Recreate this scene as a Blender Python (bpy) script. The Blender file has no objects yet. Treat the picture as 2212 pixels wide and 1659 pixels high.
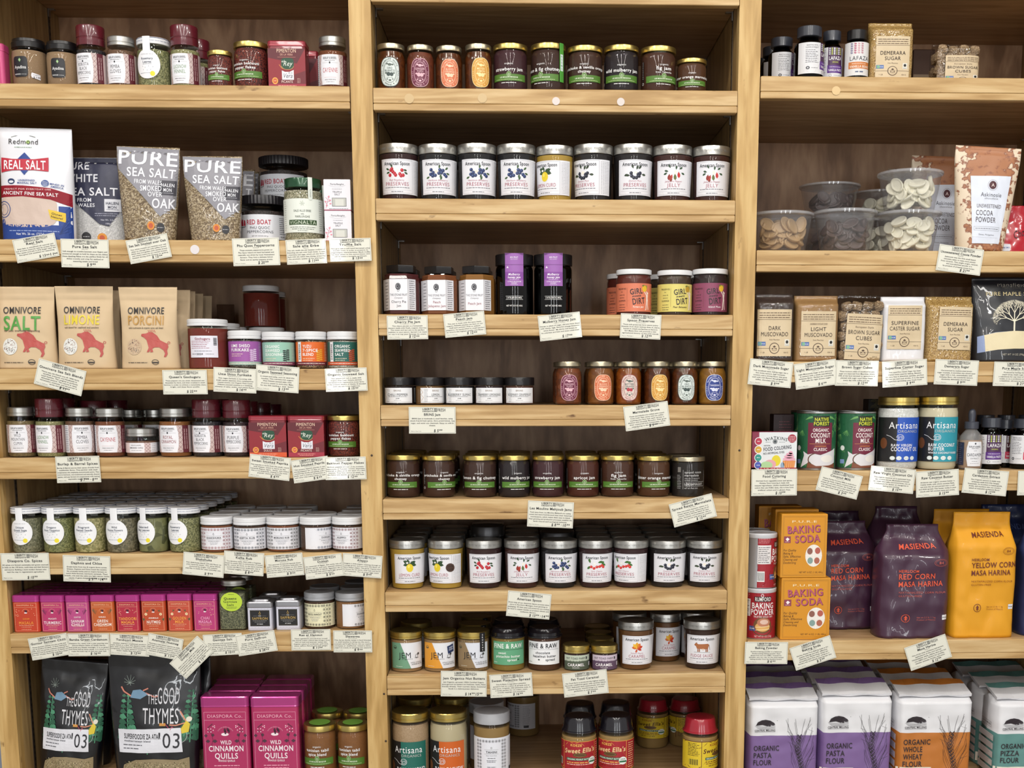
import bpy, math, random
import numpy as np
from mathutils import Vector, noise, Matrix
from mathutils.geometry import tessellate_polygon
S = bpy.context.scene; COLL = S.collection; PI = math.pi
# ---------------------------------------------------------------- camera, world, lights, exposure
FPX, PPX, PPY = 2600., 1222.5, 1241.2          # focal length and principal point in pixels of the 2212 x 1659 frame
PITCH, YAW, DC, CZ = 0.15597, 0.034813, 2.36364, 1.50
cam = bpy.data.cameras.new('camera'); co = bpy.data.objects.new('camera', cam); COLL.objects.link(co)
co.location = (0, -DC, CZ); co.rotation_euler = (PI/2-PITCH, 0, -YAW)
cam.sensor_width = 36; cam.lens = FPX/2212*36; cam.shift_x = (1106-PPX)/2212; cam.shift_y = (PPY-829.5)/2212
cam.clip_start = .05; S.camera = co
S.view_settings.view_transform = 'Standard'; S.view_settings.look = 'None'; S.view_settings.exposure = 0.0
S.view_settings.gamma = 1; S.view_settings.use_curve_mapping = False
S.cycles.use_denoising = True; S.cycles.max_bounces = 6; S.cycles.transparent_max_bounces = 10
S.cycles.diffuse_bounces = 3; S.cycles.glossy_bounces = 3; S.cycles.caustics_reflective = False; S.cycles.caustics_refractive = False
S.cycles.sample_clamp_indirect = 4
wd = bpy.data.worlds.new('world'); S.world = wd; wd.use_nodes = True
wd.node_tree.nodes['Background'].inputs[0].default_value = (1.0, .97, .94, 1); wd.node_tree.nodes['Background'].inputs[1].default_value = .50
def area(loc, sx, sy, power, col=(1, .965, .91), rot=(0, 0, 0)):
    l = bpy.data.lights.new('area_light', 'AREA'); l.shape = 'RECTANGLE'; l.size = sx; l.size_y = sy; l.energy = power; l.color = col
    o = bpy.data.objects.new('area_light', l); COLL.objects.link(o); o.location = loc; o.rotation_euler = rot; return o
for _x in (-1.25, 0.0, 1.3):
    area((_x, -3.6, 3.35), .10, 4.4, 48)
for _i, (_x, _y) in enumerate([(-1.9, -1.3), (-.65, -1.25), (.6, -1.3), (1.8, -1.25), (-1.0, -4.4), (.9, -4.4)]):
    area((_x, _y, 3.3), .14, .14, 11, (1, .96, .90), (math.radians(14), 0, 0))
for _x, _w in ((-1.5, .16), (.55, .22), (2.9, .18)):      # tall unseen lights added far behind the camera for jar streaks and fill
    area((_x, -7.5, 1.75), _w, 2.3, 33, (.95, .98, 1), (PI/2, 0, 0))
_cy, _sy, _cp, _sp = math.cos(YAW), math.sin(YAW), math.cos(PITCH), math.sin(PITCH)
_F = Vector((_sy*_cp, _cy*_cp, -_sp)); _R = Vector((_cy, -_sy, 0)); _U = _R.cross(_F)
def at(x, y, Y):                                # the point at depth Y that the photograph shows at pixel x, y
    d = _F+_R*((x-PPX)/FPX)-_U*((y-PPY)/FPX); t = (Y+DC)/d.y
    return d.x*t, d.z*t+CZ
# ---------------------------------------------------------------- materials
MATS = {}
def srgb(h):
    v = [int(h[i:i+2], 16)/255 for i in (0, 2, 4)]
    return tuple(c/12.92 if c <= .04045 else ((c+.055)/1.055)**2.4 for c in v)+(1,)
def newmat(n):
    m = bpy.data.materials.new(n); m.use_nodes = True; nt = m.node_tree; return m, nt, nt.nodes['Principled BSDF'], nt.nodes, nt.links
def P(h, rough=.5, metal=0, coat=0, bump=0, bs=60, name=None):   # plain surface, faint mottling
    k = ('P', h, rough, metal, coat, bump, bs)
    if k in MATS: return MATS[k]
    m, nt, b, N, L = newmat(name or 'surface_'+h)
    b.inputs['Base Color'].default_value = srgb(h); b.inputs['Roughness'].default_value = rough; b.inputs['Metallic'].default_value = metal
    b.inputs['Coat Weight'].default_value = coat; b.inputs['Coat Roughness'].default_value = .04
    tc = N.new('ShaderNodeTexCoord'); no = N.new('ShaderNodeTexNoise'); no.inputs['Scale'].default_value = bs; L.new(tc.outputs['Object'], no.inputs['Vector'])
    r = N.new('ShaderNodeMapRange'); r.inputs[3].default_value = max(0, rough-.05); r.inputs[4].default_value = min(1, rough+.08)
    L.new(no.outputs[0], r.inputs[0]); L.new(r.outputs[0], b.inputs['Roughness'])
    if bump:
        bp = N.new('ShaderNodeBump'); bp.inputs['Strength'].default_value = bump; bp.inputs['Distance'].default_value = .002
        L.new(no.outputs[0], bp.inputs['Height']); L.new(bp.outputs[0], b.inputs['Normal'])
        if coat: L.new(bp.outputs[0], b.inputs['Coat Normal'])
    MATS[k] = m; return m
def wood(name, c1, c2, c3, axis, rough=.38, knots=True):
    m, nt, b, N, L = newmat(name)
    tc = N.new('ShaderNodeTexCoord'); mp = N.new('ShaderNodeMapping'); L.new(tc.outputs['Object'], mp.inputs[0])
    sc = [9, 9, 9] if name != 'plywood_back' else [4, 4, 4]; sc[axis] = .9 if name != 'plywood_back' else 1.1; mp.inputs['Scale'].default_value = sc
    oi = N.new('ShaderNodeObjectInfo'); vm = N.new('ShaderNodeVectorMath'); vm.operation = 'SCALE'; vm.inputs[0].default_value = (7, 3, 11)
    L.new(oi.outputs['Random'], vm.inputs['Scale']); L.new(vm.outputs[0], mp.inputs['Location'])
    n1 = N.new('ShaderNodeTexNoise'); n1.inputs['Scale'].default_value = 1.6; n1.inputs['Detail'].default_value = 4; n1.inputs['Distortion'].default_value = 1.2; L.new(mp.outputs[0], n1.inputs[0])
    wv = N.new('ShaderNodeMath'); wv.operation = 'MULTIPLY'; wv.inputs[1].default_value = 26; L.new(n1.outputs[0], wv.inputs[0])
    sn = N.new('ShaderNodeMath'); sn.operation = 'SINE'; L.new(wv.outputs[0], sn.inputs[0])
    n2 = N.new('ShaderNodeTexNoise'); n2.inputs['Scale'].default_value = 9; n2.inputs['Detail'].default_value = 6; L.new(mp.outputs[0], n2.inputs[0])
    ad = N.new('ShaderNodeMath'); ad.operation = 'MULTIPLY_ADD'; ad.inputs[1].default_value = .13; L.new(sn.outputs[0], ad.inputs[0]); L.new(n2.outputs[0], ad.inputs[2])
    cr = N.new('ShaderNodeValToRGB'); e = cr.color_ramp.elements; e[0].position = .28; e[0].color = srgb(c1); e[1].position = .75; e[1].color = srgb(c3)
    q = e.new(.5); q.color = srgb(c2); L.new(ad.outputs[0], cr.inputs[0])
    last = cr.outputs[0]
    if knots:                                   # dark pits, dents and scuffs of old use
        mp2 = N.new('ShaderNodeMapping'); s2 = [60, 60, 60]; s2[axis] = 22; mp2.inputs['Scale'].default_value = s2; L.new(tc.outputs['Object'], mp2.inputs[0]); L.new(vm.outputs[0], mp2.inputs['Location'])
        n3 = N.new('ShaderNodeTexNoise'); n3.inputs['Scale'].default_value = 1; n3.inputs['Detail'].default_value = 3; L.new(mp2.outputs[0], n3.inputs[0])
        r3 = N.new('ShaderNodeMapRange'); r3.inputs[1].default_value = .69; r3.inputs[2].default_value = .78; L.new(n3.outputs[0], r3.inputs[0])
        mx = N.new('ShaderNodeMix'); mx.data_type = 'RGBA'; mx.inputs[7].default_value = srgb('6b4a26'); L.new(r3.outputs[0], mx.inputs[0]); L.new(last, mx.inputs[6]); last = mx.outputs[2]
    L.new(last, b.inputs['Base Color']); b.inputs['Roughness'].default_value = rough; b.inputs['Specular IOR Level'].default_value = .4
    bp = N.new('ShaderNodeBump'); bp.inputs['Strength'].default_value = .25; bp.inputs['Distance'].default_value = .001; L.new(n2.outputs[0], bp.inputs['Height']); L.new(bp.outputs[0], b.inputs['Normal'])
    return m
WOODH = wood('maple_edge', 'a98655', 'bd9b69', 'cfb283', 0)
WOODV = wood('maple_post', 'ab8850', 'c09c62', 'd0b077', 2)
WOODB = wood('maple_board', '9a7a52', 'aa8860', 'b9976e', 0, .45, False)
PLYB = wood('plywood_back', '9a7659', 'b8906f', 'd0a985', 2, .42, False)
PLYS = wood('plywood_side', '8f7248', 'a58656', 'b59665', 2, .4, False)
def gran(a, b_, scale=700, mid=None, rough=.6, name=None, bump=.6):   # grains, flakes, powder
    k = ('G', a, b_, scale, mid, rough)
    if k in MATS: return MATS[k]
    m, nt, b, N, L = newmat(name or 'grains_'+a)
    tc = N.new('ShaderNodeTexCoord'); v = N.new('ShaderNodeTexVoronoi'); v.inputs['Scale'].default_value = scale; L.new(tc.outputs['Object'], v.inputs[0])
    sp = N.new('ShaderNodeSeparateColor'); L.new(v.outputs['Color'], sp.inputs[0])
    cr = N.new('ShaderNodeValToRGB'); e = cr.color_ramp.elements; e[0].position = .15; e[1].position = .85; e[0].color = srgb(a); e[1].color = srgb(b_)
    if mid: q = e.new(.5); q.color = srgb(mid)
    L.new(sp.outputs[0], cr.inputs[0]); L.new(cr.outputs[0], b.inputs['Base Color']); b.inputs['Roughness'].default_value = rough
    bp = N.new('ShaderNodeBump'); bp.inputs['Strength'].default_value = bump; bp.inputs['Distance'].default_value = .001; bp.invert = True
    L.new(v.outputs['Distance'], bp.inputs['Height']); L.new(bp.outputs[0], b.inputs['Normal'])
    MATS[k] = m; return m
def clear(name, tint='f4f4f0', rough=.015, ior=1.5, bump=0, bs=40, gl=.85, milk=0):   # clear glass or film: see-through with a real gloss
    m, nt, b, N, L = newmat(name); N.remove(b)
    tr = N.new('ShaderNodeBsdfTransparent'); tr.inputs[0].default_value = srgb(tint); g = N.new('ShaderNodeBsdfGlossy'); g.inputs['Roughness'].default_value = rough
    g.inputs[0].default_value = (gl, gl, gl, 1)
    f = N.new('ShaderNodeFresnel'); f.inputs[0].default_value = ior; mx = N.new('ShaderNodeMixShader')
    gm = N.new('ShaderNodeNewGeometry'); iv = N.new('ShaderNodeMath'); iv.operation = 'SUBTRACT'; iv.inputs[0].default_value = 1; L.new(gm.outputs['Backfacing'], iv.inputs[1]); mu = N.new('ShaderNodeMath'); mu.operation = 'MULTIPLY'; L.new(iv.outputs[0], mu.inputs[0]); L.new(f.outputs[0], mu.inputs[1])
    L.new(mu.outputs[0], mx.inputs[0]); L.new(tr.outputs[0], mx.inputs[1]); L.new(g.outputs[0], mx.inputs[2]); L.new(mx.outputs[0], N['Material Output'].inputs[0])
    if milk:
        df = N.new('ShaderNodeBsdfDiffuse'); df.inputs[0].default_value = srgb('e4e5e8'); m2 = N.new('ShaderNodeMixShader'); m2.inputs[0].default_value = milk; L.new(mx.outputs[0], m2.inputs[1]); L.new(df.outputs[0], m2.inputs[2]); L.new(m2.outputs[0], N['Material Output'].inputs[0])
    if bump:
        tc = N.new('ShaderNodeTexCoord'); no = N.new('ShaderNodeTexNoise'); no.inputs['Scale'].default_value = bs; no.inputs['Detail'].default_value = 3; L.new(tc.outputs['Object'], no.inputs[0])
        bp = N.new('ShaderNodeBump'); bp.inputs['Strength'].default_value = bump; bp.inputs['Distance'].default_value = .004; L.new(no.outputs[0], bp.inputs['Height'])
        L.new(bp.outputs[0], g.inputs['Normal']); L.new(bp.outputs[0], f.inputs['Normal'])
    return m
GLASS = clear('clear_glass', ior=1.42); FILM = clear('clear_film', 'f2f2f0', .06, 1.6, .9, 45); TUBP = clear('clear_tub_plastic', 'f6f6f7', .1, 1.8, milk=.07); TUBL = clear('milky_lid_plastic', 'f4f4f6', .12, 1.9, milk=.24)
FROST = P('b9b6ae', .35, name='frosted_glass')
GOLD = P('c9b36a', .28, .95, name='gold_lid'); SILV = P('b9b8b4', .3, .9, name='silver_lid'); CHAMP = P('bdb49c', .3, .9, name='pale_gold_lid')
WLID = P('dcdde0', .35, name='white_lid'); BLID = P('141214', .28, name='black_lid'); STEEL = P('a9a9a8', .3, .95, name='steel')
DARK = P('1a1310', .6, name='dark_slot')
def jam(h): return P(h, .7, 0, 0, name='jam_'+h)
def ink(h): return P(h, .45, name='print_'+h)
def foil(h, bump=.35, rough=.3, coat=.5): return P(h, rough, 0, coat, bump, 22, name='film_'+h)
# ---------------------------------------------------------------- mesh and object helpers
def mk(name, verts, faces, mats, idx=None, smooth=False):
    me = bpy.data.meshes.new(name); me.from_pydata([tuple(v) for v in verts], [], faces)
    for m in mats: me.materials.append(m)
    if idx is not None: me.polygons.foreach_set('material_index', idx)
    if smooth: me.polygons.foreach_set('use_smooth', [True]*len(me.polygons))
    me.update(); return me
def mktri(name, T, mats, idx):                 # T: n x 3 x 3 triangle soup
    n = len(T); me = bpy.data.meshes.new(name); me.vertices.add(3*n); me.vertices.foreach_set('co', T.reshape(-1).astype(np.float32))
    me.loops.add(3*n); me.loops.foreach_set('vertex_index', np.arange(3*n, dtype=np.int32)); me.polygons.add(n)
    me.polygons.foreach_set('loop_start', np.arange(0, 3*n, 3, dtype=np.int32))
    for m in mats: me.materials.append(m)
    me.polygons.foreach_set('material_index', np.asarray(idx, dtype=np.int32)); me.update(calc_edges=True); return me
def link(name, me, parent=None, loc=(0, 0, 0), mat=None, rot=None, sc=None):
    o = bpy.data.objects.new(name, me); COLL.objects.link(o); o.parent = parent; o.location = loc
    if rot: o.rotation_euler = rot
    if sc: o.scale = sc
    if mat:
        o.material_slots[0].link = 'OBJECT'; o.material_slots[0].material = mat
    return o
def tag(o, label, cat, group=None, kind=None):
    o['label'] = label; o['category'] = cat
    if group: o['group'] = group
    if kind: o['kind'] = kind
    return o
def root(name, loc, label, cat, group=None, rz=0, rx=0, ry=0, sc=(1, 1, 1)):
    o = bpy.data.objects.new(name, None); COLL.objects.link(o); o.location = loc; o.rotation_euler = (rx, ry, rz); o.scale = sc; o.empty_display_size = .02
    return tag(o, label, cat, group)
def boxm(name, x0, x1, y0, y1, z0, z1, mat, bev=.0):
    if bev:
        b = bev; v = []; f = []
        for (z, i) in ((z0, b), (z0+b, 0), (z1-b, 0), (z1, b)): v += [(x0+i, y0+i, z), (x1-i, y0+i, z), (x1-i, y1-i, z), (x0+i, y1-i, z)]
        f = [(3, 2, 1, 0), (12, 13, 14, 15)]
        for k in range(3):
            for j in range(4): a = k*4+j; c = k*4+(j+1) % 4; f.append((a, c, c+4, a+4))
        return mk(name, v, f, [mat])
    v = [(x, y, z) for z in (z0, z1) for (x, y) in ((x0, y0), (x1, y0), (x1, y1), (x0, y1))]
    return mk(name, v, [(3, 2, 1, 0), (4, 5, 6, 7), (0, 1, 5, 4), (1, 2, 6, 5), (2, 3, 7, 6), (3, 0, 4, 7)], [mat])
MC = {}
def lathe(key, prof, mat, n=36, ph=0, flat=False, ribs=0):     # prof in mm
    if key in MC: return MC[key]
    v = []; f = []
    for (r, z) in prof:
        for i in range(n):
            a = ph+2*PI*i/n; rr = r*(1-(.022 if ribs and i % 2 else 0)) ; v.append((rr*math.sin(a)*.001, -rr*math.cos(a)*.001, z*.001))
    for k in range(len(prof)-1):
        for i in range(n): a = k*n+i; b = k*n+(i+1) % n; f.append((a, b, b+n, a+n))
    f.append(tuple(range(n-1, -1, -1))); f.append(tuple((len(prof)-1)*n+i for i in range(n)))
    me = mk(key, v, f, [mat])
    if not flat:
        sm = [True]*(len(f)-2)+[False]*2; me.polygons.foreach_set('use_smooth', sm)
        import bmesh
        bm = bmesh.new(); bm.from_mesh(me)
        for e in bm.edges:
            if len(e.link_faces) == 2 and e.calc_face_angle(0) > .6: e.smooth = False
        bm.to_mesh(me); bm.free()
    MC[key] = me; return me
def loft(key, secs, mat, c=4):                 # secs: (z, halfwidth, halfdepth, corner radius) mm
    if key in MC: return MC[key]
    v = []; n = 0
    for (z, hx, hy, r) in secs:
        ring = []
        for (sx, sy, a0) in ((1, -1, -PI/2), (1, 1, 0), (-1, 1, PI/2), (-1, -1, PI)):
            for i in range(c+1):
                a = a0+PI/2*i/c; ring.append(((sx*(hx-r)+r*math.cos(a))*.001, (sy*(hy-r)+r*math.sin(a))*.001, z*.001))
        n = len(ring); v += ring
    f = []
    for k in range(len(secs)-1):
        for i in range(n): a = k*n+i; b = k*n+(i+1) % n; f.append((a, b, b+n, a+n))
    f.append(tuple(range(n-1, -1, -1))); f.append(tuple((len(secs)-1)*n+i for i in range(n)))
    me = mk(key, v, f, [mat]); MC[key] = me; return me
# ---------------------------------------------------------------- glyphs and the label canvas
GL = {}
def _glyphs(res, off):
    cu = bpy.data.curves.new('g', 'FONT'); cu.resolution_u = res; cu.offset = off; ob = bpy.data.objects.new('g', cu); COLL.objects.link(ob)
    dg = bpy.context.evaluated_depsgraph_get(); d = {}
    def ev(s):
        cu.body = s; dg.update(); me = bpy.data.meshes.new_from_object(ob.evaluated_get(dg)); return me
    def arr(me):
        me.calc_loop_triangles(); vs = np.array([v.co[:2] for v in me.vertices]) if len(me.vertices) else np.zeros((0, 2))
        t = np.array([lt.vertices[:] for lt in me.loop_triangles], int).reshape(-1, 3); return vs[t] if len(t) else np.zeros((0, 3, 2))
    cap = arr(ev('H')); ch = cap[..., 1].max(); 
    for c in "ABCDEFGHIJKLMNOPQRSTUVWXYZabcdefghijklmnopqrstuvwxyz0123456789&.,'%$-/:()!+*\u00b0":
        t = arr(ev(c)); m2 = ev(c+c); a2 = arr(m2)
        if not len(t): continue
        adv = a2[..., 0].max()-t[..., 0].max(); d[c] = (t/ch, adv/ch)
    d[' '] = (np.zeros((0, 3, 2)), d['n'][1]*.55)
    bpy.data.objects.remove(ob); return d
GL['n'] = _glyphs(3, 0.0); GL['b'] = _glyphs(3, .016); GL['t'] = _glyphs(1, .0)
class Cv:                                      # flat print in mm, x right, y down from the top of the thing
    def __init__(s): s.T = []; s.C = []; s.L = []
    def add(s, t, c, L):
        if len(t): s.T.append(np.asarray(t, float)); s.C += [c]*len(t); s.L += [L]*len(t)
    def r(s, x0, y0, x1, y1, c, L=1): s.add([[(x0, y0), (x1, y0), (x1, y1)], [(x0, y0), (x1, y1), (x0, y1)]], c, L); return s
    def p(s, pts, c, L=2):
        tr = tessellate_polygon([[Vector((a, b, 0)) for a, b in pts]]); s.add([[pts[i] for i in t] for t in tr], c, L); return s
    def e(s, cx, cy, rx, ry, c, L=2, n=20, sq=1.0):
        q = [(cx+rx*math.copysign(abs(math.cos(2*PI*i/n))**sq, math.cos(2*PI*i/n)), cy+ry*math.copysign(abs(math.sin(2*PI*i/n))**sq, math.sin(2*PI*i/n))) for i in range(n)]
        s.add([[(cx, cy), q[i], q[(i+1) % n]] for i in range(n)], c, L); return s
    def ring(s, cx, cy, rx, ry, w, c, L=3, n=24, a0=0, a1=360):
        t = []
        for i in range(n):
            a, b = (math.radians(a0+(a1-a0)*(i+k)/n) for k in (0, 1))
            p0, p1 = (cx+rx*math.cos(a), cy+ry*math.sin(a)), (cx+rx*math.cos(b), cy+ry*math.sin(b)); q0, q1 = (cx+(rx-w)*math.cos(a), cy+(ry-w)*math.sin(a)), (cx+(rx-w)*math.cos(b), cy+(ry-w)*math.sin(b))
            t += [[p0, p1, q1], [p0, q1, q0]]
        s.add(t, c, L); return s
    def l(s, pts, w, c, L=3):
        t = []
        for (a, b) in zip(pts[:-1], pts[1:]):
            dx, dy = b[0]-a[0], b[1]-a[1]; d = math.hypot(dx, dy) or 1; nx, ny = -dy/d*w/2, dx/d*w/2
            A, B, C_, D = (a[0]+nx, a[1]+ny), (b[0]+nx, b[1]+ny), (b[0]-nx, b[1]-ny), (a[0]-nx, a[1]-ny); t += [[A, B, C_], [A, C_, D]]
        s.add(t, c, L); return s
    def fr(s, x0, y0, x1, y1, w, c, L=3): return s.l([(x0, y0), (x1, y0)], w, c, L).l([(x1, y0), (x1, y1)], w, c, L).l([(x0, y1), (x1, y1)], w, c, L).l([(x0, y0), (x0, y1)], w, c, L)
    def t(s, st, x, y, h, c, w=None, al='c', f='b', sh=0, rot=0, L=4, arc=0):   # y: middle of the capitals; h: capital height; w: fitted width
        g = GL[f]; X = 0; out = []
        for ch in st:
            t, a = g.get(ch, g[' ']) if ch != '\u00f4' else g['o']
            if len(t): out.append(t+np.array((X, 0)))
            X += a+.07
        if not out: return s
        T = np.concatenate(out); x0, x1 = T[..., 0].min(), T[..., 0].max(); T = T.copy(); T[..., 0] -= x0; W = x1-x0
        kx = w/W if w else h; T[..., 0] *= kx; T[..., 1] = (T[..., 1]-.5)*h; W *= kx; T[..., 0] += T[..., 1]*sh
        T[..., 0] += {'c': -W/2, 'l': 0, 'r': -W}[al]
        if arc:
            R = arc; a = T[..., 0]/R; rr = R+T[..., 1]; T = np.stack([rr*np.sin(a), rr*np.cos(a)-R], -1)
        if rot:
            ca, sa = math.cos(rot), math.sin(rot); T = np.stack([T[..., 0]*ca-T[..., 1]*sa, T[..., 0]*sa+T[..., 1]*ca], -1)
        T = np.stack([x+T[..., 0], y-T[..., 1]], -1); s.add(T, c, L); return s
    def d(s, x0, x1, y, h, c, seed=0, L=3):    # a line of print too small to read
        R = random.Random(int(y*97+x0*13+seed)); x = x0; 
        while x < x1:
            w = min(R.uniform(h*1.2, h*4.5), x1-x); s.r(x, y-h*.32, x+w, y+h*.32, c, L); x += w+h*.6
        return s
    def ds(s, x0, x1, y0, y1, n, c, h=None, al='c'):
        R = random.Random(n*7+int(y0)); dy = (y1-y0)/max(1, n-1)
        for i in range(n):
            sk = R.uniform(0, .14)*(x1-x0); a, b = (x0+sk, x1-sk) if al == 'c' else (x0, x1-2*sk); s.d(a, b, y0+i*dy, h or dy*.5, c, i)
        return s
    def put(s, o, dx=0, dy=0, k=1.0, ang=0):
        ca, sa = math.cos(ang), math.sin(ang)
        for T in o.T:
            T = T*k; s.T.append(np.stack([T[..., 0]*ca-T[..., 1]*sa+dx, T[..., 0]*sa+T[..., 1]*ca+dy], -1))
        s.C += o.C; s.L += o.L; return s
def split(T, C, L, lu, lv):
    for _ in range(9):
        e = np.abs(T-np.roll(T, -1, axis=1)); m = np.maximum(e[..., 0]/lu, e[..., 1]/lv); k = m.argmax(1); big = m.max(1) > 1
        if not big.any(): break
        A = T[big]; kk = k[big]; i = np.arange(len(A)); a = A[i, kk]; b = A[i, (kk+1) % 3]; c = A[i, (kk+2) % 3]; mid = (a+b)/2
        T = np.concatenate([T[~big], np.stack([a, mid, c], 1), np.stack([mid, b, c], 1)]); C = np.concatenate([C[~big], C[big], C[big]]); L = np.concatenate([L[~big], L[big], L[big]])
    return T, C, L
def bake(cv, fn, name='label', lu=4, lv=1e9, clip=None, rough=None):
    T = np.concatenate(cv.T); C = np.array(cv.C); L = np.array(cv.L, float)
    if clip:                                   # drop print past the edges that the stock wraps out of sight
        m = T.mean(1)[:, 0]; ok = (m > clip[0]) & (m < clip[1]); T, C, L = T[ok], C[ok], L[ok]
    T, C, L = split(T, C, L, lu, lv)
    if clip: T[..., 0] = np.clip(T[..., 0], clip[0], clip[1])
    V = fn(T[..., 0], T[..., 1], L[:, None]*np.ones(3)); cols = sorted(set(C.tolist())); ix = {c: i for i, c in enumerate(cols)}
    n = np.cross(V[:, 1]-V[:, 0], V[:, 2]-V[:, 0]); fl = n[:, 1] > 0; V[fl] = V[fl][:, ::-1]
    return mktri(name, V*.001, [ink(c) for c in cols], [ix[c] for c in C.tolist()])
def cyl(r, H, du=0, base=.35, step=.1, tap=0, v0=0):   # wrap round a jar of radius r; tap: radius lost per mm down
    def fn(u, v, l):
        rr = r-tap*(v-v0); a = (u+du)/rr; q = rr+base+step*l; return np.stack([q*np.sin(a), -q*np.cos(a), H-v], -1)
    return fn
def flat(y, H, base=.2, step=.1, curl=0, half=50):
    return lambda u, v, l: np.stack([u, -(y+base+step*l)-curl*(u/half)**2, H-v], -1)
# ---------------------------------------------------------------- the shelving
ZT = {'C1': .547, 'C2': .3483, 'C3': .1344, 'C4': -.0384, 'C5': -.221, 'C6': -.4054, 'C7': -.5761, 'C8': -.815,
      'L1': .5491, 'L2': .2705, 'L3': .0311, 'L4': -.1392, 'L5': -.3265, 'L6': -.4843, 'L7': -.79,
      'R1': .5739, 'R2': .2561, 'R3': .0457, 'R4': -.1672, 'R5': -.5102, 'R6': -.815,
      'C0': at(1200, 7, 0)[1]-CZ+.0395, 'L0': at(450, 41, .474)[1]-CZ+.03, 'R0': at(1900, 95, .474)[1]-CZ+.03}
ZT = {k: v+CZ for k, v in ZT.items()}
DEP = .474; TOPZ = 2.42
POST = [(-1.0515, -1.0160), (-.3190, -.2782), (.4065, .4476), (1.1326, 1.172)]
BAY = {'L': (-1.0160, -.3190), 'C': (-.2782, .4065), 'R': (.4476, 1.1326)}
fl = tag(link('floor', mk('floor', [(-4, -5, 0), (4, -5, 0), (4, 1, 0), (-4, 1, 0)], [(0, 1, 2, 3)], [P('8d8a84', .45, bs=8, name='concrete_floor')])), 'grey concrete shop floor', 'floor', kind='structure')
tag(link('wall_back', boxm('wall', -4, 4, .56, .62, 0, 3.6, P('8f95a3', .7, bs=5, name='painted_wall'))), 'grey blue painted wall behind the shelving', 'wall', kind='structure')
tag(link('ceiling', mk('ceiling', [(-4, -5, 3.6), (-4, .62, 3.6), (4, .62, 3.6), (4, -5, 3.6)], [(0, 1, 2, 3)], [P('b9b4a8', .8, name='ceiling_paint')])), 'pale painted shop ceiling', 'ceiling', kind='structure')
unit = root('shelving_unit', (0, 0, 0), 'built-in maple shelving unit of three open bays with fixed uprights', 'shelving')
for i, (a, b) in enumerate(POST):
    link('upright_post', boxm('post', a, b, .004, .03, 0, TOPZ, WOODV, .0015), unit)
for bay, (a, b) in BAY.items():
    for (p, q) in ((a-.0175, a), (b, b+.0175)):
        sp = link('side_panel', boxm('side', p, q, .03, DEP, .0, TOPZ, PLYS), unit)
    link('back_panel', boxm('back', a-.0175, b+.0175, DEP, DEP+.012, .0, TOPZ, PLYB), unit)
    for (xx, s) in ((a, 1), (b, -1)):
        for yy in (.072, .41):
            tr = link('shelf_track', boxm('track', min(xx, xx+s*.0012), max(xx, xx+s*.0012), yy, yy+.010, .02, TOPZ-.01, P('54483c', .5, .6, name='track_metal')), unit)
            n = 0; v = []; f = []
            for k in range(int((TOPZ-.1)/.0127)):
                z = .06+k*.0127; X = xx+s*.0015; o = len(v); v += [(X, yy+.003, z), (X, yy+.007, z), (X, yy+.007, z+.006), (X, yy+.003, z+.006)]; f.append((o, o+1, o+2, o+3))
            sl = link('track_slots', mk('slots', v, f, [DARK]), tr); sl['kind'] = 'stuff'
clipm = None
def clipmesh():
    b = 0.0; v = []; f = []
    for (x0, x1, y0, y1, z0, z1) in ((0, .0015, -.006, .006, -.016, 0), (0, .013, -.005, .005, -.0018, 0)):
        o = len(v); v += [(x, y, z) for z in (z0, z1) for (x, y) in ((x0, y0), (x1, y0), (x1, y1), (x0, y1))]
        f += [tuple(o+i for i in q) for q in ((3, 2, 1, 0), (4, 5, 6, 7), (0, 1, 5, 4), (1, 2, 6, 5), (2, 3, 7, 6), (3, 0, 4, 7))]
    return mk('clip', v, f, [STEEL])
clipm = clipmesh()
for k, z in ZT.items():
    a, b = BAY[k[0]]; a += .0015; b -= .0015
    sh = link('shelf', boxm('shelf_board', a, b, .0201, DEP-.001, z-.0302, z, WOODB), unit, mat=None)
    link('front_rail', boxm('rail', a, b, 0, .02, z-.0275, z, WOODH, .0012), sh)
    link('lower_strip', boxm('strip', a, b, .0004, .02, z-.0402, z-.0277, WOODH, .0012), sh)
    for (xx, s) in ((a, 1), (b, -1)):
        for yy in (.077, .415):
            link('shelf_clip', clipm, unit, (xx-.0015*s+s*.0016, yy, z-.0304), sc=(s, 1, 1))
for (px, py, r, h, lb) in ((884, 213, .0088, 'c9ae82', 'tan round sticker at left end of the upper middle rail'), (1042, 212, .0086, 'ccb287', 'tan round sticker midway along the upper middle rail'), (1201, 218.5, .0072, 'd9cfcb', 'white round sticker beside the tan sticker on upper rail'),
                     (1341, 220, .0072, 'd5cbc6', 'white round sticker nearest the right end of upper rail'), (421, 539, .0085, 'd9d3d6', 'white round sticker on the left rail under the smoked salt pouches'), (1806, 196, .008, 'd8bb8a', 'torn tan sticker on the upper right rail')):
    X, Z = at(px, py, 0); v = [(r*math.cos(2*PI*i/24), y, r*math.sin(2*PI*i/24)) for y in (-.0006, .0) for i in range(24)]
    tag(link('round_sticker', mk('dot', v, [tuple(range(24)), tuple(range(47, 23, -1))]+[(i, (i+1) % 24, 24+(i+1) % 24, 24+i) for i in range(24)], [P(h, .6)]), loc=(X, -.0002, Z)), lb, 'sticker', 'round stickers on the shelf rails')
for (px, py) in ((802.5, 984), (1598, 973), (833, 1602), (829, 1500)):
    X, Z = at(px, py, 0); link('nail_head', lathe('nail', [(2.2, 0), (2.2, .6), (1.5, 1)], P('3a2a1c', .5), 10), unit, (X, .004, Z), rot=(PI/2, 0, 0))
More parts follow.
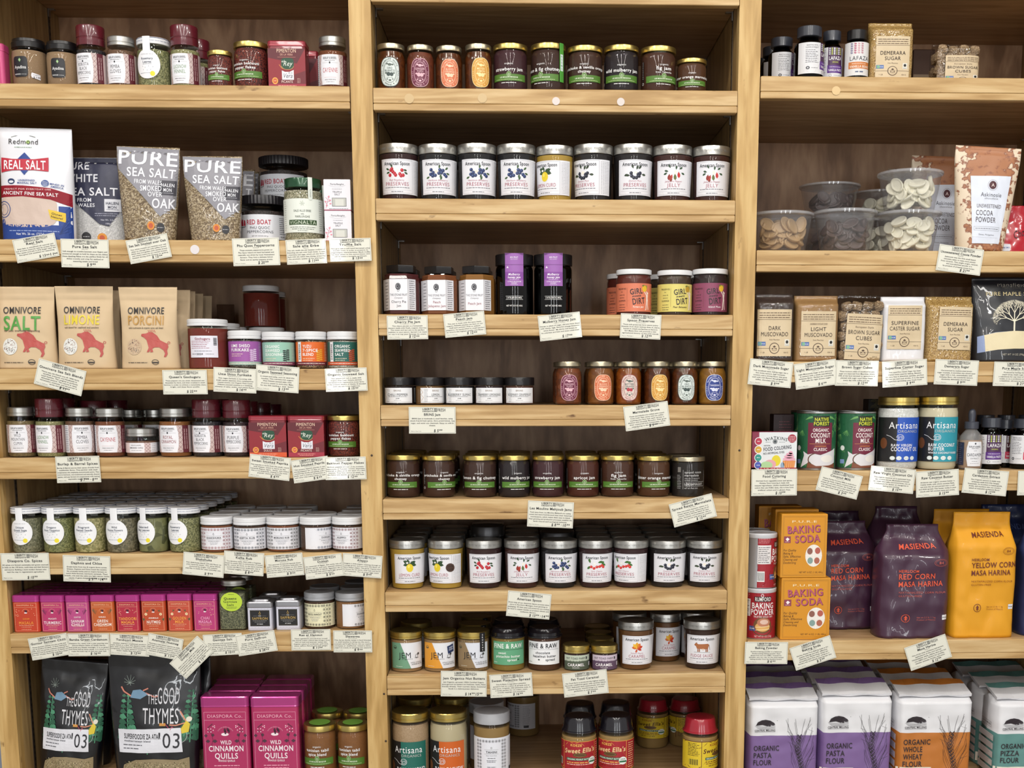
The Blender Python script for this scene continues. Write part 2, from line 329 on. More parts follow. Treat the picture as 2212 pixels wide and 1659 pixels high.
# ---------------------------------------------------------------- kinds of jar: nominal size in mm, then fitted to what the photograph shows
K = {}
def kind(key, w, h, glass, cont, lid, n=36, ph=0, flatn=False, ribs=0, ln=None):
    K[key] = dict(w=w, h=h, glass=glass, cont=cont, lid=lid, n=n, ph=ph, flatn=flatn, ribs=ribs, ln=ln or n)
def jp(r, z0, z1, base=3, sh=8, neck=None, top=None):          # body profile
    p = [(r-4, 0), (r-1, 1.2), (r, base+2), (r, z1)]
    if neck: p += [(r-.9, z1+sh*.35), (neck+1.2, z1+sh*.75), (neck, z1+sh), (neck, top)]
    return p
def inner(g, top, d=1.1, zb=1.6): return [(max(1, r-d), max(z, zb)) for r, z in g if z < top]+[(max(1, [r for r, z in g if z < top][-1]-d), top)]
def rl(r, z0, z1): return [(r-.5, z0), (r, z0+.6), (r, z1-1.6), (r-.5, z1-.5), (r-2, z1), (r-3.5, z1-.6)]      # plain lid
def r2(r, z0, z1):                                                            # screw lid with a bead
    m = z0+(z1-z0)*.32; return [(r-.6, z0), (r+.2, z0+.8), (r+.2, m-.8), (r-.9, m), (r-.9, m+.8), (r-.2, m+1.6), (r-.2, z1-1.8), (r-1.6, z1), (r-4, z1-.7)]
g = [(27, 0), (30.5, 1), (34, 8), (34, 70), (33.2, 74), (31.2, 77.5), (31.2, 81)]; kind('moulins', 69, 91, g, inner(g, 79), rl(34, 80.5, 91))
g = [(30, 0), (33, 1.2), (34.2, 6), (37.6, 80), (38, 84), (36.3, 86), (36.3, 89)]; kind('spoon', 76, 105, g, inner(g, 86), rl(38, 87.5, 105))
g = [(21, 0), (25, 1), (27.5, 5), (28, 58), (27, 66), (24, 73), (22.6, 76), (22.6, 79)]; kind('grove', 56, 88, g, inner(g, 74), rl(25.6, 78, 88))
g = [(30, 0), (38, 1.4), (40, 4), (40, 74), (38.5, 80), (32, 84), (31, 86), (31, 88)]; kind('hexjar', 70, 102, g, inner(g, 84), rl(34, 87, 102), 6, PI/6, True)
g = [(33, 0), (36, 1.4), (36.5, 5), (36.5, 96), (35.5, 101), (34, 103), (34, 105)]; kind('honey', 74, 128, g, inner(g, 102, 1.4), rl(37, 105, 128))
g = [(31, 0), (34, 1.4), (34.6, 5), (34.6, 74), (33.4, 79), (31.6, 82), (31.6, 84)]; kind('girl', 70, 94, g, inner(g, 82), rl(35, 83.5, 94))
g = [(28, 0), (30, 1.2), (30.2, 4), (30.2, 34), (29.4, 37), (28.6, 39)]; kind('brins', 61, 55, g, inner(g, 37.5), rl(30.8, 39, 55))
g = [(31, 0), (33, 1.2), (33.2, 4), (33.2, 72), (32.5, 75), (32, 77)]; kind('raisin', 68, 87, g, inner(g, 75), rl(33.7, 77, 87))
g = [(24, 0), (28, 1.4), (29.6, 5), (29.6, 64), (28.4, 70), (25.6, 75), (25, 77), (25, 80)]; kind('burlap', 60, 97, g, inner(g, 70), r2(27, 79.5, 97))
kind('grinder', 60, 115, g, inner(g, 70), [(27.8, 79), (28, 80), (28, 91), (27.2, 92), (27.2, 93), (28, 94), (28, 113), (27, 115), (25, 115)])
g2 = [(24, 0), (28, 1.4), (29.4, 4), (29.4, 30), (28.4, 35), (25.6, 40), (25.4, 43)]; kind('burlap_small', 59, 60, g2, inner(g2, 33), r2(27.5, 43, 60))
g = [(28, 0), (31, 1.4), (32, 6), (32, 68), (31, 73), (29.5, 77), (29.5, 80)]; kind('herb', 64, 92, g, inner(g, 70), rl(32, 80, 92))
g = [(30, 0), (31.5, 1.2), (31.8, 4), (31.8, 55), (31, 57), (30.6, 59)]; kind('shuk', 65, 75, g, inner(g, 57), r2(32.5, 59, 75))
g = [(31, 0), (33, 1.2), (33.4, 4), (33.4, 72), (32.8, 75), (32, 77)]; kind('jem', 68, 93, g, inner(g, 75), r2(34, 77, 93))
g = [(33, 0), (35.5, 1.4), (36.4, 6), (36.4, 74), (35, 79), (33, 81)]; kind('raw', 76, 103, g, inner(g, 79), [(37.6, 80.5), (38, 81.5), (37.6, 83.5), (34.6, 84), (34.6, 92), (33.4, 93), (31, 101.5), (29, 103), (25, 102.4)])
g = [(25, 0), (27.2, 1.2), (27.6, 4), (27.6, 36), (27, 38), (26.6, 40)]; kind('toad', 57, 57, g, inner(g, 38.5), r2(28.4, 40, 57))
g = [(31, 0), (36, 1.6), (38.6, 8), (38.6, 124), (37.4, 130), (35.6, 134), (35.6, 140)]; kind('artisana', 77, 158, g, inner(g, 133), r2(38.4, 140, 158))
g = [(31, 0), (36, 1.6), (38, 6), (38, 112), (38.6, 118), (38, 124), (36, 128), (36, 130)]; kind('tahini', 77, 152, g, inner(g, 121), rl(38.4, 129, 152), ribs=1, ln=72)
g = [(30, 0), (35, 1.6), (37.6, 8), (37.6, 100), (36, 110), (33.4, 116), (33.4, 122)]; kind('ella', 77, 152, g, inner(g, 109), [(36.6, 118), (37.2, 119), (36.8, 121), (35, 122), (34, 127), (33, 131), (31, 148), (29, 151.5), (24, 152)])
g = [(38, 0), (40, 1.4), (40.4, 5), (40.4, 80), (39, 85), (37.6, 88)]; kind('gochu', 81, 101, g, inner(g, 82), r2(40.6, 87, 101))
g = [(48, 0), (52, 1.6), (53, 5), (53, 80), (54, 83), (52, 86), (54, 90), (50, 95), (50, 97)]; kind('redboat', 110, 117, g, inner(g, 80, 1.6), rl(55, 96, 117), ribs=1, ln=96)
g = [(33, 0), (37, 1.6), (38.6, 6), (38.6, 84), (37.8, 92), (33.4, 98), (32.6, 101), (35.4, 103)]; kind('herbsalt', 78, 121, g, inner(g, 97), rl(36.2, 103, 121))
g = [(25, 0), (31, 1.4), (34, 6), (34, 60), (33, 66), (29, 71), (29, 74)]; kind('powder', 69, 90, g, inner(g, 68), [(30, 73), (32.8, 74), (33, 83), (31.5, 84), (30.8, 89), (28, 90)])
g = [(18, 0), (24, 1.6), (25.5, 5), (25.5, 72), (24, 79), (17, 88), (15.5, 91), (15.5, 95)]; kind('bottle', 51, 116, g, inner(g, 80), [(20, 94), (21, 95), (21, 115), (20, 116)])
kind('dayb', 65, 78, [(30, 0), (31.5, 1.2), (31.9, 4), (31.9, 57), (31.2, 60), (30.8, 62)], [(29, 1.6), (30.8, 4), (30.8, 58)], r2(32.5, 61, 78))
ORD = ['second', 'third', 'fourth', 'fifth', 'sixth', 'seventh']
def copyt(o, loc):
    c = o.copy(); COLL.objects.link(c); c.location = loc
    for ch in o.children:
        d = ch.copy(); COLL.objects.link(d); d.parent = c
        for g_ in ch.children: e = g_.copy(); COLL.objects.link(e); e.parent = d
    return c
def fit(xl, xr, yt, sh, Y0, D=None, w0=60, zb=None):
    z0 = ZT[sh] if zb is None else zb; Wm = (xr-xl)/1.08e3; Dp = D or Wm
    Yc = Y0+Dp/2; yb = yt+50; X0, _ = at(xl, yb, Yc); X1, _ = at(xr, yb, Yc); X0, X1 = sorted((X0, X1)); W = X1-X0
    Yc = Y0+(D or W)/2; _, zt = at((xl+xr)/2, yt, Yc-(D or W)/2*.9 if yt < 770 else Yc+(D or W)/2*.9)
    Xc = (X0+X1)/2; ba, bb_ = BAY[sh[0]]; Xc = max(ba+W/2+.003, min(bb_-W/2-.003, Xc)) if W < .3 else Xc
    return Xc, Yc, z0, W, zt-z0
def jar(kd, xl, xr, yt, sh, label, cont, lid, lab=None, name='jar', cat='jar', group=None, Y0=.028, back=0, desc=None, pitch=1.1, rz=0, zb=None, extra=None, glass=None, xo=.0, ks=0, yo=.0):
    k = K[kd]; X, Yc, z0, W, H = fit(xl, xr, yt, sh, Y0, zb=zb); sx = W/(k['w']*.001); sz = H/(k['h']*.001)
    if ks: sz = ks
    o = root(name, (X, Yc, z0+.0003), label, cat, group, rz=rz, sc=(sx, sx, sz))
    link('glass', lathe(kd+'_glass', k['glass'], GLASS, k['n'], k['ph'], k['flatn']), o, mat=glass or GLASS)
    link('contents', lathe(kd+'_cont', k['cont'], GLASS, k['n'], k['ph'], k['flatn']), o, mat=cont)
    link('lid', lathe(kd+'_lid', k['lid'], GLASS, k['ln'], 0, False, k['ribs']), o, mat=lid)
    if lab: link('label', lab, o)
    if extra: extra(o, k)
    for i in range(back):
        c = copyt(o, (X+xo*(i+1), Yc+W*pitch*(i+1)+yo, z0+.0003)); c['label'] = f"{desc}, {ORD[i]} back"
    return o
LB = {}
def L_(key, f):
    if key not in LB: LB[key] = f()
    return LB[key]
# ---------------------------------------------------------------- label art, in mm
def burlap_lab(kd, lines, col, du=0, bar='5a1a28', sub='SINGLE ORIGIN SPICE'):
    H = K[kd]['h']; t0 = H-68 if kd != 'burlap_small' else 30; v0 = {'burlap': 34, 'grinder': 52}.get(kd, 30); hh = 54
    def f():
        c = Cv(); w = 17
        c.r(-64, v0, 64, v0+hh, 'c9b6b4', 0)                     # wrap with lattice
        for s in (-1, 1):
            for i in range(6):
                a = v0+i*9.6
                c.l([(s*19, a), (s*28, min(a+9.6, v0+hh))], .5, '6f3a40', 1).l([(s*28, a), (s*19, min(a+9.6, v0+hh))], .5, '6f3a40', 1)
            c.r(*((s*28, v0, s*42, v0+hh) if s > 0 else (-42, v0, -28, v0+hh)), bar if s > 0 else 'e2e3e8', 1)
        for i in range(14): c.r(-41, v0+3+i*3.6, -30, v0+4.2+i*3.6, '777a88', 2)
        for x in (32, 37): c.t('SINGLE ORIGIN SPICES FAIR TRADE', x, v0+hh/2, 1.9, 'e6c9c9', 40, rot=PI/2)
        c.p([(-w, v0+.4), (w, v0+.4), (w+3, v0+14), (w+3.6, v0+27), (w+3, v0+40), (w, v0+hh-.4), (-w, v0+hh-.4), (-w-3, v0+40), (-w-3.6, v0+27), (-w-3, v0+14)], 'e6e7ee', 2)
        c.t('BURLAP & BARREL', 0, v0+6.5, 4, '23242c', 27).t('SINGLE ORIGIN SPICES', 0, v0+11, 1.6, '3a3b44', 20)
        c.l([(-16, v0+15), (-3, v0+15)], .35, '8a8b93').l([(3, v0+15), (16, v0+15)], .35, '8a8b93').e(0, v0+15, 1.7, 2, '2d2e36', 3, 8)
        n = len(lines); h = {1: 8, 2: 6.4, 3: 5.6}[n]
        for i, s in enumerate(lines): c.t(s, 0, v0+28+(i-(n-1)/2)*(h+2.2), h, col, min(30, len(s)*h*.62), f='n')
        c.l([(-12, v0+41), (12, v0+41)], .3, col).t(sub, 0, v0+45, 1.9, '4a4b55', 22).d(-8, 8, v0+49, 1.3, '77787f')
        return bake(c, cyl(29.6, H, du), clip=(-58, 58))
    def g_():
        c = Cv(); c.r(-60, 30, 60, 51, 'd8c6c6', 0)
        for i in range(3):
            for xx in (14, 21): c.l([(xx, 30+i*7), (xx+7, 37+i*7)], .5, '6f3a40', 1).l([(xx+7, 30+i*7), (xx, 37+i*7)], .5, '6f3a40', 1)
        c.p([(-16, 30.3), (13, 30.3), (14, 40), (13, 50.7), (-16, 50.7)], 'e8e8ee', 2).t('BURLAP & BARREL', -2, 35, 2, '33343c', 20).t(lines[0], -2, 40.5, 3, '2b2c34', 26).d(-12, 9, 46, 1.3, '77787f')
        c.r(26, 30.3, 50, 50.7, 'e8e8ee', 2).ds(27, 40, 33, 48, 5, '55565e', 1)
        return bake(c, cyl(29.4, 60, du))
    return L_(('bb', kd, tuple(lines), du), g_ if kd == 'burlap_small' else f)
def herb_lab(lines, du=0):
    def f():
        c = Cv(); W = 'e9eaee'; c.e(0, 49, 25, 26, W, 1, 28).r(-7.5, -.4, 7.5, 30, W, 0)
        c.t('DAPHNIS AND CHLOE', 0, 31.5, 1.4, '6d7480', 24, f='t').t(lines[0], 0, 39, 4, '27364f', min(30, len(lines[0])*2.9))
        if len(lines) > 1: c.t(lines[1], 0, 45, 4, '27364f', min(33, len(lines[1])*2.8))
        c.d(-9, 9, 49, 1.2, '8a909c')
        for (x, y) in ((-9, 53), (-4, 55), (3, 53), (11, 54), (-8, 59), (0, 60), (7, 59)): c.e(x, y, .7, 1, '9aa0a8', 2, 5)
        c.d(-15, 6, 65, 1.3, '8a909c').e(10, 66, 4.6, 4.6, 'e6d62e', 3, 12)
        c2 = Cv()
        return bake(c, cyl(32.3, 92, du, .6))
    return L_(('hb', tuple(lines), du), f)
def herb_extra(o, k):
    def f():
        c = Cv(); c.r(-100, 1.2, 100, 2.2, '31436f', 1).t('EST MMX  RARE GREEK HERBS  DAPHNIS AND CHLOE  RARE GREEK HERBS', 0, 6.6, 1.7, '5b6c92', 90, f='t'); return bake(c, cyl(32, 92, 0, .15), clip=(-90, 90))
    link('lid_print', L_('herbrim', f), o)
def strap(o, k, col='e9eaee', w=7.5, top=2, dn=0, r=32, H=92, du=0):
    pass
DOTC = None
def dots(c, x, y, col, r=2.6): c.ring(x, y, r, r, .55, col, 2, 12).e(x, y, r*.45, r*.45, col, 2, 8)
def shuk_lab(name, col, du=0, pat='n', bg='e2e3ea', H=75, r=31.8, v0=22, v1=69, kd='shuk'):
    def f():
        c = Cv(); c.r(-44, v0, 96, v1, bg, 0); n = int((v1-v0)/7.2); dy = (v1-v0)/n
        for side in ((-1, 1) if pat == 'n' else (1,)):
            for j in range(n):
                for i in range(3): dots(c, side*(20.5+i*6.4) if side > 0 else -(20.5+i*6.4), v0+dy*(j+.5), col)
            for j in range(n-1):
                for i in range(2): x = side*(23.7+i*6.4); y = v0+dy*(j+1); c.l([(x-1.2, y), (x+1.2, y)], .4, col, 2).l([(x, y-1.2), (x, y+1.2)], .4, col, 2)
        for i in range(6): dots(c, -16+i*6.4, v0+dy*.5, col); dots(c, -16+i*6.4, v1-dy*.5, col)
        y = (v0+v1)/2
        c.l([(0, y-13), (-1.4, y-9.5), (0, y-8), (1.4, y-9.5), (0, y-13)], .45, '4a4b52').l([(-15, y-6), (15, y-6)], .35, '777').t(name, 0, y-2, 3.6, '22232a', min(30, len(name)*3.3))
        c.l([(-15, y+2), (15, y+2)], .35, '777777').d(-11, 11, y+5, 1.4, '6a6b72').d(-8, 8, y+8.6, 1.1, '85868d').d(-7, 7, y+11.4, 1.1, '85868d')
        c.C = ['777777' if q == '777' else q for q in c.C]
        c.ds(44, 66, v0+4, v1-4, 12, '8a8b92', 1, 'l')
        return bake(c, cyl(r, H, du))
    return L_(('sk', name, du, kd), f)
def moul_lab(lines, du=0, H=91, r=34):
    def f():
        c = Cv(); G = '4f7a2c'; c.r(-36, 57, 36, 69.5, G, 0).e(0, 57.5, 5, 5.2, G, 1, 16).ring(0, 57, 4.2, 4.4, .45, 'cfe0b4', 2, 16).ring(0, 57.6, 1.7, 2.1, .5, 'e8f0dc', 2, 10)
        c.t('LES MOULINS MAHJOUB', 0, 62.8, 2.4, 'e8f0dc', 36).d(-28, 28, 67, 1.3, 'bcd39a')
        c.d(-15, 15, 73, 2, 'e6e6e6').t('organic', 0, 36 if len(lines) == 2 else 38, 3.2, 'd9d9d9', 17)
        if lines[-1][0] == '~': c.t(lines[0], 0, 43, 6.2, 'f2f2f2', 30).t(lines[1][1:], 0, 50.5, 3.2, 'e4e4e4', 32); c.T[-1]; 
        elif len(lines) == 2:
            for i, s in enumerate(lines): c.t(s, 0, 42.6+i*7.4, 5, 'f2f2f2', len(s)*3.5)
        else: c.t(lines[0], 0, 48, 6.2, 'f2f2f2', len(lines[0])*4.15)
        c.r(-47, 28, -43, 66, '2a2420', 0).ds(-46.5, -43.5, 30, 60, 10, 'cfcfcf', 1, 'l').ring(-45, 70, 2.6, 2.6, .7, 'dddddd', 2, 12)
        return bake(c, cyl(r, H, du), clip=(-50, 50))
    return L_(('ml', tuple(lines), du), f)
def berries(c, kind_):
    R_ = random.Random(3)
    def leaf(x, y, a, l, w, col='2f4a2c'):
        c.p([(x+math.cos(a+q)*m, y+math.sin(a+q)*m) for q, m in ((0, 0), (.5, l*.45), (.3, l*.75), (0, l), (-.3, l*.75), (-.5, l*.45))], col, 2)
    if kind_ == 'rasp':
        for (x, y, a) in ((-14, 46, 3.6), (-8, 42, 4.3), (12, 45, .2), (14, 49, .5), (-13, 49, 2.8)): leaf(x, y, a, 8, 4)
        for (x, y) in ((-11, 46), (-7, 49), (-13, 55), (-4, 52), (6, 53), (8, 56), (10, 46), (12, 55), (-9, 44), (-2, 55)):
            c.e(x, y, 3.1, 3.4, 'b3202e', 3, 10); c.e(x-.9, y-1, 1, 1, 'e0606a', 4, 6)
        c.e(2, 46, 2.4, 2.4, 'f0eadf', 3, 8)
    elif kind_ == 'blue':
        for (x, y, a) in ((6, 52, 1.8), (14, 45, -.7), (16, 50, .4), (2, 43, -1.3), (-16, 57, 2.7), (8, 56, 2)): leaf(x, y, a, 8, 4, '3d5a35')
        for (x, y) in ((-13, 45), (-9, 50), (-14, 53), (-10, 56), (-5, 55), (4, 45), (7, 50), (10, 46), (13, 53), (2, 51), (16, 56)):
            c.e(x, y, 3.3, 3.3, '27355f', 3, 10); c.e(x-.9, y-1, 1.2, 1.1, '5f75ad', 4, 6)
        c.e(-3, 48, 3, 3, 'e8d9cc', 3, 6)
    elif kind_ == 'lemon':
        for (a, l) in ((3.6, 15), (2.9, 14), (-.35, 14), (.25, 15), (4.2, 11)): leaf(0, 46, a, l, 5, '2d4a2d')
        c.e(0, 55, 7.4, 9, 'e3cb2e', 3, 16).e(-2, 52, 2.4, 3.6, 'f0e06a', 4, 8).e(-5, 44, 2.6, 2.2, 'f2f0ec', 4, 6).l([(0, 47), (4, 40)], .6, '3a3526')
    elif kind_ == 'plum':
        for (x, y, a) in ((-10, 54, 3.2), (12, 52, .1), (6, 43, -.9), (-4, 42, -1.9), (2, 44, -1.2), (-13, 52, 2.9)): leaf(x, y, a, 9, 5, '34432f')
        for (x, y) in ((-8, 50), (-7, 55), (-3, 58), (2, 58), (7, 55), (9, 50), (5, 52)): c.e(x, y, 3.2, 3.4, '20222e', 3, 10); c.e(x-.9, y-1, 1, 1, '5c6280', 4, 6)
        c.e(0, 49, 4, 3.4, 'efe9df', 3, 6)
    elif kind_ == 'pepper':
        for (x, y, a) in ((-10, 46, 3.4), (10, 42, -.5), (-6, 40, 4.2), (4, 43, -1.4), (14, 48, .4), (-12, 48, 2.7)): leaf(x, y, a, 8, 4, '36523a')
        for (x, y, a, col) in ((-8, 50, 1.7, '8c2a22'), (-3, 51, 1.9, 'b8332a'), (2, 50, 1.5, '5d6b34'), (9, 46, 1.5, 'c02b2b'), (-6, 53, 1.5, '7c3524')): leaf(x, y, a, 12, 4, col)
        c.e(3, 47, 3, 4, 'ece8dc', 3, 6)
    elif kind_ == 'cherry':
        for (x, y, a) in ((2, 45, -.3), (6, 44, .0), (10, 46, .5), (-14, 46, 4.4), (-13, 52, 2.4)): leaf(x, y, a, 11, 6, '3f6d33')
        for (x, y) in ((-12, 54), (-6, 57), (0, 54), (6, 53), (11, 51), (14, 54)): c.e(x, y, 3.2, 3.2, 'cc2f2c', 3, 10); c.e(x-.9, y-1, 1, 1, 'f08a7c', 4, 6)
        c.e(-5, 47, 3, 3, 'eeeeea', 3, 6)
    elif kind_ == 'maple':
        for (a, l, col) in ((-1.6, 15, 'e0a52a'), (-1.1, 14, 'd9722a'), (-2.2, 14, 'e9b93a'), (-.5, 13, 'c23e22'), (-2.8, 12, 'd46a26'), (.3, 10, 'b8301e'), (1.9, 9, 'c8502a')): leaf(0, 54, a, l, 6, col)
    elif kind_ == 'cow':
        c.p([(-14, 44), (-16, 47), (-12, 50), (-10, 55), (8, 56), (12, 55), (14, 47), (12, 44), (-8, 45), (-11, 42)], 'a8683f', 3)
        for x in (-8, -5, 8, 11): c.r(x-1, 54, x+1, 62, '9a5c38', 3)
        c.l([(14, 46), (16, 58)], .8, '6d4630').l([(-13, 43), (-10, 41)], .7, '5c3a26').l([(-16, 63), (17, 63)], .5, '4a5540').e(2, 56.5, 3, 1.8, 'e0c9b6', 4, 8)
def spoon_lab(kd_, sub, title, du=0, sticker=False):
    def f():
        c = Cv(); W = 'e4e5ec'; c.r(-34, 29, 56, 92.5, W, 0).fr(-31.5, 31, 31.5, 90.5, .35, '8b8c96', 1).l([(31.5, 31), (31.5, 90.5)], .4, '8b8c96', 1)
        c.t('American Spoon', 0, 37, 6.4, '2b2c34', 51, f='b').l([(-29, 85), (29, 85)], .3, '9a9ba5', 1)
        b_ = Cv(); berries(b_, kd_); c.put(b_, 0, 3.4, 1.0); c.t(sub, 0, 67, 3.2, 'b06a7c', len(sub)*2.15, f='n', sh=.3).t(title, 0, 74, 6.4, 'a95f70', min(46, len(title)*5.0), f='n')
        c.d(-24, 24, 80.6, 1.8, '6a6b75').d(-11, 11, 88, 1.8, '6a6b75')
        for i in range(5): c.ds(35+i*4, 37.5+i*4, 33, 89, 22, '55565f', .9, 'l')
        if sticker: c.e(28, 58, 9.5, 9.5, '4a332b', 4, 20).t('25%', 28, 55, 4.5, '1d1411', 13, L=5).t('OFF', 28, 62, 4.5, '1d1411', 12, L=5)
        return bake(c, cyl(35.9, 105, du, .9, tap=.046, v0=55), clip=(-50-du*0, 56))
    return L_(('sp', kd_, sub, title, du, sticker), f)
def spoon_extra(o, k):
    def f():
        c = Cv(); c.t('SPOON * PRESERVES * NATURE * PERFECTED * SINCE 1982 * SPOON', 0, 9.6, 4.2, '8a8a88', 108, f='n'); return bake(c, cyl(38, 105, 0, .1), clip=(-60, 60))
    link('embossed_words', L_('spoonrim', f), o)
def grove_lab(title, c1, c2, du=0, inv=False, fruit=None):
    def f():
        c = Cv(); w, h, cy = 18.6, 26.5, 53; sq = .72
        c.e(0, cy, w, h, c2, 0, 32, sq).e(0, cy, w-1, h-1, c1, 1, 32, sq); c.ring(0, cy, w*.68, h*.76, .6, c2, 2, 28).ring(0, cy, w*.62, h*.71, .35, c2, 2, 28)
        for i, ch in enumerate('MARMALADE GROVE  APRICOT & ORANGE CITRUS  '):
            a = -PI/2-1.05+i*2*PI/42; c.t(ch, w*.84*math.cos(a), cy+h*.88*math.sin(a), 2.5, c2, rot=-(a+PI/2), f='b') if ch != ' ' else None
        for (x, y, s) in ((0, -13, 3.6), (-5, -14.5, 2.2), (5, -13, 2.2), (-7, 2, 2.4), (7.5, 2, 2), (0, 15, 2.6), (-5, 13, 1.6), (5, 13, 1.6)): c.e(x, cy+y, s, s*.7, c2 if not fruit else '5a6660', 3, 8)
        T = title.split(' ')
        for i, s in enumerate(T): c.t(s, 0, cy-4.6+(i-(len(T)-1)/2)*4.6, 3.6, c2 if not fruit else '4a5a58', min(19, len(s)*3.1))
        c.e(-2.5, cy+4, 3.6, 3.8, fruit or c2, 3, 12).e(3.2, cy+4.4, 3.4, 3.6, fruit or c2, 3, 12).d(-6, 6, cy+10.4, 1.1, c2 if not fruit else '6d7a78')
        return bake(c, cyl(28, 88, du, .3))
    return L_(('gv', title, du), f)
def lcol(c, st, x, y, dy, h, col, f='b', k=.62, w=None):
    for i, s in enumerate(st): c.t(s, x, y+i*dy, h, col, w or len(s)*h*k, f=f)
    return c
def hexfn(u, v, l):
    q = .4+.1*l; a = np.where(u > 20, 1, np.where(u < -20, -1, 0)); ap = 34.64
    x0 = np.clip(u, -20, 20); e = np.abs(u)-20; x = np.where(a == 0, u, a*(20+e*.5)); y = np.where(a == 0, -ap, -ap+e*.866)
    nx, ny = np.where(a == 0, 0, a*.866), np.where(a == 0, -1, -.5); return np.stack([x+nx*q, y+ny*q, 102-v], -1)
def stone_lab(lines, col):
    def f():
        c = Cv(); W = 'e6e7ee'; c.r(-59.9, 29, -20.05, 92, W, 0).r(-20, 29, 20, 92, W, 0).r(20.05, 29, 46, 92, W, 0)
        c.e(-1, 44, 6, 7, '26252c', 1, 14).ring(-1, 43.5, 4.6, 5, .6, 'b9bac4', 2, 12).ring(-2, 44, 2.6, 3, .5, 'b9bac4', 2, 10).l([(-3, 50), (-2, 55)], .7, '26252c', 2).l([(2, 50), (0, 55)], .7, '26252c', 2)
        c.t('THE STONE FRUIT', 0, 61, 4.2, '5d5e68', 38, f='n').t('Company', 0, 67, 3, '6d6e78', 18, f='n', sh=.4)
        lcol(c, lines, 0, 75 if len(lines) > 1 else 78, 8, 5, col, 'n', .64)
        c.ds(25, 44, 33, 88, 14, '33343c', 1.7, 'l').ds(-44, -26, 36, 88, 9, '55565e', 1.6, 'l'); return bake(c, hexfn, lu=3)
    return L_(('st', tuple(lines)), f)
def honey_lab():
    def f():
        c = Cv(); V = '9a63ae'; c.r(-18, 23, 18, 67, V, 1).r(-18, 38, 18, 54, '85499c', 2).p([(-15, 30), (-12.8, 26), (-10.6, 30)], 'f0eaf4', 3)
        c.t('Mulberry', 0, 43, 4.6, 'f4eef8', 22, sh=.25).t('honey jam', 0, 49, 4.6, 'f4eef8', 24, sh=.25).d(-9, 9, 53.4, 1.1, 'e4d4ec').t('CITRUS BLOSSOM', 0, 58, 2.2, 'efe6f4', 26).t('HONEY', 0, 61.4, 2.2, 'efe6f4', 11).d(-7, 7, 64.6, 1.2, 'dcc8e6')
        c.l([(-17, 88), (17, 88)], .5, 'e8e8e8', 1).t("L'ATELIER DU MIEL", 0, 91.5, 3.2, 'ececec', 30).l([(-17, 95), (17, 95)], .5, 'e8e8e8', 1).t('NET WT 15.9 OZ 450G', 0, 108, 3.2, 'e8e8e8', 31)
        return bake(c, cyl(36.5, 128, 0, .5))
    return L_('honey', f)
def honey_extra(o, k):
    def f():
        c = Cv(); c.r(-18, .2, 18, 23, '9a63ae', 0).t('80% FRUIT', 0, 8, 3, 'f0e8f6', 15).t('20% HONEY', 0, 12, 2.4, 'e4d4ec', 14, f='n'); m = bake(c, cyl(37.3, 128, 0, .5)); return m
    link('seal_strap', L_('hstrap', f), o)
    link('strap_top', L_('hstrap2', lambda: boxm('strap_top', -.018, .018, -.0376, .0376, .1278, .1284, P('9a63ae', .45))), o)
def girl_lab(bg, name, du=0, namecol='f6efe6', fruit='e0b52c'):
    def f():
        c = Cv(); c.r(-60, 29, 45, 86, bg, 0).l([(-19.5, 38), (-19.5, 76)], .35, '6a4238', 1)
        K_ = '30262c'; c.t('GIRL', -1, 45, 11, K_, 25, rot=.12).t('meets', 0, 54, 4.4, K_, 17, rot=.12, sh=.3).t('DIRT', 4, 64.5, 12, K_, 25, rot=.12)
        c.e(16, 40, 5.4, 6.4, fruit, 3, 14).e(14, 34, 3.8, 2, '6b7434', 3, 8).e(20, 37, 3, 4.4, '8a8f46', 2, 10)
        S_ = 'efe2dc'; c.l([(16, 46), (20, 52)], 1.7, S_).l([(21, 45), (23, 52)], 1.7, S_).e(23.6, 49, 2, 2.5, S_, 4, 8).p([(19.6, 52), (25, 52), (24, 59), (25, 64), (20.4, 66), (20.6, 59)], S_, 3).l([(21.6, 64), (20.4, 73), (20, 82)], 2, S_).l([(23.6, 64), (24, 73), (26, 82)], 1.8, S_).l([(20, 82), (17.6, 82.6)], 1.2, S_)
        c.t(name, 3 if len(name) < 13 else 0, 76.5, 3.4, namecol, len(name)*2.2, sh=.2).t('PRESERVES', -31, 40, 3.2, K_, 19, f='n').t('for', -31, 46, 2.4, K_, 4, f='n').t('sweet &', -31, 52, 2.6, K_, 12, f='n').t('savory', -31, 57.4, 2.6, K_, 11, f='n').t('SUMMER', -31, 64, 3.2, K_, 17, f='n').ds(-40, -22, 72, 82, 3, K_, 1.4)
        c.ds(33, 43, 34, 82, 16, '7a4a40', 1.1, 'l'); return bake(c, cyl(34.6, 94, du))
    return L_(('gl', name), f)
def brins_lab(name, du=0):
    def f():
        c = Cv(); c.r(-33, 21, 33, 51, 'e4e7ec', 0).l([(-32.5, 49), (32.5, 49)], .3, '6a6b72', 1).t('BRINS', 0, 26.5, 3.4, '8c7a6c', 14, f='n').t(name, 0, 34.5, 4.6, '1f2026', min(52, len(name)*3.5), f='n').d(-19, 19, 38.4, 1.3, '6a6b72').t('JAM', 0, 42, 1.9, '44454c', 7).d(-7, 7, 46, .9, '8a8b92')
        c.l([(-33, 23), (-27, 30), (-32, 34), (-26, 40), (-31, 47)], .6, 'b08a4e', 1).ds(-24, -16, 24, 48, 9, '6a6b72', .9, 'l'); return bake(c, cyl(30.2, 55, du))
    return L_(('br', name, du), f)
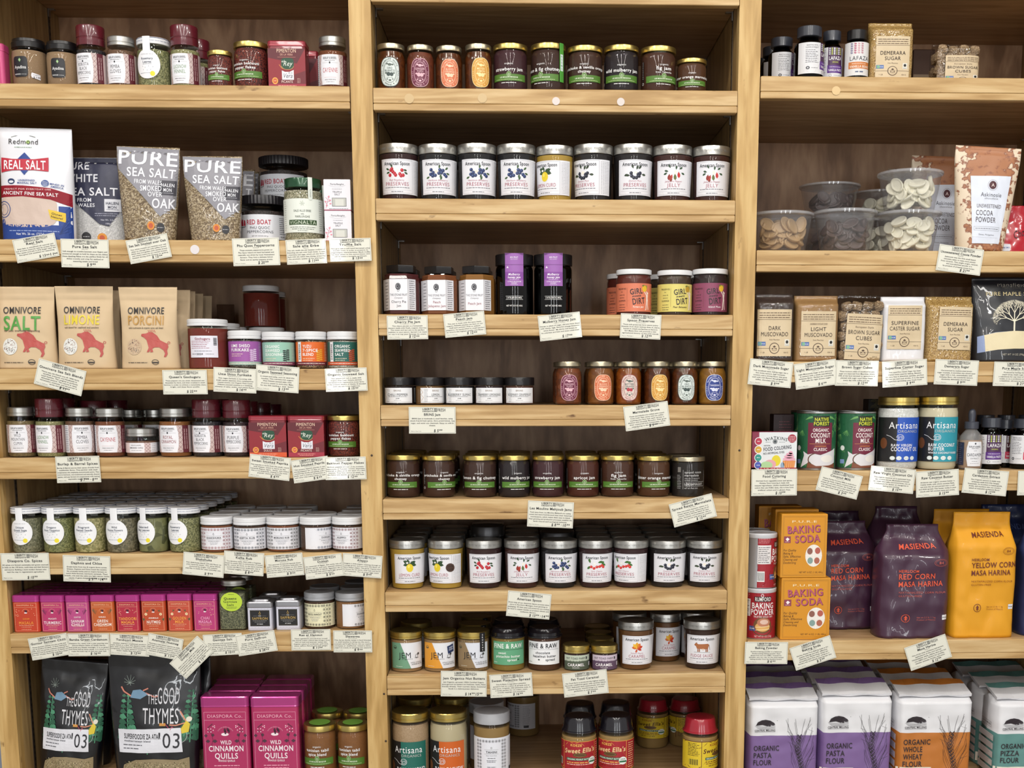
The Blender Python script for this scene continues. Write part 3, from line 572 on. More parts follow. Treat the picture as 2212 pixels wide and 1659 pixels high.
def raisin_lab():
    def f():
        c = Cv(); W = 'dcdcdc'; c.t('spiced raisin', -11, 33, 4.6, W, 35, 'l', f='n').t('marmalata', -11, 39.6, 4.6, W, 29, 'l', f='n').t('with ras el hanout &', -11, 46, 2.4, W, 31, 'l', f='n').t('smoked cinnamon', -11, 50, 2.4, W, 27, 'l', f='n')
        c.l([(-11, 54), (33, 54)], .4, W).t('LEBON', -11, 59, 4.6, W, 17, 'l').t('MAGOT', 7, 59, 4.6, W, 21, 'l', f='n').l([(-11, 63.4), (33, 63.4)], .4, W).t('NET WT 7.9OZ 225G', -11, 68, 2.3, W, 27, 'l', f='n')
        c.l([(-14, 28), (-14, 70)], .4, W).l([(34, 30), (34, 70)], .3, W).ds(-27, -18, 40, 68, 9, W, .9, 'l').r(-26, 22, -19, 33, '77736e', 1); return bake(c, cyl(33.2, 87, 0, .5))
    return L_('raisin', f)
def jem_lab(a, b, du=0, mark='', sub='ALMOND BUTTER', s1='cashew cardamom'):
    def f():
        c = Cv(); c.r(-34, 24, 40, 84, b, 0).p([(-34, 24), (-12, 24), (10, 84), (-34, 84)], a, 1).ring(-24, 35, 3.8, 4, .8, '2c3a30', 2, 14).r(-27, 35, -21, 37, '2c3a30', 2)
        c.t('JEM', -3, 53, 13, '1d1d22', 25, f='n').t('organics', 2, 61.5, 2.4, '1d1d22', 22, f='n').t(s1, 22, 70, 2.8, '33343c', 26, f='n').t(sub, 24, 74.6, 3.4, '1d1d22', 26, f='n').d(-22, -8, 79, 1.2, 'dfe5dd')
        c.ring(23, 56, 3.6, 4.6, 1, '3a3a3c', 2, 12).e(27, 51, 2.6, 3, '3a3a3c', 2, 8).l([(18, 59), (22, 61), (28, 60)], .9, '3a3a3c', 2)
        if mark == 'food': c.p([(19, 33), (34, 28), (36, 46), (21, 51)], '22345c', 4).t('GOOD', 28, 36, 3.2, 'dfe3ee', 10, rot=.3, L=5).t('FOOD', 28, 41, 3.2, 'dfe3ee', 10, rot=.3, L=5)
        return bake(c, cyl(33.4, 93, du))
    return L_(('jm', a, b), f)
def crunchy(o, k):
    def f():
        c = Cv(); c.r(15, 1, 27, 46, '15151a', 4)
        for i, ch in enumerate('CRUNCHY'): c.t(ch, 21, 6+i*6, 3.4, 'e8e8ec', 3, L=6)
        return bake(c, cyl(33.6, 93, 0, .9))
    link('seal_strap', L_('crunch', f), o)
def raw_lab(bg, fg, lines, du=0):
    def f():
        c = Cv(); c.r(-36, 30, 40, 87, bg, 0).t('FINE & RAW', 0, 40.5, 11, fg, 64).l([(-33, 49.6), (36, 49.6)], .6, '1d2420' if bg != 'e8eaee' else '8a8b90')
        for i, (s, x) in enumerate(lines): c.t(s, x, 57.4+i*8.6, 5.8, fg, len(s)*3.35)
        c.d(-33, -24, 81, 1.4, fg).e(-8 if fg != 'f0f4f0' else 22, 74.6, 2, 1.7, '23342a', 4, 8); return bake(c, cyl(36.4, 103, du))
    return L_(('rw', bg), f)
def toad_lab(top, bot, sub):
    def f():
        c = Cv(); c.r(-30, 21, 34, 54.5, top, 0).r(-30, 35, 34, 54.5, bot, 1)
        R = random.Random(4); x = -29
        while x < 33: w = R.uniform(1, 3); c.p([(x, 35.4), (x+w/2, 35.2-R.uniform(.8, 3)), (x+w, 35.4)], bot, 1); x += w
        c.t('FAT TOAD FARM', -3, 28, 4.4, '2b2f34', 40, f='n').t('CARAMEL', -2, 43, 6.6, 'f0eef2', 36).t(sub, -2, 49.6, 2, 'e4e2e8', 15).p([(20, 24), (24, 26), (23, 31), (20, 31)], '2b2f34', 2).r(29, 38, 34, 47, 'd8d8de', 2); return bake(c, cyl(27.6, 57))
    return L_(('td', sub), f)
def arti_lab(col, lines, H=158, r=38.6, v0=44, v1=140, du=0, nut='6b3f22'):
    def f():
        c = Cv(); c.r(-58, v0, 42, v1, '19191b', 0).r(-14, v0, 42, v1, col, 1); y = v0
        c.t('Artisana', 1, y+17, 14, 'f0f0f2', 61, f='n').t('ORGANICS', 8, y+30, 5.6, 'b9bcb8', 42, f='n').l([(-34, y+38), (-26, y+41), (-18, y+48), (-9, y+50)], .9, 'd8dade')
        for r_, a0, a1 in ((7, -180, 150), (4.6, -60, 230), (2.4, 120, 380)): c.ring(-8, y+43.4, r_, r_, .9, 'd8dade', 3, 18, a0, a1)
        for i, (s, h, x) in enumerate(lines): c.t(s, -24, y+60+i*8.4, h, 'ececf0', x, 'l')
        for i, q in enumerate((-21, -9, 5, 18)): c.e(q, y+88, 5, 4.4, 'dfe6e4', 3, 12).d(q-3.6, q+3.6, y+88, 1.8, '3a4a58')
        c.e(-40, y+56, 8, 12, nut, 2, 14); c.ds(44, 58, v0+4, v1-4, 18, '77777a', 1.2, 'l') if False else None
        return bake(c, cyl(r, H, du))
    return L_(('ar', lines[0][0], col, v0), f)
def ella_lab(bg, fg, rim, du=0, back=False, key=''):
    def f():
        c = Cv(); v0, v1 = 51, 119; c.r(-96, v0, 96, v1, rim, 0).r(-95, v0+1.2, 95, v1-1.2, bg, 1)
        for x in (-38, 36): c.l([(x, v0), (x, v1)], 1.1, rim, 2)
        c.t('KOEZE', -8, v0+9, 5.4, 'f0c860' if bg[0] == 'a' or bg[0] == 'b' else '8e2a1e', 24).t("Sweet Ella's", 0, v0+21, 10.5, fg, 68, sh=.2, rot=.07).e(0, v0+31.5, 15, 5.4, '5a3f22', 3, 16).ring(0, v0+31.5, 13, 4, .7, '9a7c46', 4, 14)
        c.r(-30, v0+38.4, 26, v0+44.6, '2f5a3c', 3).t('ORGANIC PEANUT BUTTER', -2, v0+41.6, 3.6, 'e8efe6', 52, L=5).d(-29, 24, v0+49.4, 2.6, 'f0c860' if fg != '4a1a16' else '5c2018').d(-29, 24, v0+53.8, 2.2, 'ecd9c0' if fg != '4a1a16' else '5c2018').t('NET WT 17 OZ 482G', -5, v0+59, 3.2, '7a1c16' if fg != '4a1a16' else '3a1410', 34)
        c.e(28, v0+46, 9, 9, 'e8ece8', 4, 20).r(20, v0+46, 36, v0+50, '2f6a44', 5).t('USDA', 28, v0+42.4, 3.8, '2b4a3a', 11, L=5)
        c.ds(41, 60, v0+7, v1-6, 12, fg if fg != '4a1a16' else '4a2a18', 2, 'l').ds(-68, -42, v0+5, v0+34, 9, '3a2c18', 1.9, 'l').r(-66, v0+42, -44, v0+58, 'e0c93a' if bg[0] == 'd' else 'e8e0d0', 2)
        for i in range(13): c.r(-65+i*1.6, v0+43, -64.4+i*1.6+(i % 3)*.3, v0+57, '1c1a16', 3)
        return bake(c, cyl(37.6, 152, du), clip=(-88-min(du, 0), 88-max(du, 0)))
    return L_(('el', bg, du), f)
def tahini_lab(du=0):
    def f():
        c = Cv(); v0, v1 = 50, 128; c.r(-50, v0, 74, v1, 'e2e4ec', 0)
        for j in range(10):
            for x in (-31, -24.4, 24.4, 31): dots(c, x, v0+7+j*7, '2b2b32', 2.8)
        for i in range(6): dots(c, -17+i*6.8, v0+7, '2b2b32', 2.8); dots(c, -17+i*6.8, v0+70, '2b2b32', 2.8)
        c.ring(0, v0+21, 1.5, 2.2, .5, '333333', 3, 10).l([(-15, v0+25), (15, v0+25)], .35, '777777').t('TAHINI', 0, v0+30, 4.6, '22232a', 23).l([(-15, v0+34), (15, v0+34)], .35, '777777').t('New York Shuk', 0, v0+37.5, 2, '55565e', 22, f='n').d(-8, 8, v0+43, 1.6, '44454c').d(-10, 10, v0+48, 1.6, '44454c').d(-9, 9, v0+51, 1.6, '44454c').d(-9, 9, v0+62, 1.8, '55565e')
        c.ds(42, 60, v0+6, v1-10, 22, '8a8b92', 1, 'l').r(44, v1-12, 56, v1-5, '2b2b32', 2); return bake(c, cyl(38, 152, du))
    return L_(('th', du), f)
def dayb_lab(bg, lines, strip, bot, kelp, du=0, side='e6e8ec'):
    def f():
        c = Cv(); v0, v1 = 22, 70; c.r(-42, v0, 50, v1, bg, 0).r(-42, v1-7, 50, v1, bot, 1)
        if strip: c.r(-28, v0, -19, v1-7, side, 2).t('DAYBREAK', -23.4, v0+20, 4.6, '26303a', 33, rot=PI/2)
        x0 = -15 if strip else -24; lcol2 = [c.t(s, x0, v0+9+i*8.4, 6, 'eef0ee', min(38, len(s)*4.5), 'l') for i, s in enumerate(lines)]
        y = v0+9+len(lines)*8.4; c.d(x0, x0+24, y, 1.6, 'e9d8c0').d(x0, x0+20, y+4, 1.6, 'e9d8c0').d(-30, 34, v1-3.4, 1.6, 'efe6da')
        for i in range(6):
            yy = v1-10-i*4; c.l([(20, yy+3), (20+i*.3, yy-1)], 1, kelp).e(16.6, yy, 3.6, 1.5, kelp, 3, 8).e(24, yy-1.6, 3.6, 1.5, kelp, 3, 8)
        c.ds(34, 46, v0+3, v1-10, 12, 'e6e8ec', 1, 'l'); return bake(c, cyl(31.8, 78, du), clip=(-44, 46))
    return L_(('dy', lines[0], bg), f)
def gochu_lab():
    def f():
        c = Cv(); c.r(-31, 34, 29, 78, 'dfdfea', 0).t('Gochugaru', -2, 40, 4.6, '8e1f3c', 31).ds(-27, 17, 45, 59, 5, 'a04a62', 1.4, 'l').d(-20, 16, 65, 1.5, '6d6d7a').d(-26, -14, 71, 1.5, '55555e').t('2024', -8, 71, 3.4, '1d1d22', 13).d(4, 20, 71, 1.4, '55555e')
        for i in range(12): c.r(20, 38+i*1.3, 27, 38.6+i*1.3+(i % 3)*.2, '22222a', 2)
        return bake(c, cyl(40.4, 101))
    return L_('gochu', f)
def redboat_lab(du=0):
    def f():
        c = Cv(); v0, v1 = 46, 104; c.r(-56, v0, 70, v1, 'e3e6ee', 0)
        R = 'b3243c'; c.p([(-47, v0+26), (-43, v0+10), (-39, v0+12), (-38, v0+26)], R, 2).p([(-37, v0+26), (-36, v0+12), (-32, v0+14), (-31, v0+26)], R, 2).l([(-46, v0+29), (-33, v0+29), (-31, v0+27)], 1.4, '22222a')
        c.t('RED BOAT', -1, v0+18, 11, R, 52).t('PHU QUOC', 1, v0+31.5, 6.2, '26262e', 42, f='n').t('PEPPERCORNS', 1, v0+41, 6.2, '26262e', 56, f='n').t('NET WT. 8.8 OZ (250 g)', 1, v0+51, 2.8, '33333c', 34, f='n')
        c.ds(44, 62, v0+7, v0+44, 9, '44444e', 1.7, 'l').d(46, 62, v0+51, 2, '33333c'); return bake(c, cyl(53, 117, du, .8))
    return L_(('rb', du), f)
def vign_lab():
    def f():
        c = Cv(); v0, v1 = 40, 104; c.r(-60, v0, 56, v1, 'dfe4dc', 0).r(-29, v0+40, 29, v0+49.5, '2f4a26', 1)
        for a in range(6): c.l([(0, v0+9), (5*math.cos(a), v0+9+5*math.sin(a))], 1.6, 'c2c9bd')
        c.t('VIGNALTA', 0, v0+44.8, 6.6, 'c9d3bf', 54, f='n').t('SALE ALLE ERBE', 0, v0+23, 4, '3a4236', 34, f='n').t('delle', 0, v0+29, 2.6, '3a4236', 6, f='n').t('MARLUNGHE', 0, v0+34, 4, '3a4236', 28, f='n').d(-26, 26, v0+54, 1.7, '6a7266').d(-22, 22, v0+57.4, 1.7, '6a7266').d(-10, 10, v0+60.6, 1.4, '6a7266')
        for s in (-1, 1): c.ds(*(( -44, -36) if s < 0 else (36, 46)), v0+5, v1-6, 14, '6a7266', 1, 'l')
        return bake(c, cyl(38.6, 121, 4))
    return L_('vign', f)
def vign_extra(o, k):
    def f():
        c = Cv(); c.r(12, 0, 21, 38, 'd9dfd8', 2).e(16.5, 38, 4.5, 5, 'd9dfd8', 2, 14).t('VIGNALTA', 16.5, 30, 2.4, '6a7266', 15, rot=PI/2, f='n'); return bake(c, cyl(38.6, 121, 4, .8))
    link('seal_strap', L_('vstrap', f), o)
def powder_lab(du=-4, st=True):
    def f():
        c = Cv(); B = '1b1c22'; c.e(0, 52, 15, 18, B, 1, 32, .35).p([(0, 37), (-2.6, 40.5), (0, 44), (2.6, 40.5)], '9cc08a', 2).t('Ayadina', 0, 53, 5.4, 'dfe0e2', 24)
        for i in range(4): c.e(-11+i*3.4, 65.5, 1.2, 1.4, 'c9cacc', 2, 6)
        c.d(2, 12, 65.6, 1, 'c9cacc')
        if st: c.p([(22, 62), (38, 65), (38, 74), (22, 71), (20, 67)], 'dfdfe6', 1).d(24, 37, 66, 1, '22232a').t('$ 7.99', 31, 70.2, 3, '22232a', 13)
        return bake(c, cyl(34, 90, du))
    return L_(('pw', st), f)
def bottle_lab(front, du=0, c1='4a2a50', c2='d9dade', band='5a2f84', w='VANILLA PASTE', H=116, r=25.5, v0=38, v1=104):
    def f():
        c = Cv(); c.r(-58, v0, 52, v1, c2, 0).r(-17, v0, 19, v0+40, c1, 1)
        for i, q in enumerate(('c9ccd2', 'a9b84a', 'e6e8ea', '9aa84a', 'd9dade', 'b8bf5c')):
            for j in range(4): c.e(-13+i*5.4, v0+3+j*4, 1.9, 1.7, q, 2, 8)
        c.t('LAFAZA', 1, v0+24, 7.6, 'e8e8ea', 31).t('ORGANIC', 1, v0+32.6, 3.4, 'b9bf5c', 15).r(-18, v0+39, 21, v0+56, band, 2).t('PURE MADAGASCAR', 1, v0+43, 2, 'e0d4ea', 28).t(w, 1, v0+49.8, 5, 'ecebf2', 33).ring(-11, v1-5, 3, 3, .6, '33343c', 2, 12).d(-3, 14, v1-5, 1.2, '77787f')
        c.t('BURSTING WITH', -33, v0+6, 2.4, '3a3b42', 19, f='n').t('FLAVOR INTENSITY', -33, v0+10.6, 2.4, '3a3b42', 22, f='n').ds(-44, -21, v0+16, v0+42, 8, '55565e', 1.4, 'l').ring(-40, v1-12, 3.4, 3.4, 2, '4a4b52', 2, 12).d(-34, -22, v1-12, 1.2, '6a6b72')
        return bake(c, cyl(r, H, du), clip=(-52-du if du > 0 else -52, 52))
    return L_(('bt', front, du, band), f)
# ---------------------------------------------------------------- tins, boxes and cans
def block(kd, xl, xr, yt, sh, label, cat, D, w, h, parts, name, group=None, Y0=.02, zb=None, rz=0, ry=0, back=0, desc=None, pitch=1.03, xo=0):
    Dm = D*.001; X, Yc, z0, W, H = fit(xl, xr, yt, sh, Y0, Dm, zb=zb); o = root(name, (X, Yc, z0+.0003), label, cat, group, rz=rz, ry=ry, sc=(W/(w*.001), 1, H/(h*.001)))
    for (pn, me, m) in parts: link(pn, me, o, mat=m)
    for i in range(back):
        c = copyt(o, (X+xo*(i+1), Yc+Dm*pitch*(i+1), z0+.0003)); c['label'] = f"{desc}, {ORD[i]} back"
    return o
def tinparts(key, w, h, d, lid, body, lidm, lab=None):
    a = loft(key+'_b', [(0, w/2-2, d/2-2, 5), (1.5, w/2-.6, d/2-.6, 6), (h-lid, w/2-.6, d/2-.6, 6)], body)
    b = loft(key+'_l', [(h-lid-1, w/2, d/2, 6.6), (h-lid, w/2+.3, d/2+.3, 7), (h-lid+1.4, w/2, d/2, 6.6), (h-2, w/2, d/2, 6.6), (h-.4, w/2-1.4, d/2-1.4, 5.6), (h, w/2-3, d/2-3, 5)], lidm)
    r = [('tin_body', a, body), ('lid', b, lidm)]
    if lab: r.append(('label', lab, None))
    return r
def dia_lab(lines, fc, sub='', art='leaf', w=49, h=79, d=32, bg=None, acc='f3c6a0'):
    def f():
        c = Cv(); x = w/2-5; c.fr(-x, 16.5, x, h-3, .35, acc, 1).l([(-x, 25.5), (x, 25.5)], .35, acc, 1).t('DIASPORA Co.', 0, 21, 2.8, acc, w*.62, f='n')
        c.ring(0, 35, 6, 6, .3, acc, 1, 18, 180, 360).e(0, 37.4, 3, 1.3, 'efe4e6', 2, 8).e(1, 34, 1.7, 2.6, '3a1c2c', 2, 8).e(-1.4, 33, 1, 1.8, '3a1c2c', 2, 6)
        if art == 'leaf':
            for s in (-1, 1):
                for a in (-.9, -.4, .1, .6): c.p([(s*13, 42), (s*(13+7*math.sin(a+.6)), 38-7*math.cos(a)), (s*(14.6+5*math.sin(a+.3)), 38-9*math.cos(a))], '5d5a3c' if bg else '6b2d52', 1)
        elif art == 'star':
            R = random.Random(len(lines[0]))
            for i in range(12): c.e(R.choice((-1, 1))*R.uniform(10, 18), R.uniform(29, 46), .7, .7, acc, 1, 5)
        elif art == 'dots':
            for s in (-1, 1): c.e(s*14, 42, 2.6, 2.8, 'f0e4b8', 2, 10).e(s*14, 42, 1, 1.2, 'b5632c', 3, 8).p([(s*13, 37), (s*9, 35), (s*12, 32)], '4a5a34', 2).p([(s*16, 52), (s*21, 50), (s*19, 57)], '4a5a34', 2)
        n = len(lines)
        for i, s in enumerate(lines):
            hh = 3.2 if (i == 0 and n > 1 and len(sub) and sub == '1') else 6; c.t(s, 0, (51 if n > 1 else 56)+i*7.6-(2 if hh < 4 and i == 0 else 0)+(n == 3)*(-3)+(1 if hh < 4 else 0), hh, fc, min(w*.8, len(s)*hh*.72))
        c.d(-13, 13, h-15, 1.1, acc).d(-9, 9, h-11.4, .9, acc).d(-9, 9, h-6.2, 1.1, acc)
        for i in range(14): c.r(x+5.6, 24+i*3.4, x+5.9, 25, acc, 1) if False else None
        return bake(c, flat(d/2-.6, h, .15), lu=60)
    return L_(('di', tuple(lines)), f)
def pim_lab(word, w=76, h=85, d=46, foot='c8452c'):
    def f():
        c = Cv(); c.r(-37, 14, 37, h-10, '8a1f2a', 0).r(-37, h-10, 37, h-.5, foot, 1).p([(-37, 14), (37, 14), (20, 40), (-37, 30)], '5c1a24', 1).p([(-37, h-10), (37, h-10), (37, 52), (5, 62)], '6a1a26', 1)
        c.t('PIMENTON', 0, 18, 6.4, 'e9c9b2', 38, f='n').t('DE LA VERA', 0, 24.6, 3.4, 'dfae9a', 25, f='n').l([(-18, 29), (18, 29)], .4, 'd99a86')
        c.e(1.6, 40, 12.6, 9.6, '1f4a34', 2, 24, .5).ring(1.6, 43, 12.6, 8, .7, 'c9a86a', 3, 20, 10, 170).t('Rey', 3, 40, 8, 'dfe3d9', 17, sh=.3, f='n').t('el', -7, 36, 4, 'dfe3d9', 5, sh=.3, f='n')
        c.p([(-10, 52), (-4, 54.4), (5, 54.4), (13.5, 51), (13.5, 68), (-10, 68)], 'dfe0ea', 2).t('Vera', 2, 61, 8, '4a4a56', 19, sh=.3, f='n').t('de la', 7, 56, 2.8, '4a4a56', 8, sh=.3, f='n').l([(-15, 42), (-11, 47), (-8, 49)], .9, 'd9903a')
        c.e(-24, 70, 6, 6, 'e0a44a', 2, 18).e(-24, 70, 4, 4, 'c8532c', 3, 14).t('DOP', -24, 70, 2, 'f0d9a0', 5, L=5).t(word, 0, h-13.6, 4, 'ecd9d0', len(word)*3.2, f='n').ds(20, 27, 66, 73, 4, 'cdb0a6', 1.1, 'l').d(-18, 18, h-6.6, 1.5, 'f0b0a0').d(-14, 14, h-3.6, 1.3, 'f0b0a0')
        return bake(c, flat(d/2-.6, h, .15), lu=60)
    return L_(('pm', word), f)
def pin(pn, key, x0, x1, y0, y1, z0, z1, m, bev=1): return (pn, L_(key, lambda: boxm(pn, x0*.001, x1*.001, y0*.001, y1*.001, z0*.001, z1*.001, m, bev*.001)), None)
# ---------------------------------------------------------------- bags
class Bag:
    def __init__(s, w, h, t, p=2.5, Wf=None, Tf=None, seed=0, wr=1.2, ws=.03, lean=0):
        s.w, s.h, s.t, s.p, s.seed, s.wr, s.ws = w, h, t, p, seed, wr, ws; s.Wf = Wf or (lambda q: 1.0); s.Tf = Tf or (lambda q: max(.04, (1-q**1.6))**.8); s.c = {}
    def y(s, sx, q):
        T = s.Tf(q)*s.t/2; g = max(0, 1-abs(sx)**s.p)**(1/s.p); x = sx*s.w/2
        n = noise.noise(Vector((x*s.ws, q*s.h*s.ws*.8, s.seed)))+.5*noise.noise(Vector((x*s.ws*2.7+q*3, q*s.h*s.ws*1.6, s.seed+9)))
        return T*g+.5+s.wr*n*min(1, g*1.5)*min(1, T/4+.3)
    def mesh(s, key, mat, nu=28, nv=40, off=0):
        k = (key, off)
        if k in MC: return MC[k]
        v = []; f = []
        for side in (-1, 1):
            for j in range(nv+1):
                q = j/nv; W = s.Wf(q)*s.w/2
                for i in range(nu+1):
                    sx = math.sin((i/nu-.5)*PI)if s.p < 4 else (i/nu-.5)*2; ed = abs(sx) > .999; y = (s.y(sx, q)+off) if not ed else .25
                    v.append((sx*(W+off)*.001, side*y*.001, q*s.h*.001))
        o = (nu+1)*(nv+1)
        for j in range(nv):
            for i in range(nu):
                a = j*(nu+1)+i; f.append((a, a+1, a+nu+2, a+nu+1)); b = a+o; f.append((b+1, b, b+nu+1, b+nu+2))
            for i in (0, nu): a = j*(nu+1)+i; f.append((a, a+nu+1, a+nu+1+o, a+o) if i == 0 else (a+nu+1, a, a+o, a+nu+1+o))
        for i in range(nu): f.append((i+1, i, i+o, i+1+o)); a = nv*(nu+1)+i; f.append((a, a+1, a+1+o, a+o))
        me = mk(str(key), v, f, [mat], None, True); MC[k] = me; return me
    def fn(s, base=.5, step=.22, off=0):
        def f(u, v, l):
            q = np.clip(1-v/s.h, 0, 1); out = np.zeros(u.shape+(3,)); it = np.nditer(u, flags=['multi_index'])
            for x in it:
                i = it.multi_index; qq = float(q[i]); W = s.Wf(qq)*s.w/2; sx = max(-.985, min(.985, float(x)*1.0/(s.w/2)))
                out[i] = (sx*W, -(s.y(sx, qq)+off+base+step*l[i]), qq*s.h)
            return out
        return f
    def lab(s, cv, lu=7, lv=7, **k): return bake(cv, s.fn(**k), lu=lu, lv=lv)
def bag(B, key, xl, xr, yt, sh, label, cat, name, mat, lab=None, D=None, Y0=.02, rz=0, ry=0, rx=0, zb=None, film=None, flabel=None, group=None, part='pouch_body', H=None, nu=28, nv=40):
    Dm = (D or B.t)*.001; X, Yc, z0, W, Hh = fit(xl, xr, yt, sh, Y0, Dm, zb=zb)
    if rx: Hh /= math.cos(rx)
    o = root(name, (X, Yc, z0+.0004+W/2*abs(math.sin(ry))*(B.Wf(0) if ry else 0)), label, cat, group, rz=rz, ry=ry, rx=rx, sc=(W/(B.w*.001), 1, (H*.001 if H else Hh)/(B.h*.001)))
    link(part, B.mesh(key, mat, nu, nv), o, mat=mat)
    if film: link('film_wrap', B.mesh(key, film, nu, nv, .9), o, mat=film)
    if lab: link('label', lab, o)
    return o
# ---------------------------------------------------------------- price tags
def tag_card(i, TL, TR, BL, title, sub, body, origin, price, lab, hl=50):
    Y = -.0014-.0011*(i % 3); (x0, z0), (x1, z1), (x2, z2) = (at(*p, Y) for p in (TL, TR, BL)); W = math.hypot(x1-x0, z1-z0); ang = -math.atan2(z1-z0, x1-x0)
    H = math.hypot(x2-x0, z2-z0)*1.0; ca, sa = math.cos(-ang), math.sin(-ang); cx = x0+ca*W/2+sa*H/2; cz = z0+sa*W/2-ca*H/2
    o = tag(link('price_tag', boxm('card', -W/2, W/2, -.0004, .0004, -H/2, H/2, P('dddccf', .4, 0, .35, name='laminated_card')), loc=(cx, Y, cz), rot=(0, ang, 0)), lab, 'price tag', 'shelf price tags')
    c = Cv(); w, h = W*1000, H*1000; k = h/52.; D_ = '26272a'
    c.fr(-w/2+1.6, 1.6, w/2-1.6, h-1.6, .35, '5a5c55', 1)
    c.t('LIBERTY', -8, 4.2*k, 3.8*k, '101012', 21).t('HEIGHTS', -8, 8.6*k, 2.6*k, '151518', 21).r(3.5, 2.6*k, 9.5, 9.6*k, '6b6c68', 1).l([(3.5, 5*k), (9.5, 5*k)], .5, 'dddccf', 2).l([(3.5, 7.2*k), (9.5, 7.2*k)], .5, 'dddccf', 2).t('FRESH', 18, 6*k, 6*k, '232326', 15, f='n')
    tw = min(w-8, len(title)*4.6*.76); c.t(title, 0, 13.8*k, 4.7*k, D_, tw, f='b').t(sub, 0, 18.2*k, 1.7*k, '4c4d4b', min(w-20, len(sub)*1.25), f='t') if sub else c.t(title, 0, 14.8*k, 4.7*k, D_, tw, f='b')
    n = len(body); y0 = 22.6*k; dy = min(4.5*k, 22*k/max(1, n-1))
    for j, s in enumerate(body): c.t(s, 0, y0+j*dy, 2.3*k, '2c2d2e', min(w-5, len(s)*1.75), f='b')
    c.t('Made in: '+origin, -w/2+4, h-4.6, 1.7*k, '3c3d3c', (9+len(origin))*1.15, 'l', f='t')
    x = 3
    for pr in price.split(' '):
        if pr == '-': c.t('-', x, h-6.6, 4, D_, 3, 'l', f='n'); x += 4.5; continue
        a, b = pr.split('.'); a = ('$ ' if x == 3 else '')+a; c.t(a, x, h-5.6, 5.2*k, '0c0d10', len(a)*3, 'l', f='b', sh=.12); x += len(a)*3+1.2; c.t(b, x, h-6.8*k, 2.8*k, '0c0d10', 6, 'l', f='b', sh=.12); x += 8
    me = bake(c, lambda u, v, l: np.stack([u, -(.4+.12*l), h/2-v], -1), 'printed_face', lu=200)
    link('printed_face', me, o)
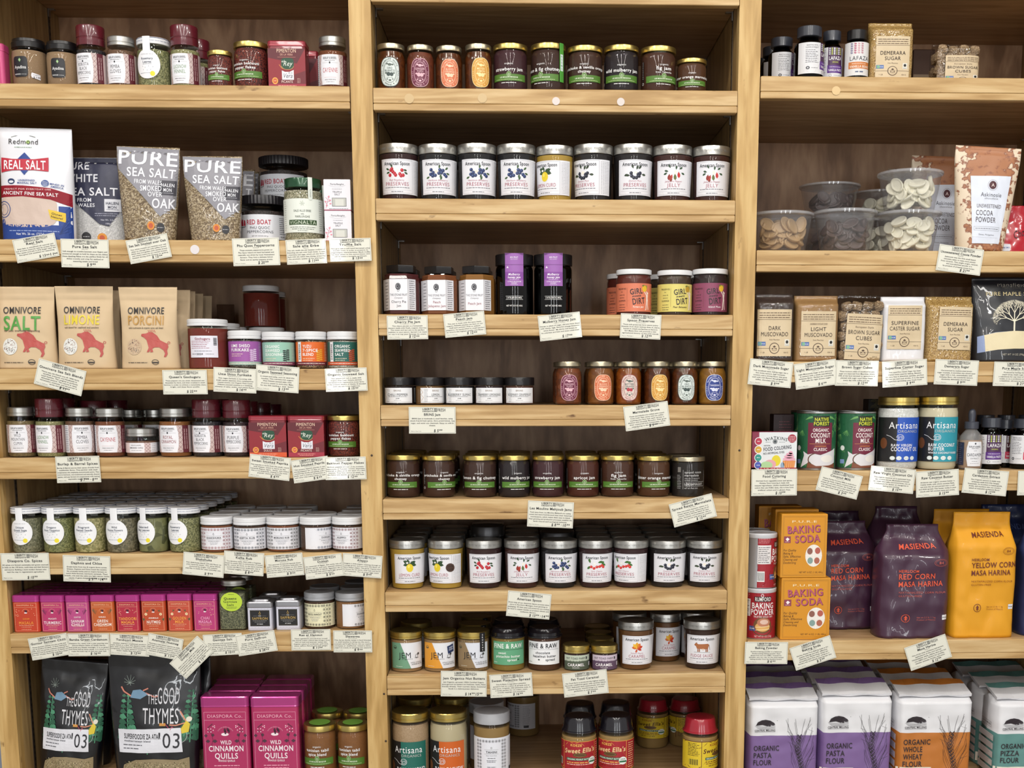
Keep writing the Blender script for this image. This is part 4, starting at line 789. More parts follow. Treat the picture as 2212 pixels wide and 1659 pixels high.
TAGS = [
((26, 518.7), (117, 502.5), (38.6, 568.6), 'Real Salt', 'Redmond', ['Real Salt is unrefined all natural salt', 'full of trace minerals and its unique flavor', 'The tastes and salt is 37% larger than the', 'fine grind and excellent for seasoning'], 'Utah', '13.99 11.99', 'tilted price tag under the white salt pouch'),
((130.6, 515.6), (234.3, 518), (131, 577), 'Pure Sea Salt', 'Halen Mon', ['Soft enough to crumble between your fingers and', 'structured enough to hold its shape on hot dishes', 'these dazzling flakes are the perfect finish for all', 'dishes crunchy and crisp for seafood or', 'seasoning steaks and bread'], 'Wales', '9.99', 'price tag under the navy sea salt pouch'),
((271, 520), (360, 503.6), (283.7, 570.6), 'Sea Salt Smoked over Oak', 'Halen Mon', ['This white crystals are smoked over oak', 'chips to change into soft toffee brown', 'flakes that are golden with smoky aroma', 'and umami notes try on roasted mussels', 'instead during slow dinners or grilling'], 'Wales', '12.99', 'tilted price tag under the first smoked salt pouch'),
((500.7, 515.4), (602, 513), (504, 575), 'Phu Quoc Peppercorns', 'Red Boat', ['These aromatic peppercorns grown on', 'Phu Quoc Island are hand harvested and', 'naturally sun-dried by local Vietnamese', 'farmers. They have a delicate lemon', 'flavor and an earthy peppery aroma.'], 'Vietnam', '20.99', 'price tag under the wide black-lidded peppercorn jar'),
((616.4, 518.6), (703, 515), (619.7, 572), 'Sale alle Erbe', 'Vignalta', ['This salt recalls the old Venetian tradition of', 'blending sea salt with fresh herbs. It uses', 'rosemary and sage, which are the finest', 'hash with salt rather than drying, preserving', 'the aromatic quality of the wild herbs.'], 'Italy', '11.99', 'price tag under the green-lidded herb salt jar'),
((711, 516), (800.5, 513.8), (712, 565.4), 'Truffle Salt', 'Tartuflanghe', ['This grey salt is still hand harvested using', 'wooden tools, in order to preserve its', 'organoleptic characteristics. Black truffle', 'has been added to this extraordinary wild', 'salt to make a versatile condiment.'], 'Italy', '13.99', 'price tag lapping onto the post beside the truffle salt boxes'),
((84.5, 774), (187, 802), (76, 829), 'Omnivore Sea Salt Blends', '', ['These sea salt blends are all 100% fairly', 'certified, artisanal, and handmade in', 'small batches. The original is perfectly', 'delicately picante. The Limone is zesty', 'herbaceous, anchoate, and the porcini is', 'earthy and complex.'], 'California', '11.99', 'steeply tilted price tag between two kraft salt pouches'),
((350.3, 799.4), (446.3, 799), (352, 852), "Queen's Gochugaru", '', ['These peppers are sun dried, destemmed and', 'deseeded by hand, and then crushed in small', 'batches in order to achieve a remarkably clean,', 'bright, and deep flavor profile.'], 'Korea', '22.99', 'price tag at the foot of the large red pepper jar'),
((461.2, 792.6), (554, 797), (460.6, 845.6), 'Ume Shiso Furikake', 'Daybreak Seaweed Co.', ['This vegan furikake is bursting with', 'bright umami. Japanese shiso complements', 'roasted sesame, and Organic West Coast', 'Wakame seaweed combine in a satisfying', 'alchemy of salty, acidic, and sweet flavor.'], 'California', '14.99', 'price tag under the purple shiso jar'),
((553.6, 786.6), (647, 793.7), (553.6, 842.8), 'Organic Seaweed Seasoning', 'Daybreak Seaweed Co.', ['is sweet-and-salty, sure to send this', 'noodles. This nutrient-rich organic', 'West Wakame seaweed adds a dash', 'of savory umami to every bite. Make', 'for any dish needing a "wow" factor!'], 'California', '13.99', 'price tag with a glare mark under the pale green seaweed jar'),
((701.3, 796.5), (791.7, 793.6), (704.2, 846.6), 'Organic Seaweed Salt', 'Daybreak Seaweed Co.', ['This umami-rich salt is made with', 'Organic West Coast Wakame seaweed,', 'harvested from regenerative ocean farms', 'in the pristine waters of Alaska & blended', 'with sea salt from California.'], 'California', '15.99', 'price tag lapping onto the post under the dark green seaweed jar'),
((119, 986.5), (214.2, 984.5), (121, 1043.5), 'Burlap & Barrel Spices', '', ['Burlap & Barrel source their spices directly from', 'smallholder farms. They partner with small', 'cooperatives who emphasize environmental justice. They', 'source heirloom, non-traditional and naturally diverse', 'spices, and pay farmers & cooperatives with lasting', 'equitable supply chain.'], 'USA', '7.99 - 8.99', 'price tag alone under the left spice jars'),
((540.4, 980), (628.8, 989.9), (539, 1029.5), 'Sweet Smoked Paprika', 'El Rey de la Vera', ['This paprika is made from the small, round', 'bola Pepper, which is native to the', 'Valverde Region, Spain. "Sweet" just means', 'this is not piquante, making it the most', 'popular choice for paella!'], 'Spain', '6.99', 'price tag under the paprika tin reading DULCE'),
((627.5, 995), (707, 984.4), (629.4, 1044.7), 'Hot Smoked Paprika', 'El Rey de la Vera', ['This picante Spanish paprika is made', 'drying peppers for 15 days on oak and', 'continuing slowly and gently with oak', 'hands, until it acquires characteristic aroma', 'and color that makes them so special.'], 'Spain', '6.99', 'tilted price tag under the lower paprika tin reading PICANTE'),
((701.3, 988), (789.8, 986), (704.6, 1037), 'Baklouti Pepper Flakes', 'Les Moulins Mahjoub', ['Baklouti peppers are one of the aromatic', 'base-notes of Tunisian cuisine, especially', 'revered in olive oil at the start of a dish', 'creation. They have almost no seeds, so', 'the flakes are mostly dry skin and flesh.'], 'Tunisia', '12.99', 'price tag under the gold-lidded pepper flake jar by the post'),
((0.5, 1195), (105, 1194), (1.5, 1253.6), 'Diaspora Co. Spices', '', ['All spices are farmed sustainably and grown sourced', 'in India on the 150 farms, multi-state and their farmers', 'and source. Building a more modern farmers who', 'lead the way in regenerative agriculture.'], 'India', '10.99', 'price tag at the far left end, lapping the outer post'),
((135.4, 1199), (238, 1201.5), (136, 1255.5), 'Daphnis and Chloe', '', ['Greek herbs from tiny & organic farms across', 'Greece. Daphnis and Chloe travel the country', 'for aromatic herbs and to inspire farmers to', 'catch little-farmed, heirloom varietals. Their', 'breads, oils and the salts are light sensor herbs', 'secret. A game changer of herbs to cook.'], 'Greece', '9.99 - 14.99', 'price tag under the round-labelled herb jars'),
((396.8, 1191.5), (485.5, 1200), (394, 1240), 'Shakshuka', 'New York Shuk', ['This shakshuka blend will add flavor to', 'your favorite meals. This spice blend,', 'anchored by bright, rich tomato', 'paprika, is made for easy everyday use.'], 'USA', '9.99', 'price tag under the dusky pink patterned spice jar'),
((484.5, 1189), (571, 1195.5), (484.5, 1238.6), 'Kefta Rub', 'New York Shuk', ['Try Jamaica kefta. Rub adds a fragrant', 'touch to meats that is reminiscent of sweet', 'earth, cumin, & clove. In the spice market', 'across the Moroccan landscape. Use in', 'roasted veggies, burgers, or grains.'], 'USA', '8.99', 'price tag second along the patterned spice jars'),
((571.5, 1200), (652.6, 1193.5), (572.7, 1248.5), 'Moruno Rub', 'New York Shuk', ['This gourmet & beloved Spanish blend', 'with a history of influence embodies the', 'flavor and culture present on this table.', 'Marries for kids a full tasting of aromatic', 'and savory umami on to the most skewers'], 'USA', '9.99', 'price tag under the black patterned rub jar'),
((654.6, 1204), (737.2, 1195), (655.2, 1252.5), 'Dukkah', 'New York Shuk', ['An essential of Egypt, this nutty mix of', 'grains, spices, and nuts, toasted sesame', 'is a top on pile of labneh, Egyptians eat it', 'in the Dukkah with salted veg & eggs, ground', 'oil and crusty bread.'], 'USA', '9.99', 'price tag fourth along the patterned spice jars'),
((741.2, 1194.6), (826.3, 1201), (737.8, 1243), 'Aleppo', 'New York Shuk', ['Imagine a chile pepper roaming through an', 'orange grove, and you have the flavor of', 'warm Aleppo pepper. The gentle, fragrant heat', 'is known for its warm, mild heat and burst', 'of fruitiness. Try on fried eggs next!'], 'USA', '9.99', 'price tag lapping the post under the red patterned jar'),
((59.8, 1380), (143.3, 1367), (68.7, 1427), 'Guntur Sannam Chilli', 'Diaspora Co.', ['These Sannam Chilies are the pride and', 'joy of Andhra Pradesh. A fiery heirloom', 'chilli, they are grown without chemicals by', 'grandson and by prepared sun by family and', 'are the smoky, flavorful and fiery friend'], 'India', '10.99', 'tilted price tag under the magenta chilli tin'),
((145.2, 1368.5), (235.4, 1368), (147, 1417.5), 'Baraka Green Cardamom', 'Diaspora Co.', ['Diaspora Co. spent over a year pouring into', 'extraordinary fields of Idukki Kerala', 'and pods are deeply nostalgic. It is so green', 'and have half as many seeds, it is dried so it', 'make the best cup of chai you ever had.'], 'India', '16.99', 'price tag under the orange cardamom tin'),
((237.3, 1368), (322.8, 1373), (235.4, 1413.5), 'Tandoori Masala', 'Diaspora Co.', ['whether making a traditional tandoori', 'style, baked or a grill, this blend is made to', 'pair with smoke and fire. Exhaustive, rich,', 'complexity, the heady tandoori combination', 'beats really like any spicy.'], 'India, Sri Lanka', '12.99', 'price tag under the red tandoori tin'),
((320.9, 1367), (396.8, 1381), (321, 1414), 'Anamalai Nutmeg', 'Diaspora Co.', ['Nutmeg is harvested season to peak.', 'and kept until able in a whole process to', 'high the incredible fragrance. I found', 'the flower of beautiful, it makes well', 'members of baked goods and savory'], 'India', '11.99', 'price tag half hidden by the diagonal one'),
((366, 1433), (426, 1373), (403.6, 1465), 'Golden Milk', 'Diaspora Co.', ['when a turmeric, golden or pepper with a', 'cinnamon is a blend, with a dashing that', 'in an herbal cocktail. Any use of sugar and', 'milk of cream, this so goes good with', 'ginger turmeric dissolved in hot milk and warm'], 'India', '13.99', 'diagonal price tag hanging below the pink tins'),
((437.8, 1371.5), (521.7, 1367), (440.8, 1417.5), 'Gamtae Salt', 'Queens', ['This delicate and sustainable fine', 'salt is hand-harvested, hand-roasted,', 'born by the sea air and then blended', 'with kelp. A salad & instant savory,', 'great seeds with just about anything!'], 'South Korea', '10.99', 'price tag under the tall jar with a lime green sticker'),
((508, 1373.5), (592, 1361), (512.4, 1418), 'Pure Saffron', 'New York Shuk', ['Super organic saffron that is the', 'bundle of hay, notes of hay, honey', 'and sun. It is sweet aroma and gentle', 'roses you friendly excitement in this', 'occasions, stews and coffee.'], 'Spain, Iran', '28.99', 'tilted price tag under the small square saffron tins'),
((628.2, 1360), (713.7, 1359), (627.8, 1405), 'Ras el Hanout', 'New York Shuk', ['These ingredients sourced from around', 'the world create a blend that brings a love', 'rare of rose and lavender makes skin', 'fragrant nature of cardamom, gold nose,', 'mace, saffron florets and rose ginger.'], 'USA', '11.99', 'price tag under the black and gold patterned jar'),
((719.7, 1362), (803.4, 1362), (718.3, 1409), 'Shawarma', 'New York Shuk', ['This Syrian family recipe is hand blended', 'in small batches to bring out the warm,', 'aromatic and bright flavors. Use on roasted', 'chickpeas or cauliflower, mixed in labne,', 'yogurt as a sauce, or sprinkled over popcorn!'], 'USA', '9.99', 'price tag lapping the post under the last patterned jar'),
((835.2, 682), (923.5, 681), (835, 733.5), 'Cherry Pie Jam', 'The Stone Fruit Company', ['This cherry pie jam is a homemade', 'dessert made with fresh, organic cherries.', 'The sweet and tart jam is the perfect', 'addition to your pantry. Spread it on toast', 'or use it to top your favorite ice cream.'], 'Colorado', '12.99', 'price tag under the left hexagonal jam jars'),
((957, 679), (1045.4, 671), (960.3, 730), 'Peach Jam', 'The Stone Fruit Company', ['This jam is made with the same fresh,', 'organic, Palisade peaches we have on our', 'shelf each summer! With or without', 'jalapenos, its handcrafted in small batches', 'to ensure the highest quality and flavor.'], 'Colorado', '12.99', 'tilted price tag under the hexagonal peach jam jar'),
((1161.2, 682.6), (1252, 673), (1166, 737.5), 'Mulberry Honey Jam', "L'Atelier du Miel", ['Honey in place of sugar, did you have these?', 'with whole, high, flavorful orange blossoms', '"white flower" My divine and known to', 'be colorless and best and most celebrated.'], 'Lebanon', '17.99', 'tilted price tag under the tall black honey jam jars'),
((1341.3, 676.5), (1429, 680.5), (1337, 729.6), 'Spoon Preserves', 'Girl Meets Dirt', ['These soft preserves have nature pastry', 'blemish fruit their baking does it, stare,', 'honed in simple perfection at feature.', 'Girl Meets Dirt, will promote a new', 'agricultural history of the wild islands'], 'Washington', '12.99', 'price tag under the coral-labelled jar'),
((882.7, 879), (984, 879), (884.6, 936.5), 'BRINS Jam', '', ['BRINS Jam is handmade in small batches, using', 'whole fruit & fresh spices. Zero preservatives, less', 'sugar, and never any chemicals. Enjoy on wild &', 'cheese.'], 'New York', '5.99', 'price tag under the low black-lidded jam jars'),
((1345.8, 879), (1441.8, 866), (1350.9, 932), 'Marmalade Grove', '', ['These marmalades are crafted year-round', 'from fresh Ojai citrus and are unlike', 'anything you have had, each variety is', 'distinct and vibrantly flavorful. They grow', 'their treasured fruit sustainably, while', 'contributing to the local community.'], 'California', '9.99', 'tilted price tag under the oval-labelled marmalade jars'),
((1140.9, 1081), (1240, 1085.5), (1138, 1137), 'Les Moulins Mahjoub Jams', '', ['Fruit jams from Les Moulins Mahjoub are subtly', 'sweet and more fruit-forward than their American', 'counterparts, which makes them easy to blend.', 'Their growing and production processes establish the', 'lands natural and ecological balances.'], 'Tunisia', '8.99 - 10.99', 'price tag under the green-banded jam jars'),
((1444.4, 1090), (1536.8, 1065.3), (1454.6, 1140), 'Spiced Raisin Marmalata', 'Le Bon Magot', ['This marmalata features raisins in a', 'sweet spiced syrup, featuring ras el', 'hanout, North Africas blend of rose', 'petals, cinnamon, and cardamom. Use in', 'desserts or paired with pork or poultry!'], 'New Jersey', '12.99', 'strongly tilted price tag under the black raisin marmalata jar'),
((1098, 1275.5), (1191.6, 1284), (1092.5, 1330), 'American Spoon', '', ['Every step of our American Spoon process takes', 'place in Northern Michigan, from growing to', 'packaging. All their jams and preserves are cooked', 'by hand in copper kettles to produce vibrant and', 'authentic flavors.'], 'Michigan', '13.99 - 14.99', 'price tag under the silver-lidded preserves row'),
((952.3, 1449), (1051.6, 1450), (953, 1504), 'Jem Organics Nut Butters', '', ['Jem Organics, sprouted, USDA Certified Organic,', 'stone-ground nut butters are freshness. Soaks, Paleo', 'friendly already. Their nutrient dense, functional', 'foods is a deliciousness delicious.'], 'Oregon', '14.99 15.99', 'price tag under the diagonally striped nut butter jars'),
((1056.8, 1458), (1148.5, 1452.5), (1059.6, 1508), 'Sweet Pistachio Spread', 'Fine & Raw', ['Fine & Raws 5-ingredient pistachio', 'spread is low on a select & spreads and so', 'with pure, tropical, chia pistachio nuts, is', 'a handy perfect for ice cream, toast,', 'crunchy toppings, and smoothies.'], 'New York', '16.99', 'price tag under the green pistachio spread jar'),
((1213.8, 1455.5), (1310, 1445), (1218.3, 1507), 'Fat Toad Caramel', '', ['Fat Toad Farm is produced the highest quality', 'flavored, traditional goats milk caramel blend.', 'Their dedicated team meticulously stirs their', 'caramel sauces, transforming it to velvety', 'perfection in small batches.'], 'Vermont', '7.99', 'tilted price tag under the two small caramel jars'),
((2030.3, 527), (2125.9, 540), (2020.7, 583), 'Unsweetened Cocoa Powder', 'Askinosie', ['Askinosie was the first small batch', 'chocolate maker to make cocoa powder', 'from scratch. This single origin, natural,', 'and non-alkalized powder is a', 'by-product of pressing cocoa butter.'], 'Missouri', '21.99', 'price tag under the cocoa powder pouch'),
((1621, 774), (1714, 783), (1613.4, 829.5), 'Dark Muscovado Sugar', 'India Tree', ['This unrefined cane, baking sugar has a', 'fine moist texture, high molasses', 'content, and a strong flavor that goes', 'well with rich flavors like gingerbread,', 'coffee, chocolate cake or fudge.'], 'Mauritius', '9.99', 'price tag under the dark brown sugar bag'),
((1714.2, 787), (1805, 775), (1711.9, 842.5), 'Light Muscovado Sugar', 'India Tree', ['Light Muscovado Sugar is fine and moist', 'in texture with a sweet and delicate', 'molasses flavor. Perfect for everything', 'that calls for light brown sugar!'], 'Mauritius', '6.99', 'tilted price tag under the light brown sugar bag'),
((1806, 778), (1898.4, 779.5), (1802.5, 833), 'Brown Sugar Cubes', 'India Tree', ['These luscious cubes of unrefined brown', 'sugar are imported from Mauritius, where', '70% of the land devoted to agriculture is', 'planted with sugar cane! Enjoy these', 'every day with coffee and tea.'], 'Mauritius', '12.99', 'price tag under the front bag of sugar cubes'),
((1905, 781.5), (2002, 775), (1906.4, 837.5), 'Superfine Caster Sugar', 'India Tree', ['This superfine Caster Sugar has been', 'crystal home used for baking. Because', 'its very fine it dissolves quickly, perfect', 'for ice tea and iced drinks. It is the best', 'superfine sprinkling over fresh fruit!'], 'Mauritius', '9.99', 'price tag under the white caster sugar bag'),
((2021, 775.5), (2115, 779), (2016.4, 830), 'Demerara Sugar', 'India Tree', ['Characterized by medium-sized brown', 'sugar crystals, it enriches any sliced cane', 'sugar with a rich, unmistakable wild', 'molasses flavor, the wonderful texture', 'absolutely delectable shortbread.'], 'Mauritius', '9.99', 'price tag under the lower golden demerara sugar bag'),
((2148, 781), (2245, 783), (2143, 833.5), 'Pure Maple Sugar', 'Mount Mansfield Maple Products', ['Produced by boiling down all', 'maple syrup, maple sugar can be', 'a substitute for any kind of sugar in a', 'recipe, or as a condiment on toast or', 'a healthier, all-natural alternative'], 'Vermont', '21.99', 'price tag under the black maple sugar pouch'),
((1623.4, 1014), (1722, 1012.5), (1623.8, 1071.5), 'Food Coloring', 'Watkins', ['Derived from vegetable juices and spices,', 'Watkins Food Coloring is made with', 'natural ingredients. Unlike traditional food', 'colors that use FD&C dyes, this is free from', 'artificial colors and is gluten free.'], 'Minnesota', '10.99', 'price tag under the food colouring box'),
((1775.5, 1007), (1864, 1029), (1759.7, 1057), 'Coconut Milk', 'Native Forest', ['Native Forest Coconut Milk is made from', 'pressing fresh, organic coconut meat to', 'create an oil-rich extract. Its mixed with', 'only filtered water and a tiny amount of', 'guar gum from seeds of the guar plant.'], 'Thailand', '3.99', 'tilted price tag between the two coconut milk cans'),
((1882, 1005.5), (1978.9, 1014.6), (1873.9, 1058), 'Raw Virgin Coconut Oil', 'Artisana', ['This organic coconut oil is extracted from', 'the coconut kernel. Minimally-processed', 'to retain desirable micronutrients, use as', 'a substitute for butter or margarine in', 'baking and cooking.'], 'California', '15.99', 'price tag under the bright blue coconut oil jar'),
((1978, 1019), (2070.8, 1012.8), (1980.4, 1075), 'Raw Coconut Butter', 'Artisana', ['Artisanas raw organic coconut butter is', 'freshly made, with whole coconut flesh,', 'not just the oil and pureed into a rich', 'and thick spread. This butter melts in your', 'mouth with full coconut taste and aroma.'], 'California', '15.99', 'price tag under the turquoise coconut butter jar'),
((2084.4, 1010), (2180, 1018.5), (2079.5, 1064), 'Cardamom Extract', 'Burlap & Barrel', ['This fragrant extract is made with', 'cardamom seeds from Alta Verapaz', 'Guatemala. Its excellent in baked goods,', 'drinks, and anywhere else you would a', 'splash of impactful cardamom flavor.'], 'Maryland', '12.99', 'price tag under the dropper bottle'),
((2199.6, 1017), (2296, 1016), (2198, 1070), 'Vanilla Extract', 'Lafaza', ['This vanilla extract is made', 'with beans from'], 'California', '19.99', 'price tag cut off by the right edge of the picture'),
((1609.7, 1386.5), (1702.4, 1387), (1608.3, 1434), 'Baking Powder', 'Rumford', ['Rumford baking powder is a balanced,', 'double-acting baking powder thats', 'gluten-free and non-GMO. Trusted for', 'decades, you can rely on the time-tested', 'baking powder from the Rumford brand.'], 'Illinois', '6.99', 'price tag under the red baking powder cans'),
((1705, 1400.6), (1792.3, 1372), (1718.4, 1449), 'Baking Soda', 'Karlins Finest', ['Karlins Finest Pure Baking Soda is for', 'quality baking and safe, effective', 'cleaning and deodorizing. Great for', 'spreading that fine seen, using to a', 'laundry aid, household cleaning aid, and'], 'Arizona', '2.99', 'tilted price tag under the orange baking soda boxes'),
((1952.8, 1400), (2041.3, 1369), (1969.4, 1449), 'Masa Harina', 'Masienda', ['One of the most nutritious and ancient', 'applications of the corn kernel.', 'Nixtamalized, white, yellow, blue and red', 'non-GMO corn. Perfect for tortillas,', 'tamales, tostadas, breads, and more.'], 'Mexico', '12.99', 'strongly tilted price tag under the corn flour bags'),
]
for _i, T in enumerate(TAGS): tag_card(_i, *T[:-1], T[-1])
# ================================================================ LEFT BAY
SP = 'spice jars with patterned wraps'
cum, fen, clo, cay = gran('5f5238', '8d7a52', 900), gran('75754c', 'a8a679', 800), gran('5a4032', '7c5a44', 700), gran('6a3a22', '8a4e30', 1500, rough=.8)
cin, pep, rob = gran('8a5428', '9c6433', 1800, rough=.8), gran('1c1418', '3d2c33', 260), gran('17151a', '33303a', 260)
MAR = P('5c1a26', .25, 0, .6, name='maroon_cap')
def bb(kd, xl, xr, yt, sh, lab, cont, lines, col, du=0, back=0, desc=None, name='spice_jar', **k):
    return jar(kd, xl, xr, yt, sh, lab, cont, MAR if kd == 'grinder' else SILV, burlap_lab(kd, lines, col, du), name=name, cat='spice grinder' if kd == 'grinder' else 'spice jar', group=SP, back=back, desc=desc, **k)
# top shelf, left
pink = P('c2477a', .3, .1, .5, .12, 30, 'pink_tin')
block('tin', -42, 18, 93, 'L1', 'pink metal tin cut off at the left end of the top shelf', 'tin', 32, 49, 79, tinparts('dt', 49, 79, 32, 13, pink, pink), 'spice_tin', Y0=.03)
PW = gran('8a7058', 'a2876b', 2500, rough=.9, bump=.15)
jar('powder', 14.5, 90, 80, 'L1', 'black-lidded jar of pale brown powder with a white price sticker', PW, BLID, powder_lab(-7, True), name='powder_jar', cat='jar', Y0=.035)
jar('powder', 91, 161, 86, 'L1', 'black-lidded jar of pale brown powder without a price sticker', PW, BLID, powder_lab(0, False), name='powder_jar', cat='jar', Y0=.036, back=1, desc='black-lidded jar hidden behind the brown powder jar', xo=-.03)
bb('grinder', 161, 225, 52, 'L1', 'maroon-capped grinder of black peppercorns on the top shelf', rob, ['ROBUSTA', 'BLACK', 'PEPPERCORNS'], '2d2e38', -9, name='spice_grinder')
bb('burlap', 230, 294, 76, 'L1', 'silver-lidded clove jar on the top shelf beside the black pepper grinder', clo, ['PEMBA', 'CLOVES'], '2d2e38', -6)
HB = {'sage': gran('5d5f4a', '8c8b74', 330), 'oregano': gran('59603a', '8d9162', 420), 'fennel': gran('7b7a4c', 'b8b184', 300), 'thyme': gran('54513f', '86806b', 300), 'bay': gran('4e5234', '7c7f56', 90), 'rosemary': gran('5a5f3c', '9a9b70', 420)}
def hb(xl, xr, yt, sh, c, lines, du, lab, back=0, desc=None, **k):
    def ex(o, kk):
        herb_extra(o, kk)
    return jar('herb', xl, xr, yt, sh, lab, HB[c], WLID, herb_lab(lines, du), name='herb_jar', cat='herb jar', group='herb jars with round white labels', back=back, desc=desc, extra=ex, **k)
hb(292, 363, 79.5, 'L1', 'rosemary', ['Rosemary', 'Leaves'], -5, 'white-lidded rosemary jar with round label, alone on the top shelf')
bb('grinder', 366, 429, 52, 'L1', 'maroon-capped fennel grinder on the top shelf', fen, ['LUCKNOW', 'FENNEL'], '5d8a52', -5, 2, 'maroon-capped spice grinder behind the top-shelf fennel grinder', name='spice_grinder', pitch=1.7)
FLK = gran('3a1418', '8c3a2e', 600, '5c1f1f')
G_ = 'gold-lidded jars with a green band'
def ml(xl, xr, yt, sh, lab, cont, lines, du=0, back=0, desc=None, **k):
    return jar('moulins', xl, xr, yt, sh, lab, cont, GOLD, moul_lab(lines, du), name=k.pop('name', 'jam_jar'), cat=k.pop('cat', 'jam jar'), group=G_, back=back, desc=desc, **k)
ml(452, 506, 108, 'L1', 'smaller gold-lidded pepper flake jar on the top shelf', FLK, ['tunisian baklouti', 'pepper flakes'], -3, name='pepper_flake_jar', cat='spice jar')
ml(504, 580, 88, 'L1', 'larger gold-lidded pepper flake jar beside the red tin on the top shelf', FLK, ['tunisian baklouti', 'pepper flakes'], -9, name='pepper_flake_jar', cat='spice jar')
RT = P('8f2433', .3, .2, .5, .1, 30, 'red_tin'); RT2 = P('741b26', .3, .2, .5, .1, 30, 'dark_red_tin')
block('pim', 583, 665, 88, 'L1', 'red hinged paprika tin reading PICANTE on the top shelf', 'tin', 46, 76, 85, tinparts('pim', 76, 85, 46, 9, RT2, RT, pim_lab('PICANTE', foot='9c2a40')), 'paprika_tin', 'red paprika tins', Y0=.03, back=1, desc='red paprika tin behind the top-shelf picante tin', pitch=1.5, xo=.012)
bb('burlap', 687, 751, 76, 'L1', 'silver-lidded cayenne jar beside the post on the top shelf', cay, ['CAYENNE'], 'b4303c', -2)
# salt shelf
def realsalt(B):
    def f():
        c = Cv(); BL, RD = '1f3f8a', 'b8283c'
        c.r(-66, 187, 66, 215, BL, 1).r(44, 150, 66, 190, BL, 1).r(-66, 175, -56, 190, BL, 1).p([(-66, 112), (-20, 112), (30, 116), (66, 126), (66, 150), (30, 138), (-20, 133), (-66, 135)], RD, 2)
        c.e(-12, 160, 54, 32, 'c9b4a8', 1, 30, .55).p([(-66, 112), (-20, 112), (30, 116), (66, 126), (66, 150), (30, 138), (-20, 133), (-66, 135)], RD, 2).p([(-62, 190), (-40, 196), (0, 199), (40, 190), (62, 178), (66, 215), (-66, 215)], BL, 2)
        c.t('Redmond', -20, 27, 10, '1c1c1e', 54, f='n').l([(-44, 19), (-30, 14), (-12, 14), (2, 18)], .8, '5f6a5c', 2).d(-36, -4, 38, 1.6, '7a9a7a').e(-11, 28, 4, 4, '9fc06a', 3, 12)
        c.p([(-17, 48), (1, 68), (-17, 92), (-37, 68)], BL, 2).p([(-62, 58), (-40, 61), (0, 61), (27, 57), (27, 84), (0, 82), (-40, 83), (-62, 87)], RD, 3).t('REAL SALT', -17, 72, 17, 'e9e6ea', 78, L=5)
        c.e(-42, 104, 7, 5.4, '22355f', 2, 16).e(-42, 105, 5, 2.4, 'd9dce4', 3, 10).t('UNREFINED', -13, 102, 3.4, '2b4a8a', 31).t('MINERAL SALT', -12, 107, 3.4, '2b4a8a', 36).e(21, 107, 7, 6.6, '2b4a8a', 2, 16)
        for i in range(4): c.l([(16, 103+i*2.8), (26, 105+i*2.6)], .7, 'd9dce4', 3)
        c.t('MINED IN', 42, 109, 3.4, '2b4a8a', 24, rot=-.12).t('AMERICA', 42, 114, 3.4, '2b4a8a', 22, rot=-.12).t('PERFECT FOR EVERYDAY USE', -12, 119, 3, 'e6b8b8', 88).t('ANCIENT FINE SEA SALT', -8, 127.5, 6.4, 'ece6e8', 104, rot=-.03)
        c.ring(-58, 158, 14, 16, 1.4, '2b4a8a', 3, 24).ring(-58, 158, 9, 11, .8, '2b4a8a', 3, 24).p([(26, 157), (56, 163), (56, 181), (30, 175)], 'd9b82c', 3).t('Gluten', 41, 166, 4, '5a3f1a', 18, rot=-.2, L=5).t('Natural', 41, 172, 4, '5a3f1a', 20, rot=-.2, L=5)
        c.d(-48, 44, 199, 2, '9fb0d8').t('Net Wt. 26 oz. (737g)', -8, 205, 4.4, 'd9dfee', 52, L=5)
        for a in range(5): c.l([(44, 205), (60, 170+a*7)], .8, '16306e', 3)
        return B.lab(c)
    return L_('realsalt', f)
pouchT = lambda q: max(.05, (1-max(0, (q-.1)/.9)**1.5))**.75 if q < .93 else .05
B = Bag(134, 215, 52, 2.4, Tf=lambda q: pouchT(q), seed=3, wr=1.6)
bag(B, 'realsalt', -4, 153, 274, 'L2', 'large white salt pouch with red banner and blue base', 'salt pouch', 'salt_pouch', foil('e0e1e8', .25), realsalt(B), Y0=.012, ry=.02)
